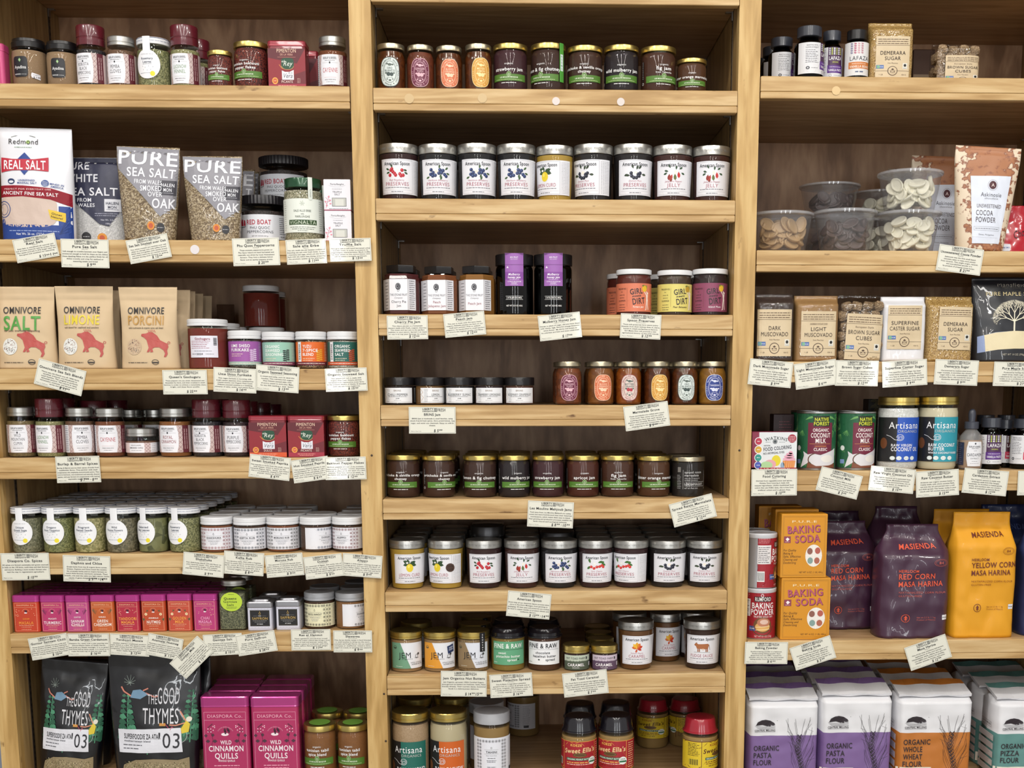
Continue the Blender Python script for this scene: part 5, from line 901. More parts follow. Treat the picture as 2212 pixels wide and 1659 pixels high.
def puresalt(B, navy):
    def f():
        c = Cv(); W = 'e2e3ea'
        if navy:
            c.p([(-57, 1), (57, 1), (57, 92), (29, 132), (12, 128), (-57, 66)], '2e3048', 1)
            for s, y, h, w, x in (('PURE', 16, 15, 46, -30), ('WHITE', 40, 15, 64, -22), ('SEA SALT', 66, 15, 98, -3)): c.t(s, x, y, h, W, w)
            c.t('FROM', -16, 82, 7, W, 27).t('WALES', -12, 92, 7, W, 32).r(22, 80, 51, 104, 'd9dae2', 2).t('HALEN', 36, 88, 5, '2e3048', 22, L=5).t('MON', 36, 95.5, 5, '2e3048', 15, L=5).d(26, 47, 100, 1.2, '5a5c70', L=5).d(4, 52, 108, 1.7, 'a8aabc').d(4, 50, 112, 1.7, 'a8aabc').t('Net Wt. 3.5oz', 28, 120, 3, 'c4c6d4', 26).t('100g', 28, 127, 3, 'c4c6d4', 9)
            c.e(-14, 152, 9, 9, '2b2c30', 2, 18).d(-20, -8, 152, 2, 'b9bac0').e(16, 154, 9, 9, 'd08a2c', 2, 18).e(16, 154, 5, 5, 'b8502c', 3, 14)
        else:
            c.p([(-60, 1), (60, 4), (60, 112), (30, 133), (18, 122), (-58, 44)], '8b8a92', 1)
            c.t('PURE', 1, 22, 26, W, 114, rot=-.03).t('SEA SALT', 8, 50, 17, W, 96, rot=-.03).t('FROM WALES', 3, 68, 8, W, 56, rot=-.04).t('SMOKED', 9, 80, 10, W, 44).t('OVER', 18, 91, 9, W, 30).r(26, 64, 59, 92, '3c3b44', 2).t('HALEN', 43, 73, 6.4, W, 25, L=5).t('MON', 43, 82, 6.4, W, 16, L=5).d(30, 55, 88, 1.2, 'b9bac4', L=5).t('OAK', 36, 108, 18, W, 48).d(38, 50, 121, 2.4, 'c9cad2').d(38, 50, 126, 2, 'c9cad2')
            c.e(10, 151, 8.4, 8.4, 'd0852c', 3, 18).e(10, 151, 5, 5, 'b8502c', 4, 14).e(32, 154, 9, 9, '26262b', 3, 18).d(25, 38, 154, 2, 'a9aab2', L=5)
        return B.lab(c, off=.9)
    return L_(('ps', navy), f)
Bn = Bag(114, 165, 50, 2.4, Tf=pouchT, seed=5, wr=1.2); Bs = Bag(122, 178, 46, 2.4, Wf=lambda q: .80+.20*min(1, q*1.2), Tf=pouchT, seed=7, wr=1.4)
bag(Bn, 'navysalt', 133, 263, 333, 'L2', 'navy pouch of flaky white sea salt behind the large salt pouch', 'salt pouch', 'salt_pouch', gran('c9cacf', 'e6e6ea', 500), puresalt(Bn, True), Y0=.05, film=FILM)
bag(Bn, 'navysalt', 178, 300, 345, 'L2', 'navy sea salt pouch mostly hidden behind the front navy one', 'salt pouch', 'salt_pouch', gran('c9cacf', 'e6e6ea', 500), puresalt(Bn, True), Y0=.115, film=FILM)
SMK = gran('6e5a45', 'c4b398', 420, '94805f')
bag(Bs, 'smoked', 253, 389, 315, 'L2', 'smoked salt pouch with grey top, leaning beside the navy pouch', 'salt pouch', 'salt_pouch', SMK, puresalt(Bs, False), Y0=.012, film=FILM, ry=.025)
bag(Bs, 'smoked', 393, 522, 334, 'L2', 'smoked salt pouch with grey top, nearer the peppercorn jars', 'salt pouch', 'salt_pouch', SMK, puresalt(Bs, False), Y0=.018, film=FILM, ry=.0)
for i, x in enumerate((536, 545, 553)):
    bag(Bs, 'smoked', x-122+i*3, x, 344+i*6, 'L2', f'grey smoked salt pouch {ORD[i]} in the row behind the front one', 'salt pouch', 'salt_pouch', SMK, puresalt(Bs, False), Y0=.075+i*.055, film=FILM)
PPC = gran('1f1a1c', '45383a', 300)
jar('redboat', 502, 615, 412, 'L2', 'wide black-lidded peppercorn jar at the shelf front', PPC, P('1d1b20', .35, name='ribbed_lid'), redboat_lab(0), name='peppercorn_jar', cat='spice jar', Y0=.016)
hb_ = jar('redboat', 555, 661, 440, 'L2', 'peppercorn jar hidden at the foot of the rear stack', PPC, P('1d1b20', .35), redboat_lab(4), name='peppercorn_jar', cat='spice jar', Y0=.17)
_h = 117*hb_.scale[2]*.001
o2 = jar('redboat', 555, 661, 335, 'L2', 'wide black-lidded peppercorn jar stacked on the one behind', PPC, P('1d1b20', .35), redboat_lab(-10), name='peppercorn_jar', cat='spice jar', Y0=.17, zb=hb_.location.z+_h+.0006)
jar('herbsalt', 613, 698, 383, 'L2', 'green-lidded herb salt jar with white paper seal', gran('8d8a74', 'c7c2ac', 700, '5e6148'), P('1f4a30', .25, .3, .4, name='green_lid'), vign_lab(), name='herb_salt_jar', cat='salt jar', extra=vign_extra, Y0=.014, back=1, desc='green-lidded herb salt jar behind the front one', pitch=1.25, xo=.012)
def truf():
    c = Cv(); w = 25
    c.t('Tartuflanghe', 0, 10, 3.4, '55565a', 26, f='n', sh=.2).ring(0, 10, 17, 6, .4, 'a9aab0', 1, 24, 20, 160).d(-9, 9, 20, 1, '8a8b90').t('TRUFFLE', 0, 26, 3.4, '55565a', 17, f='n').t('SALT', 0, 31, 3.4, '55565a', 10, f='n').r(-10, 38, 17, 56, '6f7072', 1).r(-9, 39, 16, 55, 'b9bab4', 2).r(-4, 41, 12, 55, 'cfd0c9', 3).d(-16, 20, 60.5, 1.4, '77787d')
    for (a, b) in (((-22, 60), (-15, 33)), ((-19, 47), (-12, 44)), ((-20, 52), (-24, 44)), ((-18, 42), (-22, 37))): c.l([a, b], .6, 'c46a80', 2)
    for (x, y) in ((-14, 43), (-22, 46), (-16, 36), (-20, 54), (-13, 50)): c.e(x, y, 2, 1.6, 'd98a9c', 3, 7)
    return bake(c, flat(22, 64, .1), lu=99)
WB = P('e0dfe6', .5, name='white_card')
tp = [pin('carton', 'truf', -25, 25, -22, 22, 0, 64, WB), ('base_band', L_('trufb', lambda: boxm('base_band', -.0252, .0252, -.0222, .0222, 0, .002, P('b0647a', .5))), None), ('printed_face', L_('trufl', truf), None)]
tb1 = block('truf', 706, 763, 456, 'L2', 'lower of two white truffle salt cartons by the post', 'carton', 44, 50, 64, tp, 'truffle_salt_box', 'white truffle salt cartons', Y0=.012)
block('truf', 704, 761, 388, 'L2', 'upper of two white truffle salt cartons by the post', 'carton', 44, 50, 64, tp, 'truffle_salt_box', 'white truffle salt cartons', Y0=.013, zb=tb1.location.z+.064*tb1.scale[2]+.0004)
# kraft pouches
KR = P('cbb391', .75, 0, 0, .5, 30, 'kraft_paper')
def omni(B, word, col, key):
    def f():
        c = Cv(); c.t('OMNIVORE', -3, 46, 13, '2c2826', 74, f='b').t(word, -3, 65 if word != 'SALT' else 71, 18 if word != 'SALT' else 27, col, 74)
        c.t({'SALT': 'for your everyday seasoning', 'LIMONE': 'salt blend for seafood and poultry', 'PORCINI': 'wild mushrooms & organic spice salt blend'}[word], -3, 86 if word == 'SALT' else 80, 3.2, '3a3028', 72)
        X, Y, k = -11, 0, 1.0
        pig = [(-9, 92), (0, 91), (6, 88), (14, 89), (22, 95), (28, 104), (38, 109), (43, 111), (44, 117), (41, 124), (42, 131), (38, 137), (34, 137), (37, 130), (34, 123), (26, 118), (17, 118), (12, 121), (14, 127), (8, 128), (9, 121), (6, 127), (1, 128), (5, 119), (3, 112), (1, 104), (-4, 99), (-10, 96)]
        c.p([(x-2, y) for x, y in pig], 'b04a44', 2)
        for i in range(5): c.l([(4+i*3.2, 89-(i % 2)), (2+i*3.2, 84)], 1, 'b04a44')
        c.ring(43, 109, 2.6, 2.6, .9, 'b04a44', 3, 10)
        R = random.Random(7); c.e(-27, 117, 15, 16, 'dcdcd8' if word != 'PORCINI' else 'c2a98c', 2, 24)
        for i in range(70):
            a, r = R.uniform(0, 6.28), 14*math.sqrt(R.random()); c.e(-27+r*math.cos(a)*.95, 117+r*math.sin(a), R.uniform(.5, 1.2), R.uniform(.5, 1.1), R.choice(['4a4644', '8a5a48', '6d6a66', '9c7a6a']), 3, 5)
        c.d(-40, 0, 148, 2, '4a4038').ring(15, 147, 7, 5.4, 1, '3a3430', 2, 16).r(9, 146.5, 21, 149, '3a3430', 2); return B.lab(c)
    return L_(('om', key), f)
BK = Bag(116, 160, 46, 2.3, Wf=lambda q: 1.0-.05*math.sin(q*PI)+.0*q, Tf=lambda q: (max(0, 1-max(0, (q-.15)/.68)**1.6))**.8*.96+.04 if q < .83 else (.05 if not .86 < q < .88 else .14), seed=11, wr=2.2, ws=.035)
def om(xl, xr, yt, lab, word, col, Y0, ry=0): return bag(BK, 'kraft', xl, xr, yt, 'L3', lab, 'salt pouch', 'salt_pouch', KR, omni(BK, word, col, word) if word else None, Y0=Y0, ry=ry, group='kraft paper salt pouches')
om(-9, 122, 618, 'kraft pouch with green SALT lettering and a red boar', 'SALT', '4f9442', .012)
om(119, 245, 617, 'kraft pouch with faded yellow lettering, in front', 'LIMONE', 'd8c43a', .010)
om(140, 262, 626, 'kraft pouch with yellow lettering half hidden behind its twin', 'LIMONE', 'd8c43a', .065)
om(258, 385, 619, 'kraft pouch with tan PORCINI lettering, in front', 'PORCINI', 'b58a45', .010)
om(290, 413, 625, 'second kraft pouch in the porcini row', 'PORCINI', 'b58a45', .065)
for i, (xr, yt) in enumerate(((424, 628), (441, 633), (460, 638))): om(xr-120, xr, yt, f'{ORD[i+1]} kraft pouch back in the porcini row', None, '', .12+i*.052)
bag(BK, 'kraft', 470, 508, 657, 'L3', 'dark brown pouch turned edgeways behind the red pepper jar', 'salt pouch', 'salt_pouch', P('5a3c26', .8), None, Y0=.34, D=40)
GOC = gran('6e2018', '8a2e20', 2200, rough=.7)
def goc(xl, xr, yt, lab, Y0, zb=None, lb=None, **k): return jar('gochu', xl, xr, yt, 'L3', lab, GOC, WLID, lb, name='pepper_powder_jar', cat='spice jar', group='large white-lidded jars of red pepper powder', Y0=Y0, zb=zb, **k)
goc(408, 494, 689, 'large red pepper powder jar at the shelf front', .012, lb=gochu_lab())
goc(436, 519, 698, 'large red pepper jar behind the front one', .105)
goc(457, 534, 706, 'large red pepper jar third back, showing only its lid', .19)
gb = goc(540, 615, 707, 'large red pepper jar under the stacked one', .20)
gz = gb.location.z+.101*gb.scale[2]+.0006
goc(526, 604, 616, 'large red pepper jar stacked highest, on a hidden jar', .20, zb=gz, lb=None)
gb2 = goc(567, 641, 715, 'rear red pepper jar under the second stacked one', .295)
goc(545, 617, 629, 'rear stacked red pepper jar peeping out behind another', .295, zb=gb2.location.z+.101*gb2.scale[2]+.0006)
def dy(xl, xr, yt, lab, cont, L, **k): return jar('dayb', xl, xr, yt, 'L3', lab, cont, WLID, L, name='seaweed_jar', cat='spice jar', group='white-lidded seaweed seasoning jars', Y0=.014, **k)
dy(498, 570, 714, 'white-lidded jar with purple label beside the red pepper jar', gran('2a2a2c', '6d6a62', 500), dayb_lab('9a56a0', ['UME SHISO', 'FURIKAKE'], False, '9fb8ae', 'd8c0e0', 2))
dy(569, 640, 717, 'white-lidded jar with pale green seaweed label', gran('22282a', '4a4e4a', 500), dayb_lab('92bfae', ['ORGANIC', 'SEAWEED', 'SEASONING'], False, '7d3a58', '2a3434', 0))
dy(642, 709, 716, 'white-lidded jar with orange YUZU label', gran('3a2a24', 'a08262', 450), dayb_lab('d9641f', ['YUZU', '7-SPICE', 'BLEND'], True, '6a2433', 'e0a02c', 2))
dy(709, 777, 716, 'white-lidded jar with dark green label against the post', gran('8d8d88', 'c9c9c4', 500), dayb_lab('256058', ['ORGANIC', 'SEAWEED', 'SALT'], True, 'c2512c', 'c04a2a', 2))
# burlap row
bb('burlap', 15, 75, 879, 'L4', 'silver-lidded cumin jar at the left end of its shelf', cum, ['WILD', 'MOUNTAIN', 'CUMIN'], '2d2e38', 2, 2, 'silver-lidded spice jar behind the cumin jar')
bb('grinder', 74, 137, 861, 'L4', 'maroon-capped fennel grinder beside the cumin jar', fen, ['LUCKNOW', 'FENNEL'], '5d8a52', -8, 1, 'maroon-capped grinder behind the fennel grinder', name='spice_grinder')
bb('burlap', 137, 200, 880, 'L4', 'silver-lidded clove jar turned to show its back text', clo, ['PEMBA', 'CLOVES'], '2d2e38', 13)
for i, xc in enumerate((168, 205)): bb('grinder', xc-29, xc+29, 866, 'L4', f'dark grinder {("over the clove jar", "over the cayenne jar")[i]} in the second row', rob, ['ROBUSTA', 'BLACK', 'PEPPERCORNS'], '2d2e38', 0, 1, f'dark grinder behind the {("clove", "cayenne")[i]} jar', Y0=.105, name='spice_grinder')
bb('burlap', 201, 265, 881, 'L4', 'silver-lidded cayenne jar in the long spice row', cay, ['CAYENNE'], 'b4303c', 3)
for i, xc in enumerate((290, 310, 328, 346)): bb('burlap', xc-27, xc+27, 884, 'L4', f'{("first", "second", "third", "fourth")[i]} silver-lidded jar in the shaded row behind the low jar', cum, ['WILD', 'MOUNTAIN', 'CUMIN'], '2d2e38', 0, Y0=.17+.0*i, yo=0) if i in (0, 2) else bb('burlap', xc-26, xc+26, 886, 'L4', f'{("first", "second", "third", "fourth")[i]} silver-lidded jar in the shaded row behind the low jar', cum, ['WILD', 'MOUNTAIN', 'CUMIN'], '2d2e38', 0, Y0=.245)
bb('burlap_small', 269, 334, 924, 'L4', 'low silver-lidded spice jar in front', gran('6a4a38', '8a6450', 1500), ['SMOKED CHILI'], '2d2e38', 0)
bb('burlap_small', 287, 348, 926, 'L4', 'low silver-lidded spice jar behind its twin', gran('6a4a38', '8a6450', 1500), ['SMOKED CHILI'], '2d2e38', 0, Y0=.1)
bb('burlap', 345, 413, 881, 'L4', 'silver-lidded cinnamon jar with orange-brown powder', cin, ['ROYAL', 'CINNAMON'], '8c2a30', -7, 1, 'silver-lidded jar behind the cinnamon jar')
bb('grinder', 416, 481, 863, 'L4', 'maroon-capped black peppercorn grinder beside the cinnamon jar', rob, ['ROBUSTA', 'BLACK', 'PEPPERCORNS'], '2d2e38', -8, 1, 'maroon-capped grinder behind the black peppercorn grinder', name='spice_grinder')
bb('grinder', 481, 545, 864, 'L4', 'maroon-capped purple peppercorn grinder beside the red tins', pep, ['PURPLE', 'PEPPERCORNS'], '2d2e38', -3, name='spice_grinder')
for i, xc in enumerate((536, 561, 584)): bb('grinder', xc-27, xc+27, 867+i*3, 'L4', f'maroon-capped grinder {("first", "second", "third")[i]} in the shadows behind the sweet paprika tin', pep, ['PURPLE', 'PEPPERCORNS'], '2d2e38', 0, Y0=.10+i*.085, name='spice_grinder')
block('pim', 542, 624, 897, 'L4', 'red paprika tin reading DULCE above an orange foot', 'tin', 46, 76, 85, tinparts('pim', 76, 85, 46, 9, RT2, RT, pim_lab('DULCE', foot='d0562c')), 'paprika_tin', 'red paprika tins', Y0=.016, back=2, desc='red paprika tin behind the DULCE tin')
block('pim', 625, 704, 897, 'L4', 'red paprika tin reading PICANTE in the long spice row', 'tin', 46, 76, 85, tinparts('pim', 76, 85, 46, 9, RT2, RT, pim_lab('PICANTE', foot='9c2a40')), 'paprika_tin', 'red paprika tins', Y0=.016, back=2, desc='red paprika tin behind the lower PICANTE tin')
ml(708, 778, 897, 'L4', 'gold-lidded pepper flake jar against the post', FLK, ['tunisian baklouti', 'pepper flakes'], -4, 1, 'gold-lidded pepper flake jar behind the one against the post', name='pepper_flake_jar', cat='spice jar', Y0=.02)
# herb row
for (xl, xr, c, ln, du) in ((22, 88, 'sage', ['Unique', 'Greek Sage'], -4), (88, 155, 'oregano', ['Oregano', 'from Taygetus'], -4), (157, 225, 'fennel', ['Fragrant', 'Fennel Seeds'], -3), (228, 297, 'thyme', ['Wild', 'Thyme Flowers'], -6), (297, 362, 'bay', ['Selected', 'Bay Leaves'], -13), (363, 431, 'rosemary', ['Rosemary', 'Leaves'], -12)):
    hb(xl, xr, 1092, 'L5', c, ln, du, f'white-lidded {c} jar with round label in the front herb row', 5, f'white-lidded {c} jar', Y0=.014, pitch=1.04)
SK = 'small white-lidded jars with ring-patterned labels'
def sk(xl, xr, yt, sh, nm, col, cont, lab, du=0, back=0, pat='n', bg='e2e3ea', **k):
    return jar('shuk', xl, xr, yt, sh, lab, cont, k.pop('lid', WLID), shuk_lab(nm, col, du, pat, bg), name='spice_blend_jar', cat='spice jar', group=SK, back=back, desc=k.pop('desc', None), Y0=k.pop('Y0', .014), **k)
BR_, DKB = gran('7a4326', '935532', 1800), gran('3a2418', '5a3a26', 1500)
sk(431, 500, 1112, 'L5', 'SHAKSHUKA', '8f4a52', BR_, 'white-lidded spice jar with dusky pink ring pattern', 0, 3, desc='white-lidded spice jar behind the pink patterned one')
sk(500, 571, 1113, 'L5', 'KEFTA RUB', '26364a', DKB, 'white-lidded spice jar with dark blue ring pattern', 0, 3, desc='white-lidded spice jar behind the dark blue patterned one')
sk(572, 643, 1112, 'L5', 'MORUNO RUB', '1c1f1e', BR_, 'white-lidded spice jar with black ring pattern in the herb row', 2, 3, desc='white-lidded spice jar behind the black patterned one')
sk(654, 723, 1112, 'L5', 'DUKKAH', '4c5a72', DKB, 'white-lidded spice jar turned to show its grey-blue pattern', 26, 1, pat='s', desc='white-lidded spice jar behind the turned one')
sk(724, 792, 1112, 'L5', 'ALEPPO', '6e2226', DKB, 'white-lidded spice jar with dark red ring pattern by the post', -10, 3, desc='white-lidded spice jar behind the dark red patterned one')
# tins
DT = 'small square spice tins'; pk = P('b83a8c', .22, .45, .5, .2, 24, 'magenta_tin_lid')
def dtin(xl, xr, yt, lines, body, fc, art, lab, bgd=None, sub='1', nback=4, Y0=.012):
    m = P(body, .3, .3, .45, .2, 24, 'tin_'+body); L = dia_lab(lines, fc, sub, art, bg=bgd)
    return block('dt', xl, xr, yt, 'L6', lab, 'spice tin', 32, 49, 79, [('tin_body', tinparts('dt', 49, 79, 32, 13, pink, pink)[0][1], m), ('lid', tinparts('dt', 49, 79, 32, 13, pink, pink)[1][1], pk), ('label', L, None)], 'spice_tin', DT, Y0=Y0, back=nback, desc='magenta-lidded tin behind the '+lab.split(' tin')[0].split('-lidded ')[1]+' tin', pitch=1.08)
dtin(25, 84, 1281, ['GARAM', 'MASALA'], 'cc4428', 'e8923a', 'star', 'magenta-lidded vermilion garam masala tin at the shelf end')
dtin(85, 138, 1281, ['PRAGATI', 'TURMERIC'], 'c23a70', 'f0dfe4', 'leaf', 'magenta-lidded rose pink turmeric tin')
dtin(138, 190, 1281, ['GUNTUR', 'SANNAM', 'CHILLI'], 'c4508c', 'f0dfe4', 'leaf', 'magenta-lidded orchid pink chilli tin')
dtin(191, 244, 1280, ['BARAKA', 'GREEN', 'CARDAMOM'], 'cb6430', 'f4e6dc', 'leaf', 'magenta-lidded orange cardamom tin', 'g')
dtin(245, 298, 1280, ['TANDOORI', 'MASALA'], 'b92c44', 'efa24a', 'star', 'magenta-lidded crimson tandoori tin', sub='')
dtin(300, 355, 1279, ['ANAMALAI', 'NUTMEG'], 'c2502c', 'f4e6dc', 'dots', 'magenta-lidded rust red nutmeg tin')
dtin(361, 415, 1278, ['GOLDEN', 'MILK'], 'c8503a', 'efa24a', 'dots', 'magenta-lidded coral golden milk tin', sub='')
dtin(418, 471, 1278, ['CHAI', 'MASALA'], 'bd3a78', 'e8a0c0', 'star', 'magenta-lidded deep pink chai tin', sub='')
def gam():
    c = Cv(); c.e(0, 44, 20, 20, 'b5cf3c', 0, 32).t('Queens', -2, 37, 4.6, '22301a', 23).t('Gamtae', -2, 43.6, 4.6, '22301a', 25, f='n').t('Salt', -2, 50.4, 4.6, '22301a', 13, f='n').d(-10, 10, 55.4, 1, '4a5c24').d(-9, 9, 58, 1, '4a5c24').d(-5, 5, 28.5, 1.2, '4a5c24'); return bake(c, flat(25, 105, .15), lu=99)
GM = gran('33382a', '8a8c6e', 800, '55593f')
gk = [('glass', loft('gsq', [(0, 23, 23, 5), (2, 25, 25, 6), (84, 25, 25, 6), (92, 21, 21, 12), (94, 21, 21, 14)], GLASS), GLASS), ('contents', loft('gsqc', [(2, 22, 22, 5), (3, 23.8, 23.8, 5.5), (78, 23.8, 23.8, 5.5)], GM), GM), ('lid', lathe('gsql', r2(23, 93, 105), SILV, 36), SILV), ('round_sticker', L_('gams', gam), None)]
block('gam', 475, 533, 1247, 'L6', 'tall square jar of green salt with a lime green round sticker', 'salt jar', 50, 50, 105, gk, 'seaweed_salt_jar', Y0=.016, back=1, desc='tall square salt jar behind the lime-stickered one', pitch=1.3)
def saf():
    c = Cv(); c.r(-21, 16, 21, 57, 'c9c9d6', 0)
    for i in range(7): c.ring(-18+i*6, 17.5, 3, 2, .4, '9a9aa8', 1, 10, 0, 180).ring(-18+i*6, 54, 3, 2, .4, '9a9aa8', 1, 10, 0, 180)
    c.r(-18, 20, 18, 51, '121216', 2).fr(-16.4, 21.4, 16.4, 49.6, .25, '5a4f30', 3).ring(0, 26.6, 1.7, 2.4, .5, 'c9a85a', 3, 10).l([(0, 22), (0, 24.4)], .5, 'c9a85a').l([(-12, 31), (-4, 31)], .25, '9a9a9a').l([(4, 31), (12, 31)], .25, '9a9a9a').t('PURE', 0, 31, 1.6, 'd9d9d9', 5).t('SAFFRON', 0, 36, 4.6, 'c9a85a', 28, f='n').d(-13, 13, 40.4, .9, '9a9a9a').d(-10, 10, 43, .9, '9a9a9a').t('NY SHUK', 0, 46.8, 1.9, 'e0e0e0', 11); return bake(c, flat(23, 60, .2), lu=99)
SF = P('9e9ea3', .3, .9, name='steel_tin'); SB = P('bcbcca', .4, .3, name='pale_tin')
sfp = [('tin_body', loft('saf', [(0, 22, 22, 4), (1, 23, 23, 4), (46, 23, 23, 4)], SB), SB), ('lid', loft('safl', [(45, 23.6, 23.6, 4.5), (46, 24.2, 24.2, 5), (54, 24.2, 24.2, 5), (56, 22.8, 22.8, 5), (56.4, 17, 17, 8), (59.4, 16, 16, 8), (60, 14.5, 14.5, 8)], SF), SF), ('label', L_('safl_', saf), None)]
for (a, b, t, lb, Y) in ((539, 595, 1288, 'square silver saffron tin nearer the lime-stickered jar', .012), (600, 654, 1285, 'square silver saffron tin beside the patterned jars', .016), (565, 617, 1275, 'silver saffron tin in the gap behind the front pair', .085)):
    block('saf', a, b, t, 'L6', lb, 'saffron tin', 46, 48, 60, sfp, 'saffron_tin', 'square silver saffron tins', Y0=Y)
sk(663, 729, 1272, 'L6', 'RAS EL HANOUT', '2a2a2c', DKB, 'grey-lidded spice jar with black and gold ring pattern', -6, 1, bg='e2dfbe', lid=P('a9abb0', .4, .3), desc='grey-lidded spice jar behind the black and gold one', Y0=.02)
sk(731, 797, 1273, 'L6', 'SHAWARMA', '2a2228', gran('8a5e38', '9c6e44', 1800), 'grey-lidded spice jar with black lattice by the post', 30, 2, pat='s', lid=P('a9abb0', .4, .3), desc='grey-lidded spice jar behind the black lattice one', Y0=.02)
# bottom shelf, left
def thyme(B):
    def f():
        c = Cv(); L1, L2 = '2c5c46', '4a8a6a'
        def plant(x, y, n, s=1, col=L1):
            c.l([(x, y), (x+3, y-n*9)], 1.8, L2, 1)
            for i in range(n):
                yy = y-6-i*9; r = (14-i*1.1)*s
                for sgn in (-1, 1): c.p([(x, yy), (x+sgn*r*.5, yy-r*.75), (x+sgn*r*1.15, yy-r*.5), (x+sgn*r*1.3, yy), (x+sgn*r*.7, yy+r*.35)], col if (i+sgn) % 3 else L2, 2)
        plant(-42, 150, 9); plant(58, 150, 10); plant(-10, 170, 2, .6)
        for a in range(9): c.l([(-37, 50), (-37+9*math.cos(a*.7-2.8), 45+9*math.sin(a*.7-2.8))], .7, '7f8a84', 2)
        # leaping figure, bicycle rider
        c.p([(-32, 62), (-20, 60), (-8, 68), (-20, 76), (-36, 74)], '6a8aa4', 3).l([(-12, 66), (2, 72), (8, 70)], 2.4, 'c27a68').l([(-34, 72), (-46, 64), (-50, 56)], 2.4, 'c27a68').l([(-16, 62), (-8, 58)], 2, 'c27a68')
        for x in (22, 44): c.ring(x, 138, 10, 12, .7, 'b9b0b6', 3, 20)
        c.l([(22, 138), (30, 122), (44, 138), (26, 126), (20, 118)], 1, 'b8486a').p([(52, 112), (58, 118), (56, 132), (46, 134), (44, 126)], 'd8c23c', 4).l([(50, 116), (36, 120), (26, 119)], 2, 'd08a70').l([(46, 132), (34, 132), (30, 146)], 3, 'c2606a').l([(52, 114), (42, 96)], 2, 'd08a70').e(56, 110, 4.6, 4.6, 'd8d4c4', 4, 10).r(10, 116, 20, 121, 'c8904a', 3)
        c.t('THE', -1, 76, 16, 'c9c9cf', 15, f='n').t('GOOD', 24, 70, 27, 'c9c9cf', 33, f='n').t('THYMES', 12, 104, 26, 'd6d6dc', 56, f='n')
        c.p([(-58, 128), (44, 124), (48, 166), (-58, 168)], 'd9dae2', 4); c.t('SUPERFOODIE ZA ATAR', -18, 139, 8.6, '1c1c20', 60, L=6).t("'03", 26, 146, 25, '2a2a30', 34, f='n', L=6).t('mediterranean blend', -26, 147, 3, '44454c', 44, L=6).d(-50, -18, 154, 2, '44454c', L=6).d(-50, -24, 160, 2, '44454c', L=6)
        c.p([(-60, 180), (-40, 176), (0, 178), (50, 172), (62, 170), (62, 186), (-60, 192)], '1a1b24', 1) if False else None
        return B.lab(c, off=.4)
    return L_('thyme', f)
BT = Bag(142, 212, 54, 2.3, Wf=lambda q: .90+.10*min(1, q*1.5), Tf=lambda q: (max(0, 1-max(0, (q-.2)/.66)**1.7))**.8*.95+.05 if q < .86 else (.05 if not .88 < q < .90 else .13), seed=21, wr=2.4)
NV, ZA = foil('0b0c12', .6, .3, .5), gran('5e5238', 'b5a67c', 900, '82764c')
def zbag(xl, xr, yt, lab, Y0, ry=0, lb=True):
    o = bag(BT, 'thyme', xl, xr, yt, 'L7', lab, 'spice pouch', 'spice_pouch', NV, thyme(BT) if lb else None, Y0=Y0, ry=ry, group='black pouches printed with green leaves')
    def win():
        c = Cv(); c.p([(-58, 212), (-52, 190), (-30, 180), (0, 178), (40, 180), (58, 176), (60, 212)], '8f8062', 2); R = random.Random(2)
        for i in range(420):
            x, y = R.uniform(-50, 54), R.uniform(184, 210); c.e(x, y, R.uniform(.6, 1.2), R.uniform(.5, 1), R.choice(['5e5238', 'b5a67c', '6b6a3e', 'c8bd98', '4a3e28']), 3, 5)
        return BT.lab(c, off=.4)
    link('clear_window', L_('thwin', win), o); return o
zbag(84, 228, 1424, 'black leaf-printed spice pouch leaning at the left end', .03, .10)
zbag(226, 424, 1408, 'black leaf-printed spice pouch standing upright in the middle', .014, .02)
zbag(330, 470, 1412, 'black leaf-printed spice pouch behind, by the pink tins', .085, .0, False)
zbag(100, 235, 1420, 'black spice pouch in the shadow behind the leaning one', .10, .05, False)
def cinn():
    c = Cv(); w, h, a = 84, 132, 'eaa9c0'; c.fr(-36, 25, 36, 126, .4, a, 1).l([(-36, 38), (36, 38)], .4, a, 1).t('DIASPORA Co.', 0, 31.5, 5, a, 60, f='n').t('DIASPORA ORIGIN CINNAMON', 0, 49, 1.8, a, 30, arc=16, f='t')
    c.e(-1, 61, 6.6, 2.6, 'f0e2e6', 2, 12)
    for (x, y) in ((-1, 54), (4, 53), (0, 58), (6, 56)): c.e(x, y, 2, 3, '4a1c34', 3, 8)
    for s in (-1, 1):
        c.l([(s*22, 44), (s*30, 50)], 2, '6a2440', 2).l([(s*26, 82), (s*22, 70), (s*26, 54)], .6, '4a1c34', 2)
        for (x, y, r) in ((19, 72, 9), (31, 72, 8), (22, 62, 6), (34, 63, 6)): c.p([(s*(x-r/2), y), (s*x, y-3), (s*(x+r/2), y), (s*x, y+3)], '4a2c3c', 2)
        for i in range(10): c.e(s*(24+6*math.cos(i*.7)), 52+5*math.sin(i*.9), 1, 1, 'f0c8d8', 3, 6)
    c.t('WILD', 0, 74, 6.4, 'f0e2ea', 19).t('CINNAMON', 0, 84, 9, 'f0e2ea', 60).t('QUILLS', 0, 96, 9, 'f0e2ea', 40).t('WHOLE QUILLS', 0, 104, 3, 'f0e2ea', 29).d(-22, 22, 112, 2, a).d(-21, 21, 116.4, 2, a).t('NET WT. 2.64oz (75g)', 0, 128, 3, 'f0e2ea', 36, f='n'); return bake(c, flat(21.4, h, .15), lu=99)
cn = P('b83266', .28, .35, .5, .12, 20, 'cinnamon_tin'); cl = P('b43e84', .2, .5, .5, .1, 20, 'cinnamon_lid')
cnp = tinparts('cn', 84, 132, 44, 16, cn, cl, L_('cinn', cinn))
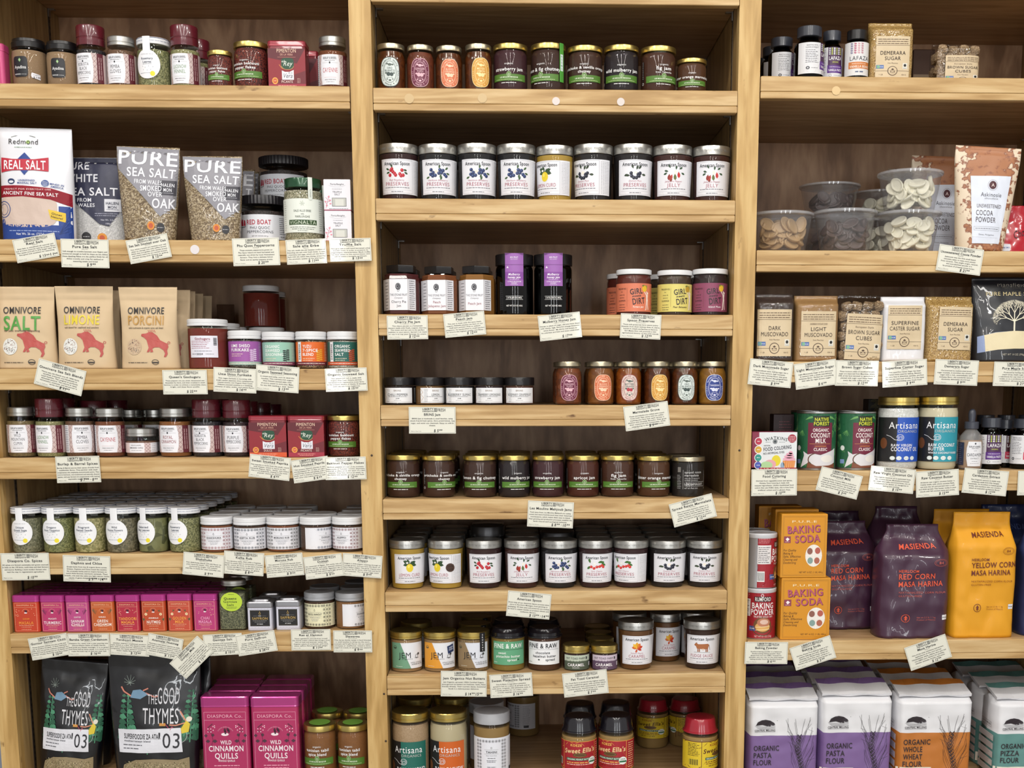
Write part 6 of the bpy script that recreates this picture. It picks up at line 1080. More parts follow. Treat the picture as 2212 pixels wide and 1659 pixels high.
block('cn', 434, 538, 1494, 'L7', 'tall pink cinnamon tin nearer the black pouches', 'tin', 44, 84, 132, cnp, 'cinnamon_tin', 'tall pink cinnamon tins', Y0=.016, back=3, desc='tall pink cinnamon tin in the left column', pitch=1.12)
block('cn', 546, 650, 1494, 'L7', 'tall pink cinnamon tin nearer the gold-lidded jars', 'tin', 44, 84, 132, cnp, 'cinnamon_tin', 'tall pink cinnamon tins', Y0=.016, back=3, desc='tall pink cinnamon tin in the right column', pitch=1.12)
TAB = gran('80502a', '96622f', 1800)
def greencap(o, k):
    def f():
        c = [(.0, 0, 0)]; v = [(22e-3*math.cos(2*PI*i/24), 22e-3*math.sin(2*PI*i/24), z) for z in (.0915, .0921) for i in range(24)]
        return mk('seal', v, [tuple(range(24, 48))]+[(i, (i+1) % 24, 24+(i+1) % 24, 24+i) for i in range(24)], [P('5f8a35', .4)])
    link('green_seal', L_('gseal', f), o)
ml(655, 726, 1552, 'L7', 'gold-lidded spice blend jar with green seal beside the pink tins', TAB, ['tunisian tabil', 'spice blend'], -2, 1, 'gold-lidded spice blend jar behind the one by the pink tins', name='spice_blend_jar', cat='spice jar', extra=greencap, Y0=.012, pitch=1.4)
ml(731, 799, 1552, 'L7', 'gold-lidded spice blend jar with green seal by the post', TAB, ['tunisian tabil', 'spice blend'], -6, 1, 'gold-lidded spice blend jar behind the one by the post', name='spice_blend_jar', cat='spice jar', extra=greencap, Y0=.012, pitch=1.4)
# ================================================================ CENTRE BAY
GV = 'marmalade jars with oval labels'; mor, mdk = gran('7a3c12', '8e4c18', 120, bump=.1, rough=.2), gran('4a2410', '5e3014', 120, bump=.1, rough=.2)
GC = {'w': ('ORO BLANCO', 'd5dfdd', '4a5a58', '3a4a48'), 'p': ('GINGER YUZU', '6a2440', 'd9b0bc', None), 'o': ('BLOOD ORANGE', 'd2704a', 'f3cdb0', None), 'y': ('MEYER LEMON', 'd2983c', 'f0dca0', None), 'k': ('BITTER ORANGE', 'dccdc6', '9a4450', 'b03a48'), 'b': ('TANGERINE', '2b3f8e', 'd5daee', None)}
def gv(xl, xr, yt, sh, q, lab, cont=None, du=0, back=0, desc=None):
    t, a, b, fr = GC[q]; return jar('grove', xl, xr, yt, sh, lab, cont or mdk, CHAMP, grove_lab(t, a, b, du, fruit=fr), name='marmalade_jar', cat='marmalade jar', group=GV, back=back, desc=desc, pitch=1.12, xo=-.004)
gv(809, 873, 92, 'C1', 'w', 'small marmalade jar with white oval label on the top shelf', du=0)
gv(875, 936, 95, 'C1', 'p', 'small marmalade jar with plum oval label on the top shelf', gran('5a2410', '6e3014', 120, bump=.1), 1)
gv(940, 1000, 97, 'C1', 'o', 'small marmalade jar with orange oval label on the top shelf', du=3)
gv(1003, 1064, 93, 'C1', 'y', 'small marmalade jar with yellow oval label on the top shelf', du=6)
J = {'straw': jam('3a1420'), 'mul': jam('1a0e18'), 'fig': jam('43200f'), 'art': jam('3a1c10'), 'org': jam('4c2a10'), 'apr': jam('4a1c10'), 'lf': jam('361a12')}
for (xl, xr, yt, c, ln, du, lb) in ((1065, 1140, 92.5, 'straw', ['strawberry jam'], -3, 'strawberry jam jar on the top shelf'), (1146, 1223, 91.5, 'lf', ['lemon & fig chutney'], -16, 'fig chutney jar with an upright green strap'), (1225, 1302, 97, 'art', ['artichoke & sevilla orange', 'chutney'], -3, 'artichoke chutney jar on the top shelf'),
                            (1304, 1380, 95.6, 'mul', ['wild mulberry jam'], -2, 'wild mulberry jam jar on the top shelf'), (1384, 1461, 98, 'fig', ['fig jam', '~from Tebourba'], 8, 'fig jam jar on the top shelf'), (1460, 1525, 125, 'org', ['bitter orange marmalade'], -3, 'smaller bitter orange jar at the right end')):
    def ex(o, k, g=(c == 'lf')):
        if g:
            def f():
                q = Cv(); q.r(22, 0, 33, 70, '4c9a3a', 2).r(24, 20, 31, 50, 'cfe0dc', 3).ds(25, 30, 24, 46, 5, '3a5a4a', 1.6); return bake(q, cyl(34.3, 91, 0, .6))
            link('green_strap', L_('gstrap', f), o)
    ml(xl, xr, yt, 'C1', 'gold-lidded '+lb, J[c], ln, du, extra=ex)
SPG = 'silver-lidded preserves jars'
BK_ = {'r': jam('2c0a12'), 'b': jam('0c0a14'), 'l': P('b5943e', .6), 'p': jam('140c12'), 'j': jam('3a1410'), 'c': jam('2e0c16'), 'cr': P('6a4526', .35), 'f': jam('2e1610')}
def sp(xl, xr, yt, sh, cont, fr, sub, title, du, lab, back=0, desc=None, sticker=False, **k):
    return jar('spoon', xl, xr, yt, sh, lab, BK_[cont], SILV, spoon_lab(fr, sub, title, du, sticker), name='preserves_jar', cat='preserves jar', group=SPG, back=back, desc=desc, extra=spoon_extra, **k)
R2_ = 'C2'
for (xl, xr, yt, c, fr, sub, tt, du, lb, bk) in (
    (814, 898.6, 309, 'r', 'rasp', 'Red Raspberry', 'PRESERVES', -1, 'raspberry preserves jar at the left end of the upper row', 0),
    (900, 983, 310, 'b', 'blue', 'Heirloom Blueberry', 'PRESERVES', 2, 'blueberry preserves jar beside the upper raspberry jar', 1),
    (985, 1069, 309, 'b', 'blue', 'Heirloom Blueberry', 'PRESERVES', 3, 'blueberry preserves jar between two others in the upper row', 1),
    (1070.6, 1154.5, 309.5, 'b', 'blue', 'Heirloom Blueberry', 'PRESERVES', 0, 'blueberry preserves jar beside the upper lemon curd', 0),
    (1157, 1237, 313, 'l', 'lemon', '', 'LEMON CURD', -22, 'yellow lemon curd jar in the upper row', 0),
    (1238, 1323, 310, 'p', 'plum', 'Damson Plum', 'PRESERVES', -22, 'plum preserves jar turned sideways beside the upper lemon curd', 0),
    (1325, 1409, 310, 'p', 'plum', 'Damson Plum', 'PRESERVES', 2, 'plum preserves jar facing front in the upper row', 1),
    (1414, 1499, 312, 'j', 'pepper', 'Jalapeno Pepper', 'JELLY', -1, 'pepper jelly jar beside the front-facing plum jar', 1),
    (1500, 1581, 314, 'j', 'pepper', 'Jalapeno Pepper', 'JELLY', -3, 'pepper jelly jar at the right end of the upper row', 0)):
    sp(xl, xr, yt, R2_, c, fr, sub, tt, du, 'silver-lidded '+lb, bk, 'silver-lidded jar behind the '+lb.replace(' jar', '')[:44].rsplit(' ', 1)[0], pitch=1.25, xo=.003)
HX = 'hexagonal jam jars'
for (xl, xr, yt, c, ln, cl_, lb, bk) in ((832, 901, 572, jam('4a1216'), ['Cherry Pie', 'Jam'], '26262e', 'hexagonal jar of cherry pie jam at the shelf end', 1), (908, 977, 575, P('7a4420', .7), ['Peach', 'Jalapeno Jam'], '8a3244', 'hexagonal jar of peach jalapeno jam', 1), (993, 1061, 574, P('8a5c24', .7), ['Peach Jam'], '8a3244', 'hexagonal jar of plain peach jam beside the black honey jar', 1)):
    jar('hexjar', xl, xr, yt, 'C3', lb, c, BLID, stone_lab(ln, cl_), name='hexagonal_jam_jar', cat='jam jar', group=HX, back=bk, desc='black-lidded hexagonal jar behind the '+ln[0].lower()+' one', pitch=1.35, rz=-.1, xo=.004)
for (xl, xr, yt, lb) in ((1068, 1150, 548, 'tall black honey jam jar beside the peach jam'), (1152, 1235, 548, 'tall black honey jam jar with empty shelf beside it')):
    jar('honey', xl, xr, yt, 'C3', lb, P('120d10', .3), BLID, honey_lab(), name='honey_jam_jar', cat='honey jar', group='tall black jars with violet straps', extra=honey_extra, glass=clear('dark_glass', '6a6a6a') if 'dark_glass' not in bpy.data.materials else bpy.data.materials['dark_glass'])
for (xl, xr, yt, bg, nm, c, nc, fr, lb, du) in ((1331, 1407, 581, 'd67a5c', 'Tomato Jam', '5a1c14', 'f6efe6', 'e0b52c', 'coral pink', 3), (1424, 1499, 583, 'd8cc72', 'Pear Balsamic', '3c2a1c', '3a2a1c', 'b89430', 'pale yellow', 8), (1501, 1577, 580, '8a4460', 'Island Plum', '220e14', 'e6dfe6', 'e2b83a', 'plum purple', 2)):
    jar('girl', xl, xr, yt, 'C3', f'white-lidded jar with {lb} label and small pear picture', jam(c), WLID, girl_lab(bg, nm, du, nc, fr), name='fruit_preserves_jar', cat='preserves jar', group='white-lidded jars with bright labels', back=1, desc=f'white-lidded jar behind the {lb} labelled one', pitch=1.35, xo=-.0125)
BN = 'low black-lidded jam jars'
for (xl, xr, nm, du, c, lb) in ((826, 891.5, 'CHILI PEPPER', -1, '1c0c12', 'low black-lidded chili pepper jam jar at the shelf end'), (892.5, 955, 'LEMON', 15, '6a4a22', 'low amber jam jar turned to show its label edge'), (955.5, 1018.5, 'BLUEBERRY SUMAC', 1, '140c14', 'low black-lidded blueberry jam jar'), (1019, 1082, 'STRAWBERRY LEMONGRASS', 0, '26101a', 'low black-lidded strawberry lemongrass jam jar'), (1083, 1147, 'ROSEMARY GRAPEFRUIT', 0, '4a2418', 'low black-lidded rosemary grapefruit jam jar')):
    jar('brins', xl, xr, 815.6, 'C4', lb, jam(c), BLID, brins_lab(nm, du), name='small_jam_jar', cat='jam jar', group=BN, back=1, desc='low black-lidded jar behind the '+nm.lower()+' one', pitch=1.2, xo=.002)
for (xl, xr, q, c, lb, du) in ((1198.5, 1257, 'p', gran('5c2c14', '7a3e1c', 120, bump=.1), 'plum oval label, beside the low black-lidded jars', 1), (1267.5, 1327, 'o', gran('6a3a10', '7d4a14', 120, bump=.1), 'orange oval label on the middle shelf', 4), (1329, 1386, 'k', mor, 'pinkish white oval label and two red fruits', 0), (1390, 1448, 'y', mdk, 'yellow oval label on the middle shelf', 4), (1450, 1508, 'w', mdk, 'white oval label on the middle shelf', 1), (1510, 1570, 'b', gran('7a5010', '8e6216', 120, bump=.1), 'royal blue oval label', 1)):
    gv(xl, xr, 782, 'C4', q, 'marmalade jar with '+lb, c, du, 1, 'marmalade jar behind the '+lb.split(' label')[0].replace('pinkish white oval', 'pink oval')+' label')
for (xl, xr, yt, c, ln, du, lb) in ((833.7, 907, 980, 'art', ['artichoke & sevilla orange', 'chutney'], -3, 'artichoke chutney jar at the left end of the full row'), (911.5, 984, 981, 'art', ['artichoke & sevilla orange', 'chutney'], 14, 'artichoke chutney jar turned aside, second in the full row'), (1000, 1074, 981, 'lf', ['lemon & fig chutney'], -1, 'lemon fig chutney jar in the full row'), (1075, 1145, 981, 'mul', ['wild mulberry jam'], 9, 'wild mulberry jam jar in the full row'),
                            (1149, 1219, 981, 'straw', ['strawberry jam'], -3, 'strawberry jam jar in the full row'), (1223, 1295, 981, 'apr', ['apricot jam'], 2, 'apricot jam jar in the full row'), (1297, 1370, 981, 'fig', ['fig jam', '~from Tebourba'], 0, 'fig jam jar in the full row'), (1375, 1448, 982, 'org', ['bitter orange marmalade'], 8, 'bitter orange jar beside the black raisin jar')):
    ml(xl, xr, yt, 'C5', 'gold-lidded '+lb, J[c], ln, du, 2, 'gold-lidded jar behind the '+('turned ' if 'turned' in lb else '')+lb.split(' jar')[0], pitch=1.14, xo=.001)
jar('raisin', 1450, 1522, 984, 'C5', 'straight dark jar of spiced raisin marmalata with pale gold lid', jam('140c0c'), CHAMP, raisin_lab(), name='marmalata_jar', cat='jam jar', back=1, desc='pale gold-lidded dark jar behind the raisin marmalata', pitch=1.2)
for i, (xl, xr, yt, c, fr, sub, tt, du, lb, st) in enumerate((
    (842, 918, 1160, 'l', 'lemon', '', 'LEMON CURD', 8, 'lemon curd jar at the left end of the lower row', False), (925, 1001.7, 1160, 'l', 'lemon', '', 'LEMON CURD', -17, 'lemon curd jar with a dark round discount sticker', True),
    (1007, 1084, 1160, 'r', 'rasp', 'Red Raspberry', 'PRESERVES', 0, 'raspberry preserves jar in the lower row', False), (1089, 1165, 1160, 'j', 'pepper', 'Jalapeno Pepper', 'JELLY', 0, 'pepper jelly jar in the lower row', False),
    (1169, 1247, 1160, 'b', 'blue', 'Heirloom Blueberry', 'PRESERVES', 1, 'blueberry preserves jar in the lower row', False), (1249, 1323.5, 1160, 'c', 'cherry', 'Sour Cherry', 'PRESERVES', 1, 'cherry preserves jar facing front in the lower row', False),
    (1325, 1401.5, 1160, 'c', 'cherry', 'Sour Cherry', 'PRESERVES', -19, 'cherry preserves jar turned sideways in the lower row', False), (1402.5, 1482, 1160, 'p', 'plum', 'Damson Plum', 'PRESERVES', 0, 'plum preserves jar in the lower row', False),
    (1485, 1562, 1160, 'p', 'plum', 'Damson Plum', 'PRESERVES', -4, 'plum preserves jar at the right end of the lower row', False))):
    o = sp(xl, xr, yt, 'C6', c, fr, sub, tt, du, 'silver-lidded '+lb, 3, 'silver-lidded jar behind the '+lb.split(' jar')[0]+(' at the left end' if i == 0 else ' with sticker' if i == 1 else ' turned sideways' if i == 6 else ' at the right end' if i == 8 else ''), st, pitch=1.05)
for (xl, xr, yt, w) in ((1018, 1092, 1131, 'raspberry'), (1167, 1239, 1144, 'blueberry')):
    jar('honey', xl, xr, yt, 'C6', 'taller dark jar with dull lid behind the lower '+w+' jar', jam('120c10'), P('4a4a4c', .3, .8), name='tall_dark_jar', cat='jar', Y0=.10)
JG = 'gold-lidded nut butter jars'; NB = P('9a7a55', .5)
jar('jem', 843, 913.4, 1354, 'C7', 'gold-lidded nut butter jar with green and white diagonal label', NB, GOLD, jem_lab('6c9a7e', 'e0e2e8', 2), name='nut_butter_jar', cat='nut butter jar', group=JG, back=1, desc='gold-lidded jar behind the green striped nut butter', pitch=1.4, xo=.012)
jar('jem', 915, 986.5, 1354, 'C7', 'gold-lidded nut butter jar with orange and white diagonal label', NB, GOLD, jem_lab('d9962f', 'e0e2e8', -2, 'food', s1='salted caramel'), name='nut_butter_jar', cat='nut butter jar', group=JG)
jar('jem', 988, 1058.6, 1354, 'C7', 'gold-lidded nut butter jar with black crunchy strap', gran('7d6546', 'a08662', 600), GOLD, jem_lab('8c7656', 'd9dde8', -4, s1='naked'), name='nut_butter_jar', cat='nut butter jar', group=JG, back=2, desc='gold-lidded jar behind the crunchy nut butter', pitch=1.15, extra=crunchy)
BL2 = P('17151c', .2, 0, .5, name='black_enamel_lid')
jar('raw', 1057.7, 1135, 1346, 'C7', 'black-lidded pistachio spread jar with green label', P('8a7234', .6), BL2, raw_lab('5fa27c', 'f0f4f0', [('sweet', -13), ('pistachio butter', 0), ('spread', 8)], 1), name='nut_spread_jar', cat='nut spread jar', group='black-lidded nut spread jars', back=1, desc='black-lidded jar behind the green-labelled spread')
jar('raw', 1136, 1214, 1346, 'C7', 'black-lidded hazelnut spread jar with white label', P('4a2a18', .6), BL2, raw_lab('e8eaee', '1c1c22', [('chocolate', 0), ('hazelnut butter', 4), ('spread', 16)], -4), name='nut_spread_jar', cat='nut spread jar', group='black-lidded nut spread jars', back=1, desc='black-lidded jar behind the white-labelled spread')
for (xl, xr, a, b, s, lb, bk) in ((1212, 1271, 'b9c4b4', '4f5a4c', 'ORIGINAL', 'small gold-lidded caramel jar with sage green label', 0), (1272, 1331, 'c9bccc', '5c4860', 'VANILLA BEAN', 'small gold-lidded caramel jar with mauve label', 3)):
    jar('toad', xl, xr, 1385, 'C7', lb, jam('3a1a10'), GOLD, toad_lab(a, b, s), name='small_caramel_jar', cat='caramel jar', group='small gold-lidded caramel jars', back=bk, desc='gold-lidded jar behind the mauve-labelled caramel', pitch=1.12)
sp(1329, 1405.7, 1332, 'C7', 'cr', 'maple', 'Salted Maple', 'CARAMEL', 0, 'silver-lidded caramel jar with flame-coloured leaf, at the front', 1, 'silver-lidded jar behind the front caramel jar', pitch=1.2)
sp(1409, 1476, 1316, 'C7', 'cr', 'maple', 'Salted Maple', 'CARAMEL', 6, 'silver-lidded caramel jar standing further back', Y0=.10)
sp(1480, 1559, 1330, 'C7', 'f', 'cow', '', 'FUDGE SAUCE', -4, 'silver-lidded fudge sauce jar with a brown cow picture', 1, 'silver-lidded jar behind the fudge sauce', pitch=1.25)
def ar(xl, xr, yt, sh, col, lines, cont, lab, du=0, back=0, desc=None, **k):
    return jar('artisana', xl, xr, yt, sh, lab, cont, GOLD, arti_lab(col, lines, du=du, **({'v0': 60, 'v1': 152} if sh == 'C8' else {})), name='nut_butter_jar', cat='nut butter jar', group='tall gold-lidded jars with half-black labels', back=back, desc=desc, **k)
ar(845, 925, 1524, 'C8', '1f665a', [('RAW ALMOND', 8.4, 62), ('BUTTER', 5.6, 28)], gran('a58a6c', 'b79c80', 800, bump=.2), 'tall gold-lidded almond butter jar with dark green label', -4, 1, 'tall gold-lidded jar behind the almond butter', pitch=1.5, xo=-.006, Y0=.02)
ar(927, 1008, 1523, 'C8', 'c85f1e', [('RAW CASHEW', 8.4, 62), ('BUTTER', 5.6, 28)], P('c0b496', .4), 'tall gold-lidded cashew butter jar with orange label', -4, 1, 'tall gold-lidded jar behind the cashew butter', pitch=1.5, xo=-.004, Y0=.02)
GL_ = P('a8a9ae', .4, name='grey_ribbed_lid'); TH = P('9a7c4c', .6)
for (xl, xr, yt, Y0, du, lb) in ((1022.6, 1101.5, 1524, .02, 0, 'tahini jar with ribbed grey lid at the shelf front'), (1003, 1079, 1505, .115, 6, 'tahini jar half hidden behind the front one'), (1096, 1166, 1470, .365, -44, 'tahini jar turned away at the very back of the shelf')):
    jar('tahini', xl, xr, yt, 'C8', lb, TH, GL_, tahini_lab(du), name='tahini_jar', cat='tahini jar', group='tahini jars', Y0=Y0)
PB = P('a08250', .6, 0, 0, name='peanut_butter'); RDL = P('9c1f2e', .2, 0, .5, name='red_lid'); EG = 'peanut butter jars with domed lids'
for (xl, xr, yt, Y0, q, du, lid, lb, bk) in ((1212, 1290, 1535, .02, 'r', 0, BL2, 'black-lidded peanut butter jar with red label facing front', 1), (1292, 1370, 1533, .02, 'r', -16, BL2, 'black-lidded peanut butter jar with red label turned slightly', 1),
    (1376, 1446, 1500, .26, 'y', -10, RDL, 'red-lidded peanut butter jar standing at the back', 0), (1448, 1519, 1500, .27, 'y', -62, RDL, 'red-lidded peanut butter jar at the back, behind the front red lid', 0), (1477, 1556, 1537, .02, 'y', 36, RDL, 'red-lidded peanut butter jar with yellow label at the front', 0)):
    jar('ella', xl, xr, yt, 'C8', lb, PB, lid, ella_lab('a3202c' if q == 'r' else 'd9bc2c', 'f0d49a' if q == 'r' else '4a1a16', 'e0a04a' if q == 'r' else '5a1c20', du), name='peanut_butter_jar', cat='peanut butter jar', group=EG, Y0=Y0, back=bk, desc='black-lidded jar behind the '+('front-facing' if du == 0 else 'turned')+' red-labelled one', pitch=1.3, xo=.006)
# ================================================================ RIGHT BAY
BTL = P('120f12', .2, 0, .5); CAP = P('33363f', .3, 0, .3, name='grey_cap'); DG = clear('brown_glass', '5a504a', ior=1.42)
def bt(xl, xr, yt, sh, lab, L, Y0=.02, lid=None, group='dark vanilla bottles', **k):
    return jar('bottle', xl, xr, yt, sh, lab, BTL, lid or CAP, L, name='vanilla_bottle', cat='bottle', group=group, Y0=Y0, glass=DG, **k)
VP = dict(front='paste')
bt(1716, 1779, 53, 'R1', 'tall dark vanilla bottle turned to show its back text', bottle_lab('t', 33))
bt(1660, 1716, 77.6, 'R1', 'shorter dark vanilla bottle, back text showing', bottle_lab('t', 33), .07)
bt(1643, 1692, 98, 'R1', 'dark vanilla bottle behind the shorter one', bottle_lab('t', 33), .15)
bt(1626, 1672, 124, 'R1', 'dark vanilla bottle almost hidden by the upright post', bottle_lab('t', 33), .22)
bt(1778, 1824, 64, 'R1', 'dark vanilla paste bottle with purple band on the top shelf', bottle_lab('p', 3), .05)
def vbean():
    c = Cv(); c.r(-32, 30, 32, 104, 'd9d9da', 0)
    for i, q in enumerate(('8a86a0', 'b06a80', 'c9a0a8', 'b88a94')):
        for j in range(5): c.e(-12+i*7.4, 34+j*5, 2.2, 2.2, q, 2, 8); c.r(-15+i*7.4, 31+j*5, -14+i*7.4, 35+j*5, q, 1)
    c.t('LAFAZA', 5, 66, 9, '33343a', 42, f='n').r(-19, 74, 31, 89, 'c8793c', 1).t('MADAGASCAR', 4, 78, 2, 'f0dcc8', 30).t('VANILLA BEANS', 6, 84.4, 5, 'f0e6da', 44, L=4).d(-4, 14, 96, 4, '4a5a7a'); return bake(c, cyl(25.5, 116, -4, .6))
jar('bottle', 1821, 1872, 61.6, 'R1', 'straight vanilla bean bottle with black lid and orange band', BTL, BLID, L_('vbean', vbean), name='vanilla_bean_bottle', cat='bottle', Y0=.03, glass=DG)
def sugar_lab(B, lines, cx, cy, w, h, top=None, gold='cebb9a', fair=True, rot=0):
    def f():
        c = Cv(); K_ = '4a3224'; c.r(-w/2, -h/2, w/2, h/2, gold, 1).r(-w/2, -h/2, w/2, -h/2+h*.21, 'c2a478', 1) if False else c.r(-w/2, -h/2, w/2, h/2, gold, 1)
        for i in range(3): c.d(-w*.45, w*.45, -h/2+h*(.075+i*.05), h*.022, '5c4430', i, 3)
        c.l([(-w/2, -h*.285), (w/2, -h*.285)], .5, K_).l([(-w/2, h*.33), (w/2, h*.33)], .5, K_)
        n = len(lines); sz = h*.085
        if top: c.t(top, 0, -h*.215, sz*.42, K_, w*.5, f='n')
        for i, s in enumerate(lines): c.t(s, 0, -h*(.12 if n == 2 else .06)+i*sz*1.5+h*.02, sz, '33231a', min(w*.88, len(s)*sz*.82), f='n')
        c.t('from Mauritius', 0, h*.145, sz*.36, K_, w*.3, f='n').r(-w*.48, h*.19, -w*.26, h*.275, '4a6aa8', 2).r(-w*.46, h*.2, -w*.38, h*.265, '7ab08a', 3).t('NON GMO', -w*.33, h*.235, sz*.3, 'e0e6f0', w*.1)
        if fair: c.r(w*.3, h*.14, w*.44, h*.28, 'd9d6cc', 2).e(w*.37, h*.195, w*.04, w*.045, '1c1c1c', 3, 12).d(w*.32, w*.42, h*.26, .8, '3a6a8a')
        c.e(0, h*.33, w*.15, w*.15, K_, 2, 24).e(0, h*.33, w*.13, w*.13, gold, 3, 24).e(-w*.05, h*.34, w*.02, w*.02, K_, 4, 8).e(w*.05, h*.34, w*.02, w*.02, K_, 4, 8).ring(0, h*.36, w*.08, w*.035, .7, K_, 4, 14, 0, 180).p([(-w*.05, h*.3), (0, h*.27), (w*.05, h*.3), (w*.02, h*.31), (-w*.02, h*.31)], K_, 4).l([(0, h*.3), (0, h*.36)], .6, K_, 4)
        c.t('1 LB', -w*.34, h*.42, sz*.34, K_, w*.1, f='n').t('454 G', w*.34, h*.42, sz*.34, K_, w*.13, f='n')
        d = Cv(); d.put(c, cx, cy, 1, rot); return B.lab(d, off=.9)
    return L_(('sg', tuple(lines), w, h, cx), f)
SG = 'clear bags of sugar with tan labels'; blk = lambda q: (.93 if q < .86 else max(.08, .93*(1-(q-.86)/.1))) if q > .02 else .8
def sbag(key, xl, xr, yt, sh, lab, mat, lines, w, h, lw, lh, cy, top=None, t=52, Y0=.014, cx=0, film=FILM, fair=True, seed=1, wr=1.3, rot=0, ry=0, name='sugar_bag'):
    B = Bag(w, h, t, 4.5, Tf=blk, seed=seed, wr=wr); o = bag(B, key, xl, xr, yt, sh, lab, 'sugar bag', name, mat, sugar_lab(B, lines, cx, cy, lw, lh, top, fair=fair, rot=rot), Y0=Y0, film=film, group=SG, part='contents', ry=ry); return o
DEM = gran('8a6428', 'd9b878', 900, 'b8924e', rough=.5)
sbag('dem1', 1873, 1967, 44, 'R1', 'tall clear bag of golden demerara sugar on the top shelf', DEM, ['DEMERARA', 'SUGAR'], 86, 128, 66, 88, 78, seed=31, Y0=.03)
def gift(o_, w, h, y): pass
dk = block('dkb', 1966, 2011, 107, 'R1', 'small brown box at the back of the top shelf', 'carton', 40, 48, 66, [pin('carton', 'dkb', -24, 24, -20, 20, 0, 66, P('5c4234', .6)), ('label', L_('dkl', lambda: bake(Cv().r(-23, 26, 23, 60, '9c8468', 1).ds(-18, 18, 31, 38, 3, '4a3626', 1.6).t('DARK CHOCOLATE', 0, 50, 3, '3a281c', 32, f='n', L=2).t('TRUFFLE', 0, 55, 3, '3a281c', 16, f='n', L=2), flat(20, 66, .1), lu=99)), None)], 'brown_box', Y0=.30)
# loose pieces: ovals and cubes
def ovalmesh(mat, name='disc'):
    v = [(0, 0, .0030)]; R_ = [(.55, .0012), (.8, .0012), (.95, .0022), (1, .0006), (.9, -.0018)]
    for (s, z) in R_: v += [(s*.0170*math.cos(2*PI*i/14), s*.0112*math.sin(2*PI*i/14), z*1.9) for i in range(14)]
    v[0] = (0, 0, .0016); v.append((0, 0, -.0038)); f = [(0, 1+i, 1+(i+1) % 14) for i in range(14)]
    for k in range(4): f += [(1+k*14+i, 1+(k+1)*14+i, 1+(k+1)*14+(i+1) % 14, 1+k*14+(i+1) % 14) for i in range(14)]
    f += [(len(v)-1, 57+(i+1) % 14, 57+i) for i in range(14)]; return mk(name, v, f, [mat], None, True)
MW, MT, MD = P('e6e2cc', .4, 0, 0, .1, name='white_chocolate'), P('b3946a', .4, name='tan_chocolate'), P('4a3a38', .4, name='dark_chocolate')
OV = {'w': ovalmesh(MW), 't': ovalmesh(MT), 'd': ovalmesh(MD)}; CN = {'w': 'white', 't': 'caramel-coloured', 'd': 'dark'}
tubprof = [(38, 0), (42, .8), (43.4, 3), (54, 82), (56.4, 83), (56.8, 88), (55, 89)]; tlid = [(55.4, 84.5), (57.6, 85), (57.8, 90), (56, 91), (52, 91), (51, 88), (1, 88)]
def tub(xl, xr, yt, Y0, q, lab, where, nvis=30, fill=.8, zb=None, below=False):
    X, Yc, z0, W, H = fit(xl, xr, yt, 'R2', Y0, zb=zb)
    H = min(H, .098) if zb is None else H; s = W/.1156; sz = H/.091
    o = root('plastic_tub', (X, Yc, z0+.0003), lab, 'tub', 'clear lidded deli tubs', sc=(s, s, sz))
    link('tub_body', lathe('tubb', tubprof, TUBP, 40), o); link('lid', lathe('tubl', tlid, TUBL, 40), o)
    R = random.Random(int(xl*7+yt)); r0 = lambda z: (42.0+10.6*z/82)*.001*s; nl = 6 if nvis > 12 else 2; per = max(2, round(nvis/nl*.62)); k = 0; Hc = H*fill
    for j in range(nl):
        z = z0+.018+j*(Hc-.024)/nl
        for i in range(per):
            a = -PI/2+(i-(per-1)/2+(.5 if j % 2 else 0))*(3.3/per)+R.uniform(-.12, .12); r = r0((z-z0)*1000/sz)-.0125-.004*(i % 2)
            d = bpy.data.objects.new('chocolate_disc', OV[q]); COLL.objects.link(d); d.location = (X+r*math.cos(a), Yc+r*math.sin(a), z+R.uniform(-.003, .003)); d.rotation_euler = (PI/2-R.uniform(.0, .8), R.uniform(-1.2, 1.2), a+PI/2+R.uniform(-.3, .3))
            tag(d, f'{CN[q]} chocolate oval inside the {where}', 'chocolate', f'{CN[q]} chocolate ovals in the {where}'); k += 1
    if below is not None:
        me = OV[q]; vs = np.array([v.co[:] for v in me.vertices]); fs = [tuple(p.vertices) for p in me.polygons]; V = []; F = []
        for i in range(46):
            a = R.uniform(0, 2*PI); z = R.uniform(.021, Hc-.012); r = (r0(z*1000/sz)-.031)*math.sqrt(R.random()); M = Matrix.Rotation(R.uniform(0, 6.3), 3, 'Z') @ Matrix.Rotation(R.uniform(-1.4, 1.4), 3, 'X')
            q_ = vs @ np.array(M).T+np.array([X+r*math.cos(a), Yc+r*math.sin(a), z0+z]); b = len(V); V += q_.tolist(); F += [tuple(b+w for w in f_) for f_ in fs]
        tag(link('chocolate_discs', mk('inner_discs', V, F, list(me.materials), None, True)), f'heap of {CN[q]} chocolate ovals filling the middle of the {where}', 'chocolate', kind='stuff')
    return o
def top_of(o): return o.location.z+.0912*o.scale[2]
t1 = tub(1612, 1747, 454, .016, 't', 'clear tub of caramel-coloured ovals by the upright', 'tub by the upright', 36, .86)
t2 = tub(1752, 1888, 449, .016, 'd', 'clear tub of dark chocolate ovals at the shelf front', 'front dark tub', 36, .8)
t3 = tub(1884, 2021, 452, .016, 'w', 'lower clear tub of white chocolate ovals at the front', 'lower white tub', 42, .9)
t4 = tub(1881, 2019, 363, .017, 'w', 'clear tub of white chocolate ovals stacked on another', 'upper white tub', 36, .82, zb=top_of(t3)+.0003)
t5 = tub(1724, 1855, 463, .155, 'd', 'dark chocolate tub hidden in the second row', 'hidden rear dark tub', 18, .8)
tub(1727, 1857, 392, .155, 'd', 'clear tub of dark ovals stacked in the second row', 'upper dark tub', 30, .7, zb=top_of(t5)+.0003)
t7 = tub(1848, 1975, 462, .155, 'w', 'white chocolate tub in the second row, low', 'rear lower white tub', 18, .9)
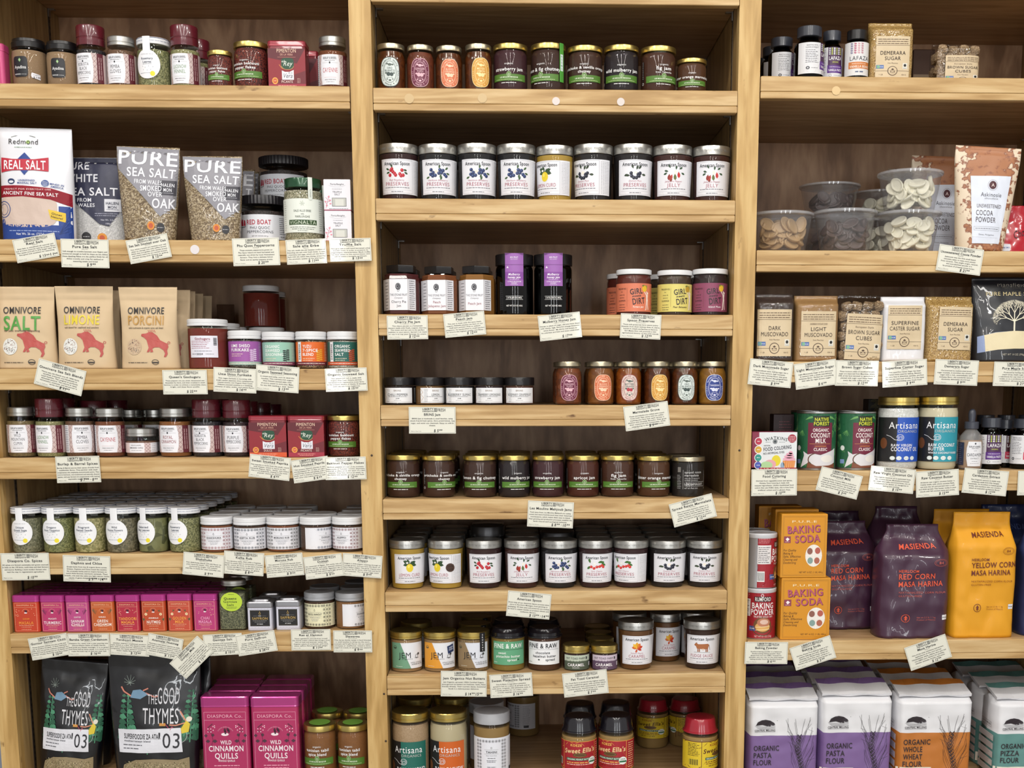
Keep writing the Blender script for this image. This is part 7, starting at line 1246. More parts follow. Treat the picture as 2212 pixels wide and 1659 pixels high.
tub(1851, 1978, 400, .155, 'w', 'white chocolate tub in the second row, stacked high', 'rear upper white tub', 24, .8, zb=top_of(t7)+.0003)
tub(1683, 1805, 438, .285, 'd', 'clear tub in the third row showing only its rim', 'third row tub', 6, .5, below=None)
def askin(B):
    def f():
        c = Cv(); c.p([(-38, 66), (48, 62), (40, 210), (-34, 212)], 'd5dbe8', 2).e(9, 84, 8, 9, '4a2028', 3, 18).ring(9, 84, 10.6, 11.6, .5, '6a4a50', 3, 24).t('A', 9, 84, 7, 'd9c8c4', 7, L=5).t('Askinosie', 7, 105, 8.6, '55565e', 46, f='n').t('chocolate', 8, 113, 4, '77787f', 30, f='n')
        c.t('UNSWEETENED', 4, 130, 8, '4a3c40', 56, f='n').t('COCOA', -6, 145, 11, '3c2e32', 40, f='n').t('POWDER', -2, 160, 11, '3c2e32', 48, f='n').fr(-30, 175, 34, 183, .4, '77787f', 3).d(-27, 31, 179, 1.8, '66676e').t('Davao, Philippines', 2, 192, 3, '66676e', 40, f='n').l([(-34, 198), (34, 198)], .3, 'a9aab2')
        return B.lab(c)
    return L_('ask', f)
m, nt, b_, N_, Lk = newmat('cocoa_print')
_tc = N_.new('ShaderNodeTexCoord'); _n = N_.new('ShaderNodeTexNoise'); _n.inputs['Scale'].default_value = 80; _n.inputs['Detail'].default_value = 8; Lk.new(_tc.outputs['Object'], _n.inputs[0])
_sx = N_.new('ShaderNodeSeparateXYZ'); Lk.new(_tc.outputs['Object'], _sx.inputs[0]); _ab = N_.new('ShaderNodeMath'); _ab.operation = 'ABSOLUTE'; Lk.new(_sx.outputs[0], _ab.inputs[0])
_mr = N_.new('ShaderNodeMapRange'); _mr.inputs[1].default_value = .028; _mr.inputs[2].default_value = .060; _mr.inputs[3].default_value = .14; _mr.inputs[4].default_value = -.16; Lk.new(_ab.outputs[0], _mr.inputs[0])
_z = N_.new('ShaderNodeMapRange'); _z.inputs[1].default_value = .06; _z.inputs[2].default_value = .17; _z.inputs[3].default_value = -.12; _z.inputs[4].default_value = .02; Lk.new(_sx.outputs[2], _z.inputs[0])
_a1 = N_.new('ShaderNodeMath'); Lk.new(_n.outputs[0], _a1.inputs[0]); Lk.new(_mr.outputs[0], _a1.inputs[1]); _a2 = N_.new('ShaderNodeMath'); Lk.new(_a1.outputs[0], _a2.inputs[0]); Lk.new(_z.outputs[0], _a2.inputs[1])
_cr = N_.new('ShaderNodeValToRGB'); _e = _cr.color_ramp.elements; _e[0].position = .44; _e[0].color = srgb('d9c8b0'); _e[1].position = .60; _e[1].color = srgb('a8714e'); _q = _e.new(.49); _q.color = srgb('84503a'); Lk.new(_a2.outputs[0], _cr.inputs[0]); Lk.new(_cr.outputs[0], b_.inputs[0]); b_.inputs['Roughness'].default_value = .45
COC = m; BA = Bag(130, 226, 56, 2.4, Wf=lambda q: .70+.30*min(1, q*1.15), Tf=pouchT, seed=41, wr=1.8)
for (xl, xr, yt, Y0, lb, ry) in ((2029, 2171, 315, .014, 'tall cocoa powder pouch at the shelf front', .05), (1978, 2112, 325, .10, 'cocoa powder pouch behind the front one', .03), (1961, 2090, 334, .19, 'third cocoa powder pouch back, showing one corner', 0)):
    bag(BA, 'cocoa', xl, xr, yt, 'R2', lb, 'cocoa pouch', 'cocoa_pouch', COC, askin(BA), Y0=Y0, ry=ry, group='cocoa powder pouches')
BRd = Bag(130, 100, 70, 2.6, Wf=lambda q: 1-.42*q, Tf=lambda q: 1-.7*q, seed=51, wr=5, ws=.03)
bag(BRd, 'redbag', 2143, 2290, 433, 'R2', 'crumpled red foil bag cut off by the picture edge', 'bag', 'red_bag', foil('b3182c', .6, .25, .8), L_('redl', lambda: BRd.lab(Cv().t('Chocolate', 18, 50, 15, '3a1420', 66, sh=.25, rot=.3, f='n').r(-43, 78, -22, 92, 'd9dde8', 2).t('NON GMO', -32, 85, 3, '3a5a9a', 17).r(-56, 76, -48, 92, '1c1414', 2).e(-52, 82, 3, 3.4, 'e0b84a', 3, 10))), Y0=.02)
CUBM = gran('6e5640', 'b39a7a', 900, '8f7657', rough=.8)
def cubem(seed):
    R = random.Random(seed); v = []; n = 3
    import itertools
    idx = {}; f = []
    for a in range(3):
        for s in (0, 2):
            for i in range(2):
                for j in range(2):
                    q = []
                    for (p, r_) in ((i, j), (i+1, j), (i+1, j+1), (i, j+1)):
                        c = [0, 0, 0]; c[a] = s; c[(a+1) % 3] = p; c[(a+2) % 3] = r_; c = tuple(c)
                        if c not in idx:
                            idx[c] = len(v); u = Vector([(t-1) for t in c]); k = 1/max(1, u.length)**.75; v.append([(t*k*.0106+R.uniform(-.0013, .0013)) for t in u])
                        q.append(idx[c])
                    f.append(tuple(q) if s else tuple(q[::-1]))
    return mk('cube', v, f, [CUBM])
CB = [cubem(i) for i in range(4)]
def cubebag(xl, xr, yt, sh, lab, where, Y0, cx, cy, seed, rot=0):
    B = Bag(88, 126, 56, 4, Tf=blk, seed=seed, wr=1.6); o = bag(B, 'cube'+str(seed), xl, xr, yt, sh, lab, 'sugar bag', 'sugar_cube_bag', FILM, sugar_lab(B, ['BROWN SUGAR', 'CUBES'], cx, cy, 68, 86, 'European Style', rot=rot), Y0=Y0, group=SG, part='film_bag')
    R = random.Random(seed); s = o.scale; k = 0
    for j in range(6):
        for i in range(4):
            x = (-30+i*20+(2.5 if j % 2 else -2.5))*.001*s[0]; z = (12+j*18.4)*.001*s[2]
            if abs(x) > .038*s[0]: continue
            for yy in (-.0125, .0105):
                if yy > 0 and (i+j) % 2: continue
                c = bpy.data.objects.new('sugar_cube', CB[(i+j) % 4]); COLL.objects.link(c); c.location = (o.location.x+x+R.uniform(-.001, .001), o.location.y+yy, o.location.z+z+R.uniform(-.001, .001)); c.rotation_euler = (R.uniform(-.25, .25), R.uniform(-.3, .3), R.uniform(-.25, .25))
                tag(c, f'rough brown sugar cube inside the {where}', 'sugar cube', f'brown sugar cubes in the {where}')
cubebag(2011, 2109, 90, 'R1', 'clear bag of brown sugar cubes on the top shelf', 'top-shelf bag', .06, 9, 83, 61)
MUS, LMU, CAS = P('3a2a24', .7, 0, .2, .5, 60), gran('9a7448', 'ab8454', 1500, bump=.2), foil('dcdce0', .5, .4, .4)
sbag('dmus', 1629, 1712, 634, 'R3', 'clear bag of dark brown sugar beside the upright', MUS, ['DARK', 'MUSCOVADO'], 80, 128, 70, 88, 74, seed=33, wr=1.8, cx=-2)
sbag('lmus', 1714, 1808, 638, 'R3', 'clear bag of light brown sugar', LMU, ['LIGHT', 'MUSCOVADO'], 86, 128, 68, 86, 74, 'GINGERBREAD & CHOCOLATE COOKIES', seed=34, cx=1)
cubebag(1806, 1906, 636, 'R3', 'clear bag of brown sugar cubes in the sugar row', 'sugar-row bag', .014, 4, 80, 62, .045)
sbag('cast', 1899, 1994, 640, 'R3', 'white film bag of caster sugar with tan label', CAS, ['SUPERFINE', 'CASTER SUGAR'], 86, 126, 66, 84, 60, seed=35, cx=-1, film=None, fair=False, wr=2)
sbag('dem2', 1998, 2098, 640, 'R3', 'clear bag of golden demerara sugar in the sugar row', DEM, ['DEMERARA', 'SUGAR'], 90, 126, 64, 82, 62, seed=36, cx=7, rot=.02)
def maple(B):
    def f():
        c = Cv(); G, W = 'c9b98a', 'e6dfc8'; c.t('Mansfield', 4, 16, 8, '7a756c', 56, f='n').t('Maple Products', 4, 22, 3, '5f5a52', 36, f='n').t('PURE MAPLE SUGAR', 10, 35, 8, G, 114, f='n')
        def br(x, y, a, l, w, d):
            x2, y2 = x+l*math.cos(a), y+l*math.sin(a); c.l([(x, y), (x2, y2)], w, W)
            if d: 
                for da in (-.5, .06, .48): br(x2, y2, a+da+.12*math.sin(x*3+y), l*.68, w*.6, d-1)
        br(8, 112, -PI/2, 22, 3.2, 0); [br(8, 92, a, 17, 1.8, 4) for a in (-2.75, -2.2, -1.57, -.95, -.4)]
        c.p([(-64, 124), (-30, 115), (8, 112), (45, 113), (70, 117), (70, 152), (40, 149), (8, 149), (-25, 151), (-64, 158)], '8a9ac0', 1).p([(-52, 121), (-30, 115.6), (8, 112), (45, 113), (60, 116), (58, 150), (40, 149), (8, 149), (-25, 151), (-50, 155)], 'd9cca8', 2).t('NET WT 14 OZ (396g)', 8, 161, 4, 'b9b4a4', 48, f='n'); return B.lab(c)
    return L_('maple', f)
BM = Bag(144, 176, 60, 2.4, Wf=lambda q: .93+.07*q, Tf=pouchT, seed=43, wr=1.6)
bag(BM, 'maple', 2095, 2252, 597, 'R3', 'black maple sugar pouch with a white bare tree', 'sugar pouch', 'maple_sugar_pouch', foil('16181f', .3, .32, .5), maple(BM), Y0=.014)
# baking shelf
def watk():
    c = Cv(); h = 76; c.r(-45, .3, 45, 75.7, 'd9dde0', 0).r(-45, .3, -31, 75.7, '8a2c48', 1).r(-45, 71, 45, 75.7, 'a02a3c', 1).t('WATKINS', 3, 12, 6.4, '2c3438', 46, f='n', arc=70).e(1, 19, 4.6, 4.6, '3a4448', 2, 18).ring(1, 19, 3.4, 3.4, .5, 'd9dde0', 3, 14).d(-18, -8, 20, 1, '5a6468').d(9, 21, 20, 1, '5a6468')
    c.t('ASSORTED', -15, 27, 2.2, '33343a', 13).t('FOOD COLORING', 6, 32, 7, '3a3c48', 56, rot=.1).t('NO ARTIFICIAL DYES', -1, 41.5, 4, '33343a', 42, rot=.08).e(35, 13, 8.4, 8.4, '9c2438', 2, 24)
    for i in range(4): c.d(29, 41, 9+i*3, 1.4, 'f0d0d4', L=4)
    for y, q in ((18.5, 'b8304a'), (35, 'd0a43c'), (51, '2f9488'), (66, '4a5ab4')): c.e(-32, y, 8, 8.2, 'e9ebee', 2, 20).e(-32, y, 6.6, 6.8, q, 3, 20).d(-35, -29, y, 1.6, 'f0f0f0', L=5)
    c.e(4, 57, 9, 11, 'd9c92c', 1, 20).e(-8, 64, 12, 9, 'd8a0a8', 2, 18).e(-15, 66, 12, 7.5, 'a6cc98', 3, 18).r(-30, 71, 20, 75.7, 'a02a3c', 4).e(17, 67, 4, 7, '8aa4c0', 2, 10).p([(17, 57), (43, 57), (41, 71), (21, 71)], 'd07a2c', 2)
    for i in range(6): c.l([(20+i*4, 58), (22+i*3.6, 71)], .8, 'f0d0a0')
    for (x, y, w) in ((30, 54, 13), (30, 49, 10.5), (31, 44.6, 7.5), (33, 41, 4)): c.e(x, y, w, 3.4, 'dca0b4', 3, 14)
    c.t('4-.3 FL OZ BOTTLES', 2, 73.5, 3, 'ecd0d4', 60, L=6); return bake(c, flat(20, 76, .1), lu=99)
block('wat', 1620, 1716, 932, 'R4', 'white food colouring box with four coloured circles', 'carton', 40, 90, 76, [pin('carton', 'wat', -45, 45, -20, 20, 0, 76, P('8a2c48', .5)), ('printed_face', L_('watl', watk), None)], 'food_coloring_box', Y0=.022)
def coco(du):
    def f():
        c = Cv(); v0, v1 = 4, 108; GN = '1f5a3a'; c.r(-110, v0, 110, v1, GN, 0); R = random.Random(5)
        for i in range(16):
            x, y, a = R.choice((-1, 1))*R.uniform(27, 60), R.uniform(8, 96), R.uniform(0, 6.3)
            for j in range(6): c.l([(x, y), (x+11*math.cos(a+j*.35), y+11*math.sin(a+j*.35))], 1.1, R.choice(['4f8a4a', '2e6e44', '6aa05c']), 1)
        for s in (-1, 1): c.p([(s*16, 12), (s*32, 16), (s*24, 10), (s*17, 8)], '6aa05c', 2)
        MR = '6e1f38'; c.r(-25, 21, 24, 82, MR, 2).r(-15, 8, 17, 28, '1d2c1c', 3).t('NATIVE', 1, 14.5, 6.4, 'd9dc3c', 27, L=5).t('FOREST', 1, 22.6, 6.6, 'd9dc3c', 30, L=5).t('ORGANIC', 0, 35, 6, 'efe6e4', 31, L=5).t('COCONUT', 0, 45, 8.6, 'efe6e4', 38, L=5).t('MILK', 0, 55.4, 8.6, 'efe6e4', 20, L=5).l([(-21, 61.5), (20, 61.5)], .6, 'c98a4a', 4).t('UNSWEETENED', 0, 66, 2.4, 'd98a4a', 22, L=5).t('CLASSIC', 0, 72, 5.6, 'efe6e4', 26, L=5)
        c.p([(-40, 108), (-32, 84), (-34, 76), (-24, 82), (-14, 80), (0, 83), (14, 78), (26, 74), (34, 70), (34, 98), (18, 104), (-8, 104), (-16, 100), (-20, 96)], 'd5d4d8', 4).ring(-4, 92, 20, 14, 2, '5a3424', 5, 24, 150, 250).p([(-24, 97), (-16, 100), (-8, 104), (18, 103), (34, 99), (34, 108), (-26, 108)], '7a4630', 5).e(14, 90, 13, 7, 'e3e0da', 5, 18)
        c.r(44, v0, 60, v1, MR, 2).ds(46, 58, 8, 104, 20, 'c9a8b0', 1.2, 'l').e(-46, 70, 5, 5, 'dfe3df', 3, 14).r(-51, 92, -41, 100, '7a94c4', 3)
        return bake(c, cyl(38, 112, du), clip=(-68, 68))
    return L_(('coco', du), f)
def can(xl, xr, yt, lab, L, Y0=.016, key='can', prof=None, sh='R4', body=STEEL, zb=None, name='milk_can', h=112, w=78, cat='can', group='coconut milk cans', back=0, desc=None, extra=None, k_=None):
    X, Yc, z0, W, H = fit(xl, xr, yt, sh, Y0, zb=zb); s = W/(w*.001); o = root(name, (X, Yc, z0+.0003), lab, cat, group, sc=(s, s, H/(h*.001)))
    link('can_body', lathe(key, prof or [(36, 0), (38.6, .4), (38.8, 3), (37.6, 4.4), (37.6, 107.6), (38.8, 109), (38.8, 111.4), (38, 112), (36.4, 111.6), (36, 109)], body, 44), o, mat=body)
    if L: link('label', L, o)
    if extra: extra(o)
    for i in range(back): c = copyt(o, (X, Yc+W*1.06*(i+1), z0+.0003)); c['label'] = f'{desc}, {ORD[i]} one back'
    return o
can(1722, 1807.6, 888, 'coconut milk can with its label squarely to the front', coco(0), back=1, desc='coconut milk can behind the front-facing one')
can(1805, 1888.5, 888, 'coconut milk can turned so its label sits off-centre', coco(10), back=1, desc='coconut milk can behind the turned one', Y0=.018)
block('dkb2', 1681, 1724, 894, 'R4', 'dark maroon carton in the shadow beside the coconut cans', 'carton', 40, 44, 100, [pin('carton', 'dkb2', -22, 22, -20, 20, 0, 100, P('2c1418', .5)), ('print', L_('dk2l', lambda: bake(Cv().ds(-10, 20, 14, 52, 8, '6a3038', 2, 'l'), flat(20, 100, .1), lu=99)), None)], 'dark_carton', Y0=.11)
ptn = L_('ptn', lambda: bake((lambda c: [c.ring(-30+12*(i % 6)+(6 if (i//6) % 2 else 0), 6+6*(i//6), r_, r_, .4, '8a7a34', 2, 14, 180, 360) for i in range(42) for r_ in (6, 4, 2)] and c)(Cv()), flat(20, 140, .1), lu=99))
block('gldp', 1876, 1975, 862, 'R4', 'black carton with gold wave pattern behind the blue jar', 'carton', 40, 80, 140, [pin('carton', 'gldp', -40, 40, -20, 20, 0, 140, P('17140f', .45)), ('print', ptn, None)], 'patterned_carton', Y0=.135)
block('gldp', 1962, 2040, 862, 'R4', 'black carton with gold wave pattern behind the turquoise jar', 'carton', 40, 80, 140, [pin('carton', 'gldp', -40, 40, -20, 20, 0, 140, P('17140f', .45)), ('print', ptn, None)], 'patterned_carton', Y0=.137)
ar(1902, 1988, 857, 'R4', '2452b4', [('RAW VIRGIN', 5.6, 40), ('COCONUT OIL', 8.4, 55)], gran('d2d4d6', 'e6e7ea', 400, bump=.2), 'tall gold-lidded coconut oil jar with bright blue label', 2, Y0=.012)
ar(1988, 2072, 856, 'R4', '2a92a4', [('RAW COCONUT', 7, 54), ('BUTTER', 7, 30), ('WHOLE COCONUT PUREED', 4, 60)], P('d5cdb4', .4), 'tall gold-lidded coconut butter jar with turquoise label', -4, Y0=.014)
def carda():
    c = Cv(); c.p([(-13, 46), (15, 46), (18, 60), (18.5, 72), (18, 84), (15, 100), (-13, 100), (-16, 84), (-16.5, 72), (-16, 60)], 'e0e1e6', 2).r(-44, 48, -22, 98, '2a2c44', 1).ds(-42, -25, 52, 94, 11, '7d80a0', 1.1, 'l').e(1, 50.5, 1.8, 2, '33343c', 3, 8).t('BURLAP & BARREL', 1, 57, 3.6, '2b2c34', 24).t('SINGLE ORIGIN', 1, 61, 1.6, '2b2c34', 14).t('wild', 1, 66, 2, '6a6b72', 6, f='n').t('CARDAMOM', 1, 75, 6.6, '2b2c34', 31, f='n').t('EXTRACT', 1, 83, 3.4, '4a4b52', 17, f='n').d(-5, 7, 89, 1.3, '77787f').d(-8, 10, 94, 1.2, '77787f'); return bake(c, cyl(24.5, 116, 0, .6))
kind('dropper', 49, 134, [(18, 0), (23, 1.6), (24.4, 5), (24.4, 60), (22, 74), (14, 84), (11, 88), (11, 90)], [(17, 1.6), (22, 4), (23.2, 8), (23.2, 60), (22.6, 64)], [(13.5, 89), (14.5, 90), (14.5, 104), (13, 105), (7, 105), (6.6, 107), (7.8, 120), (7, 128), (4, 132), (1.5, 133)])
def cardam(o, k): pass
AMB = P('a5793c', .6)
CL2 = L_('cardl', lambda: bake((lambda c: c.put((lambda d: d)(CARD))) (Cv()), cyl(24.5, 134, 0, .6))) if False else None
def carda2():
    global _c
    import types
    me = carda(); v = np.zeros(len(me.vertices)*3, np.float32); me.vertices.foreach_get('co', v); v = v.reshape(-1, 3); v[:, 2] -= .0135*0+.008; me.vertices.foreach_set('co', v.reshape(-1)); return me
CL2 = L_('cardl', carda2)
jar('dropper', 2071.6, 2121, 882, 'R4', 'dropper bottle of amber extract with frosted shoulders', AMB, P('3a3d48', .35), CL2, name='dropper_bottle', cat='bottle', Y0=.014, back=1, desc='dropper bottle of extract behind the amber one', pitch=1.5, xo=-.019, glass=clear('frosty_glass', 'eeeae2', .3, milk=.16))
bt(2108, 2157, 902, 'R4', 'dark vanilla paste bottle with purple band in the baking row', bottle_lab('q', 0), .03)
for i, (xl, xr, yt, Y0) in enumerate(((2148, 2194, 906, .075), (2185, 2235, 904, .03))): bt(xl, xr, yt, 'R4', f'dark vanilla extract bottle with pink band, {("partly hidden", "cut by the picture edge")[i]}', bottle_lab('e', 10, '4a2430', 'd9dade', 'c22a4c', 'VANILLA EXTRACT'), Y0)
for i, xl in enumerate((2112, 2150, 2188)): bt(xl, xl+44, 896, 'R4', f'dark bottle cap showing in the shaded row, {("first", "second", "third")[i]} along', None, .16)
def soda():
    c = Cv(); K_ = '7a2c34'; c.fr(-38, 4, 38, 111, .5, 'b07a1c', 1).fr(-36.5, 5.5, 36.5, 109.5, .4, 'b07a1c', 1).t('P.U.R.E', 0, 13.5, 4, 'f0e2b8', 44, f='n')
    for (dx, dy, q) in ((.9, .9, '5a1c2c'), (0, 0, 'b0506c')): c.t('BAKING', -1+dx, 27+dy, 13, q, 58, L=3 if dx else 4, rot=.05).t('SODA', 6+dx, 44+dy, 13, q, 45, L=3 if dx else 4, rot=.05)
    c.r(-36, 40, -24, 52, '8a3a4c', 2).p([(-30, 42), (-26, 45), (-30, 49), (-33, 45)], 'efe6e8', 3).d(-34, -26, 50, 1, 'efd0d4', L=4)
    for i, s in enumerate(('For Quality', 'Baking &', 'Safe, Effective', 'Cleaning and', 'Deodorizing')): c.t(s, -36, 65+i*5.6, 3.9, '4a2a14', len(s)*2.05, 'l', f='n', sh=.2)
    c.e(18, 75, 15, 20, 'e6e0d8', 2, 28)
    for (x, y, q) in ((11, 67, '8a5a4c'), (25, 66, 'b05a4c'), (12, 84, '7f9a94'), (24, 84, 'a8604c')): c.e(x, y, 5, 6, q, 3, 12)
    c.l([(18, 55), (18, 95)], .8, 'f2eee6', 4).l([(3, 75), (33, 75)], .8, 'f2eee6', 4).t('NET WT 16 OZ. (1 LB.) 454 g', 14, 105, 3, '4a2a14', 42, f='n'); return bake(c, flat(22, 115, .1), lu=99)
ORG = P('cf8c1a', .5, name='orange_card'); sp_ = [pin('carton', 'soda', -41, 41, -22, 22, 0, 115, ORG), ('printed_face', L_('sodal', soda), None)]
BSG = 'orange baking soda boxes'
q1 = block('soda', 1681, 1786, 1242, 'R5', 'lower orange baking soda box at the shelf front', 'carton', 44, 82, 115, sp_, 'baking_soda_box', BSG, Y0=.012)
block('soda', 1671, 1769, 1106, 'R5', 'upper orange baking soda box, stacked on a lower one', 'carton', 44, 82, 115, sp_, 'baking_soda_box', BSG, Y0=.012, zb=q1.location.z+.115*q1.scale[2]+.0004)
for i, (xl, xr, Y0) in enumerate(((1660, 1752, .075), (1640, 1732, .125))):
    a = block('soda', xl, xr, 1240, 'R5', f'hidden orange box at the bottom of the {ORD[i]} row', 'carton', 44, 82, 115, sp_, 'baking_soda_box', BSG, Y0=Y0)
    block('soda', xl, xr, 1096-i*4, 'R5', f'orange box atop the {ORD[i]} row, its top showing', 'carton', 44, 82, 115, sp_, 'baking_soda_box', BSG, Y0=Y0, zb=a.location.z+.115*a.scale[2]+.0004)
def rumf(du):
    def f():
        c = Cv(); h = 105; c.r(-98, 7, 98, 103.6, '9c1f2c', 0).ring(-2, 14, 3, 3.6, 1, 'e6e6ea', 3, 14).r(-19, 16, 18, 27, '33141a', 1).t('RUMFORD', 0, 21.5, 8, 'e6e2de', 34, L=4).t('BAKING', 0, 35, 11.5, 'f0eeee', 48).t('POWDER', 0, 48.4, 11.5, 'f0eeee', 52).t('TRUSTED SINCE 1859', 1, 58, 3.6, 'e0d0cc', 42)
        c.e(0, 76, 20, 17, '6e4a2c', 1, 24).e(0, 79, 16, 10, 'd9a860', 2, 20).e(2, 70, 14, 9, 'b87a5c', 3, 20).e(3, 69, 9, 5, 'd9b8a8', 4, 16).l([(-15, 80), (15, 78)], 1.2, 'efd9a8', 4).l([(-15, 86), (15, 84)], 1.2, 'efd9a8', 4).ring(0, 78, 24, 20, 1.6, '3f4a2c', 2, 24, 0, 180)
        c.t('NET WT 8.1 OZ (230g)', 2, 99, 3.8, 'ecd0cc', 38, f='n').r(-58, 22, -28, 58, 'e0dcdc', 1).ds(-56, -30, 26, 55, 9, '33343a', 1.6, 'l').ds(-56, -30, 10, 17, 3, 'd9a0a4', 1.4, 'l').r(-62, 72, -42, 92, 'e6e6e6', 1)
        for i in range(11): c.r(-60+i*1.6, 74, -59.3+i*1.6, 90, '1c1c1c', 2)
        c.r(-30, 78, -16, 88, '4a5aa0', 1).t('NON GMO', -23, 83, 2.4, 'f0f0f4', 11); return bake(c, cyl(33, 105, du), clip=(-58, 58))
    return L_(('rum', du), f)
rp = [(31, 0), (33, .6), (33, 6), (32.6, 7), (32.6, 97), (33, 98)]; rl_ = [(33.4, 96), (34, 97), (34, 103), (32.6, 105), (31, 104), (30, 103)]
def rx_(o): link('lid', lathe('ruml', rl_, P('c9cacf', .35), 40), o)
kw = dict(key='rum', prof=rp, sh='R5', body=P('b9bac0', .35, .5), name='baking_powder_can', h=105, w=68, cat='can', group='red baking powder cans', extra=rx_)
r1 = can(1611, 1679, 1262, 'lower red baking powder can with its name to the front', rumf(0), **kw)
can(1614, 1681, 1146, 'upper red baking powder can turned to its barcode', rumf(44), zb=r1.location.z+.105*r1.scale[2]+.0004, **kw)
rr = can(1608, 1672, 1262, 'red baking powder can hidden low in the second row', None, Y0=.09, **kw)
can(1608, 1672, 1140, 'red baking powder can behind, showing a sliver of lid', None, Y0=.09, zb=rr.location.z+.105*rr.scale[2]+.0004, **kw)
def masi(B, col, ink1, ink2, sq=1):
    def f():
        c = Cv(); c.t('MASIENDA', 5, 43, 10, ink1, 77, rot=.03).t('HEIRLOOM', -35, 92, 5.4, ink1, 39, 'l').t(('YELLOW' if col == 'y' else 'RED')+' CORN', -35, 103.5, 10.6, ink1, 101 if col == 'y' else 72, 'l', rot=.02).t('MASA HARINA', -35, 119, 10.6, ink1, 88, 'l', rot=.02)
        c.t('NIXTAMALIZED CORN FLOUR', -34, 136, 3.8, ink2, 93, 'l', f='n').t('GLUTEN-FREE', -34, 143, 3.8, ink2, 45, 'l', f='n').ring(48, 75, 13.6, 7.6, .6, ink2, 2, 26).ring(48, 75, 11, 5.4, .4, ink2, 2, 26).t('84', 48, 75, 5, ink2, 9)
        c.ring(-18, 190, 8.4, 8.4, 1, ink1, 2, 26).p([(-18, 184), (-14, 190), (-17, 189), (-15, 194), (-17.4, 193), (-17.4, 196), (-18.6, 196), (-18.6, 193), (-21, 194), (-19, 189), (-22, 190)], ink1, 3).t('Net wt 2.2 lb / 1 kg', 22, 188, 3, ink2, 37, f='n').t('Product of Mexico', 22, 193, 3, ink2, 37, f='n').r(55, 184, 66, 194, 'dfe0e4', 2).t('NON GMO', 60.5, 189, 2.6, '33343c', 9); return B.lab(c)
    return L_(('ma', col), f)
mT = lambda q: 1 if q < .72 else max(.10, 1-(q-.72)/.17*.9); mW = lambda q: 1.0 if q < .66 else max(.80, 1-(q-.66)*1.0)
BMa = Bag(142, 232, 84, 3.4, Wf=lambda q: (1-.04*abs(q-.3)) if q < .78 else max(.72, 1-.02-(q-.78)*1.6), Tf=mT, seed=71, wr=6, ws=.026)
BMy = Bag(146, 252, 82, 5, Wf=lambda q: 1 if q < .72 else max(.88, 1-(q-.72)*.6), Tf=lambda q: 1 if q < .74 else max(.12, 1-(q-.74)/.16*.88), seed=73, wr=4.5, ws=.024)
PU, YE, NA = foil('40243a', .5, .36, .3), P('dc9a1a', .6, 0, .05, .35, 16, 'yellow_paper'), foil('1c2a54', .4, .45, .2)
MG = 'corn flour bags'; e1, e2 = 'd8583c', 'b85a50'
def mas(B, key, xl, xr, yt, lab, mat, L, Y0, ry=0, sh='R5', rz=0): return bag(B, key, xl, xr, yt, sh, lab, 'flour bag', 'flour_bag', mat, L, Y0=Y0, ry=ry, rz=rz, group=MG)
mas(BMa, 'masp', 1766, 1904, 1128, 'purple corn flour bag beside the baking soda boxes', PU, masi(BMa, 'r', e1, e2), .062, -.02)
mas(BMa, 'masp', 1891, 2046, 1128, 'purple corn flour bag beside the yellow one', PU, masi(BMa, 'r', e1, e2), .014, .0)
mas(BMa, 'masp', 1866, 1990, 1090, 'purple corn flour bag behind the front purple pair', PU, None, .165)
mas(BMa, 'masp', 1745, 1870, 1100, 'dark purple corn flour bag in the shadow behind the soda boxes', PU, None, .255)
mas(BMy, 'masy', 2050, 2188, 1102, 'yellow corn flour bag in front', YE, masi(BMy, 'y', '6a2c1c', '8a4a1c'), .016, 0)
mas(BMy, 'masy', 2003, 2138, 1096, 'yellow corn flour bag behind its twin', YE, None, .11)
mas(BMa, 'masn', 2198, 2300, 1128, 'navy corn flour bag cut off by the picture edge', NA, None, .03)
mas(BMa, 'masn', 2120, 2260, 1086, 'navy corn flour bag in the shadow behind the yellow ones', NA, L_('nav', lambda: BMa.lab(Cv().t('MASIENDA', 5, 43, 10, '4a5a8a', 77))), .20)
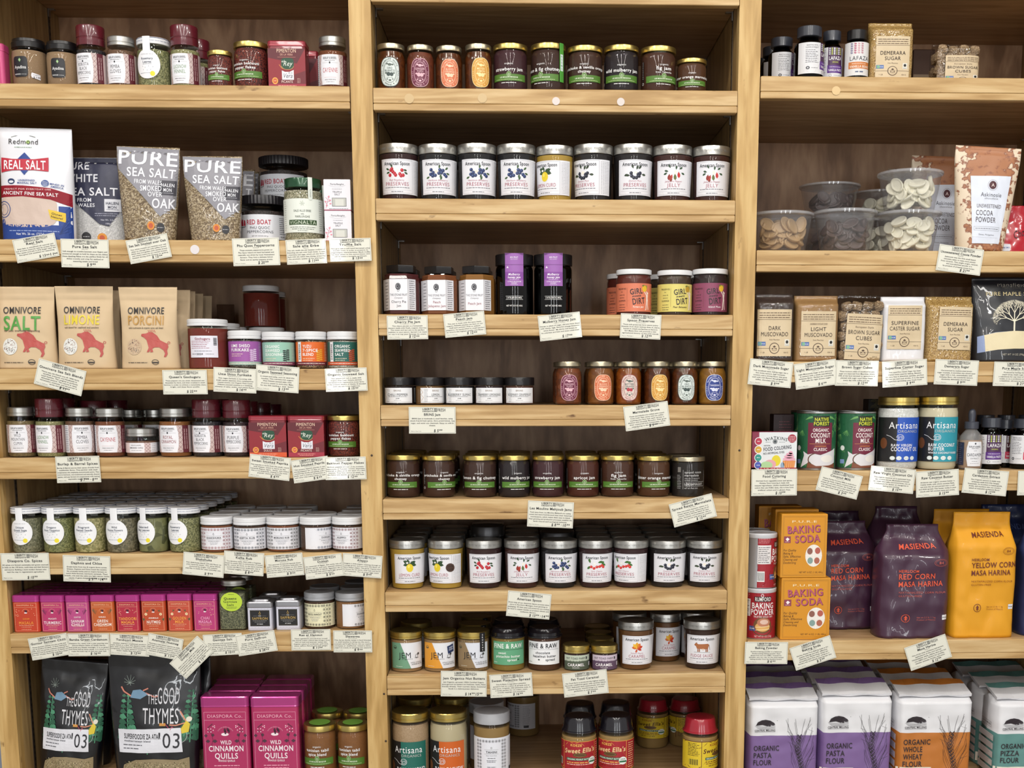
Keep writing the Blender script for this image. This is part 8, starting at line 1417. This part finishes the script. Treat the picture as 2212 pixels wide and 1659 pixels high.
def mill(B, col, lines, key):
    def f():
        c = Cv(); K_ = '2a2228';         c.p([(-58, 64), (-54, 55), (-46, 50), (-38, 49), (-28, 52), (-20, 58), (-18, 63), (-24, 61), (-34, 66), (-44, 62)], K_, 2)
        for i in range(4): c.l([(-60+i*2, 65+i*2.4), (-38, 68+i*2), (-18, 65+i*2.4)], .5, K_, 2)
        c.r(-31, 57, -27, 66, K_, 3).r(-26, 60, -20, 64, K_, 3).t('CENTRAL MILLING', -39, 76.4, 5, K_, 42).l([(-60, 80.4), (-18, 80.4)], .4, K_).e(-14, 52, .7, .7, K_, 2, 6)
        y = 148-(len(lines)-1)*9
        for i, s in enumerate(lines): c.t(s, -61, y+i*18.4-8, 13, K_, len(s)*7.4, 'l')
        R = random.Random(9); bx, by = 36, 215
        for i in range(14):
            yy = by-i*8.6-6; x = bx+3*math.sin(i*.5)-i*.35
            for s in (-1, 1): c.p([(x, yy), (x+s*5.4, yy-5), (x+s*4.4, yy-11), (x+s*.6, yy-7)], K_, 2).p([(x+s*1.6, yy-3), (x+s*4.4, yy-5.4), (x+s*3.6, yy-8.6)], col if yy > 95 else 'd9dadf', 3); c.l([(x+s*4.4, yy-10), (x+s*(10+R.uniform(4, 14)), yy-42-R.uniform(0, 24)), (x+s*(13+R.uniform(6, 16)), yy-58-R.uniform(0, 22))] if yy-80 > 30 else [(x+s*4, yy-9), (x+s*10, yy-50)], .42, K_, 2)
        c.r(-72, 176, -6, 200, 'ded9cc', 2).t('EXTRA FANCY DURUM', -39, 182, 3.4, K_, 48, 'c', L=5).t('FLOUR FOR PASTA', -39, 188, 3.4, K_, 40, 'c', L=5); return B.lab(c, lu=9, lv=9)
    return L_(('mi', key), f)
MW_ = lambda q: 1.0; BMi = Bag(146, 212, 92, 9, Tf=lambda q: 1 if q < .93 else max(.3, 1-(q-.93)/.07*.7), seed=81, wr=3.4, ws=.024)
WP = P('dcdce0', .45, 0, .15, .7, 18, 'white_paper_bag')
def sidep(col, key):
    def f():
        c = Cv()
        for i in range(5): c.r(-38, 96+i*22, 38, 112+i*22, 'd0cfd0', 2).ds(-33, 33, 99+i*22, 109+i*22, 4, '55565c', 1.1, 'l')
        c.t('CENTRAL MILLING', 0, 72, 5, '2a2228', 44).fr(-26, 66, 26, 79, .6, '2a2228')
        return bake(c, lambda u, v, l: np.stack([-(73.6+.2+.2*l), -u, 212-v], -1), lu=99)
    def g():
        me = f(); return me
    return L_(('side', key), g)
FG = 'paper flour bags with a wheat drawing'; foldm = {}
def mbag(xl, xr, yt, lab, col, lines, key, Y0, back=1, side=False, desc=''):
    m_ = BMi.mesh('mill_'+key, WP, 28, 40)
    if len(m_.materials) < 2: m_.materials.append(P(col, .5, 0, .1, .3, 18)); m_.polygons.foreach_set('material_index', [1 if p.center.z < .1219 else 0 for p in m_.polygons])
    o = bag(BMi, 'mill_'+key, xl, xr, yt, 'R6', lab, 'flour bag', 'flour_bag', WP, mill(BMi, col, lines, key), Y0=Y0, group=FG, part='bag_body')
    if side: link('side_print', sidep(col, key), o)
    def fold():                                  # folded-over top: a slanting flap with its coloured stripe
        v = []; f = []; n = 12
        for k, (y, z) in enumerate(((-34, 208), (-36, 213), (10, 226), (34, 232), (36, 229), (10, 219))):
            for i in range(n+1): x = -70+140*i/n; v.append((x*.001, y*.001, (z+1.6*math.sin(x*.09+k*1.3))*.001))
        m6 = 6
        for k in range(m6):
            for i in range(n): a = k*(n+1)+i; b = ((k+1) % m6)*(n+1)+i; f.append((a, a+1, b+1, b))
        f += [tuple(k*(n+1) for k in range(m6-1, -1, -1)), tuple(k*(n+1)+n for k in range(m6))]
        idx = [1 if k == 2 else 0 for k in range(m6) for i in range(n)]+[0, 0]
        return mk('fold', v, f, [WP, ink(col)], idx)
    link('folded_top', L_(('fold', key), fold), o)
    for i in range(back):
        c = copyt(o, (o.location.x+.002, o.location.y+.098*(i+1), o.location.z)); c['label'] = f'{desc}, {ORD[i]} back'
    return o
mbag(1608, 1760, 1490, 'purple-banded pasta flour bag beside the upright', '7a5f94', ['ORGANIC', 'PASTA', 'FLOUR'], 'p', .02, 2, desc='paper flour bag in the column by the upright')
mbag(1763, 1917, 1480, 'purple-banded pasta flour bag next to the orange-banded one', '7a5f94', ['ORGANIC', 'PASTA', 'FLOUR'], 'p', .02, 2, desc='paper flour bag behind the second purple-banded one')
mbag(1926, 2087, 1482, 'orange-banded whole wheat flour bag', 'b8702c', ['ORGANIC', 'WHOLE', 'WHEAT', 'FLOUR'], 'o', .02, 2, True, desc='paper flour bag behind the orange-banded one')
mbag(2149, 2305, 1488, 'teal-banded pizza flour bag at the right edge', '5c8a86', ['ORGANIC', 'PIZZA', 'FLOUR'], 't', .02, 2, True, desc='paper flour bag behind the teal-banded one')

# ---------------------------------------------------------------- settle: nothing may stand in anything else
bpy.context.view_layer.update()
def _bb(o, acc):
    if o.type == 'MESH':
        for c in o.bound_box: acc.append(o.matrix_world @ Vector(c))
    for ch in o.children: _bb(ch, acc)
_It = []
for o in [o for o in COLL.objects if o.parent is None and o.type == 'EMPTY' and o.name != 'shelving_unit']:
    mgn = 0; acc = []; _bb(o, acc); A = np.array(acc); lo, hi = A.min(0), A.max(0); rd = any(c.name.split('.')[0] in ('glass', 'can_body', 'tub_body') for c in o.children) and abs((hi-lo)[0]-(hi-lo)[1]) < .004
    if o.children[0].name.split('.')[0] in ('pouch_body', 'contents', 'film_bag') and not rd: mgn = (hi-lo)[0]*.03; dx_, dy_ = (hi-lo)[0]*.03, (hi-lo)[1]*.05; lo[0] += dx_; hi[0] -= dx_; lo[1] += dy_; hi[1] -= dy_
    _It.append([o, lo, hi, rd, lo[1], mgn])
_In = [(o, o.location.copy()) for o in COLL.objects if o.parent is None and o.type == 'MESH' and o.name.split('.')[0] in ('chocolate_disc', 'sugar_cube', 'chocolate_discs')]
def _inside(it): return [o for o, p in _In if o.name.split('.')[0] != 'chocolate_discs' and (it[1] < np.array(p)).all() and (np.array(p) < it[2]).all()] if it[0].name.split('.')[0] in ('plastic_tub', 'sugar_cube_bag') else []
_Fo = {it[0].name: _inside(it) for it in _It}
for o in [o for o, p in _In if o.name.split('.')[0] == 'chocolate_discs']:
    v = np.array([c.co[:] for c in o.data.vertices]).mean(0)
    for it in _It:
        if it[0].name.split('.')[0] == 'plastic_tub' and (it[1] < v).all() and (v < it[2]).all(): _Fo[it[0].name].append(o); break
def _mv(it, dx, dy):
    for o in [it[0]]+_Fo[it[0].name]: o.location.x += dx; o.location.y += dy
    for k in (1, 2): it[k][0] += dx; it[k][1] += dy
_G = .0008
for _r in range(40):
    _ch = False; _It.sort(key=lambda t: t[1][1])
    for i, a in enumerate(_It):
        for b in _It[i+1:]:
            if a[1][2] > b[2][2]-.001 or b[1][2] > a[2][2]-.001 or abs(a[1][0]-b[1][0]) > .3: continue
            ox = min(a[2][0], b[2][0])-max(a[1][0], b[1][0])+_G; oy = min(a[2][1], b[2][1])-max(a[1][1], b[1][1])+_G
            if ox <= 0 or oy <= 0: continue
            if a[3] and b[3]:
                ca, cb = (a[1]+a[2])/2, (b[1]+b[2])/2; d = math.hypot(ca[0]-cb[0], ca[1]-cb[1]); R_ = (a[2][0]-a[1][0]+b[2][0]-b[1][0])/2+_G
                if d >= R_: continue
                ox = min(ox, R_-abs(ca[0]-cb[0])); dd = abs(ca[0]-cb[0]); oy = math.sqrt(max(0, R_*R_-dd*dd))-abs(ca[1]-cb[1])
            _ch = True; same = abs(a[4]-b[4]) < .03
            if ox < (.03 if same else .012):
                s = 1 if (a[1]+a[2])[0] > (b[1]+b[2])[0] else -1; _mv(a, s*ox/2, 0); _mv(b, -s*ox/2, 0)
            else: _mv(b, 0, oy)
    for it in _It:
        x = (it[1][0]+it[2][0])/2; bay = 'L' if x < -.3 else ('C' if x < .43 else 'R'); p, q = BAY[bay]
        g_ = .0022+it[5]
        if it[1][0] < p+g_: _mv(it, p+g_-it[1][0], 0)
        if it[2][0] > q-g_: _mv(it, q-g_-it[2][0], 0)
    if not _ch: break
for it in _It:                                  # what no longer fits in front of the back panel is not shown by the photograph either
    if it[2][1] > DEP-.002:
        for o in _Fo[it[0].name]+[g for c in it[0].children for g in c.children]+list(it[0].children)+[it[0]]: bpy.data.objects.remove(o)
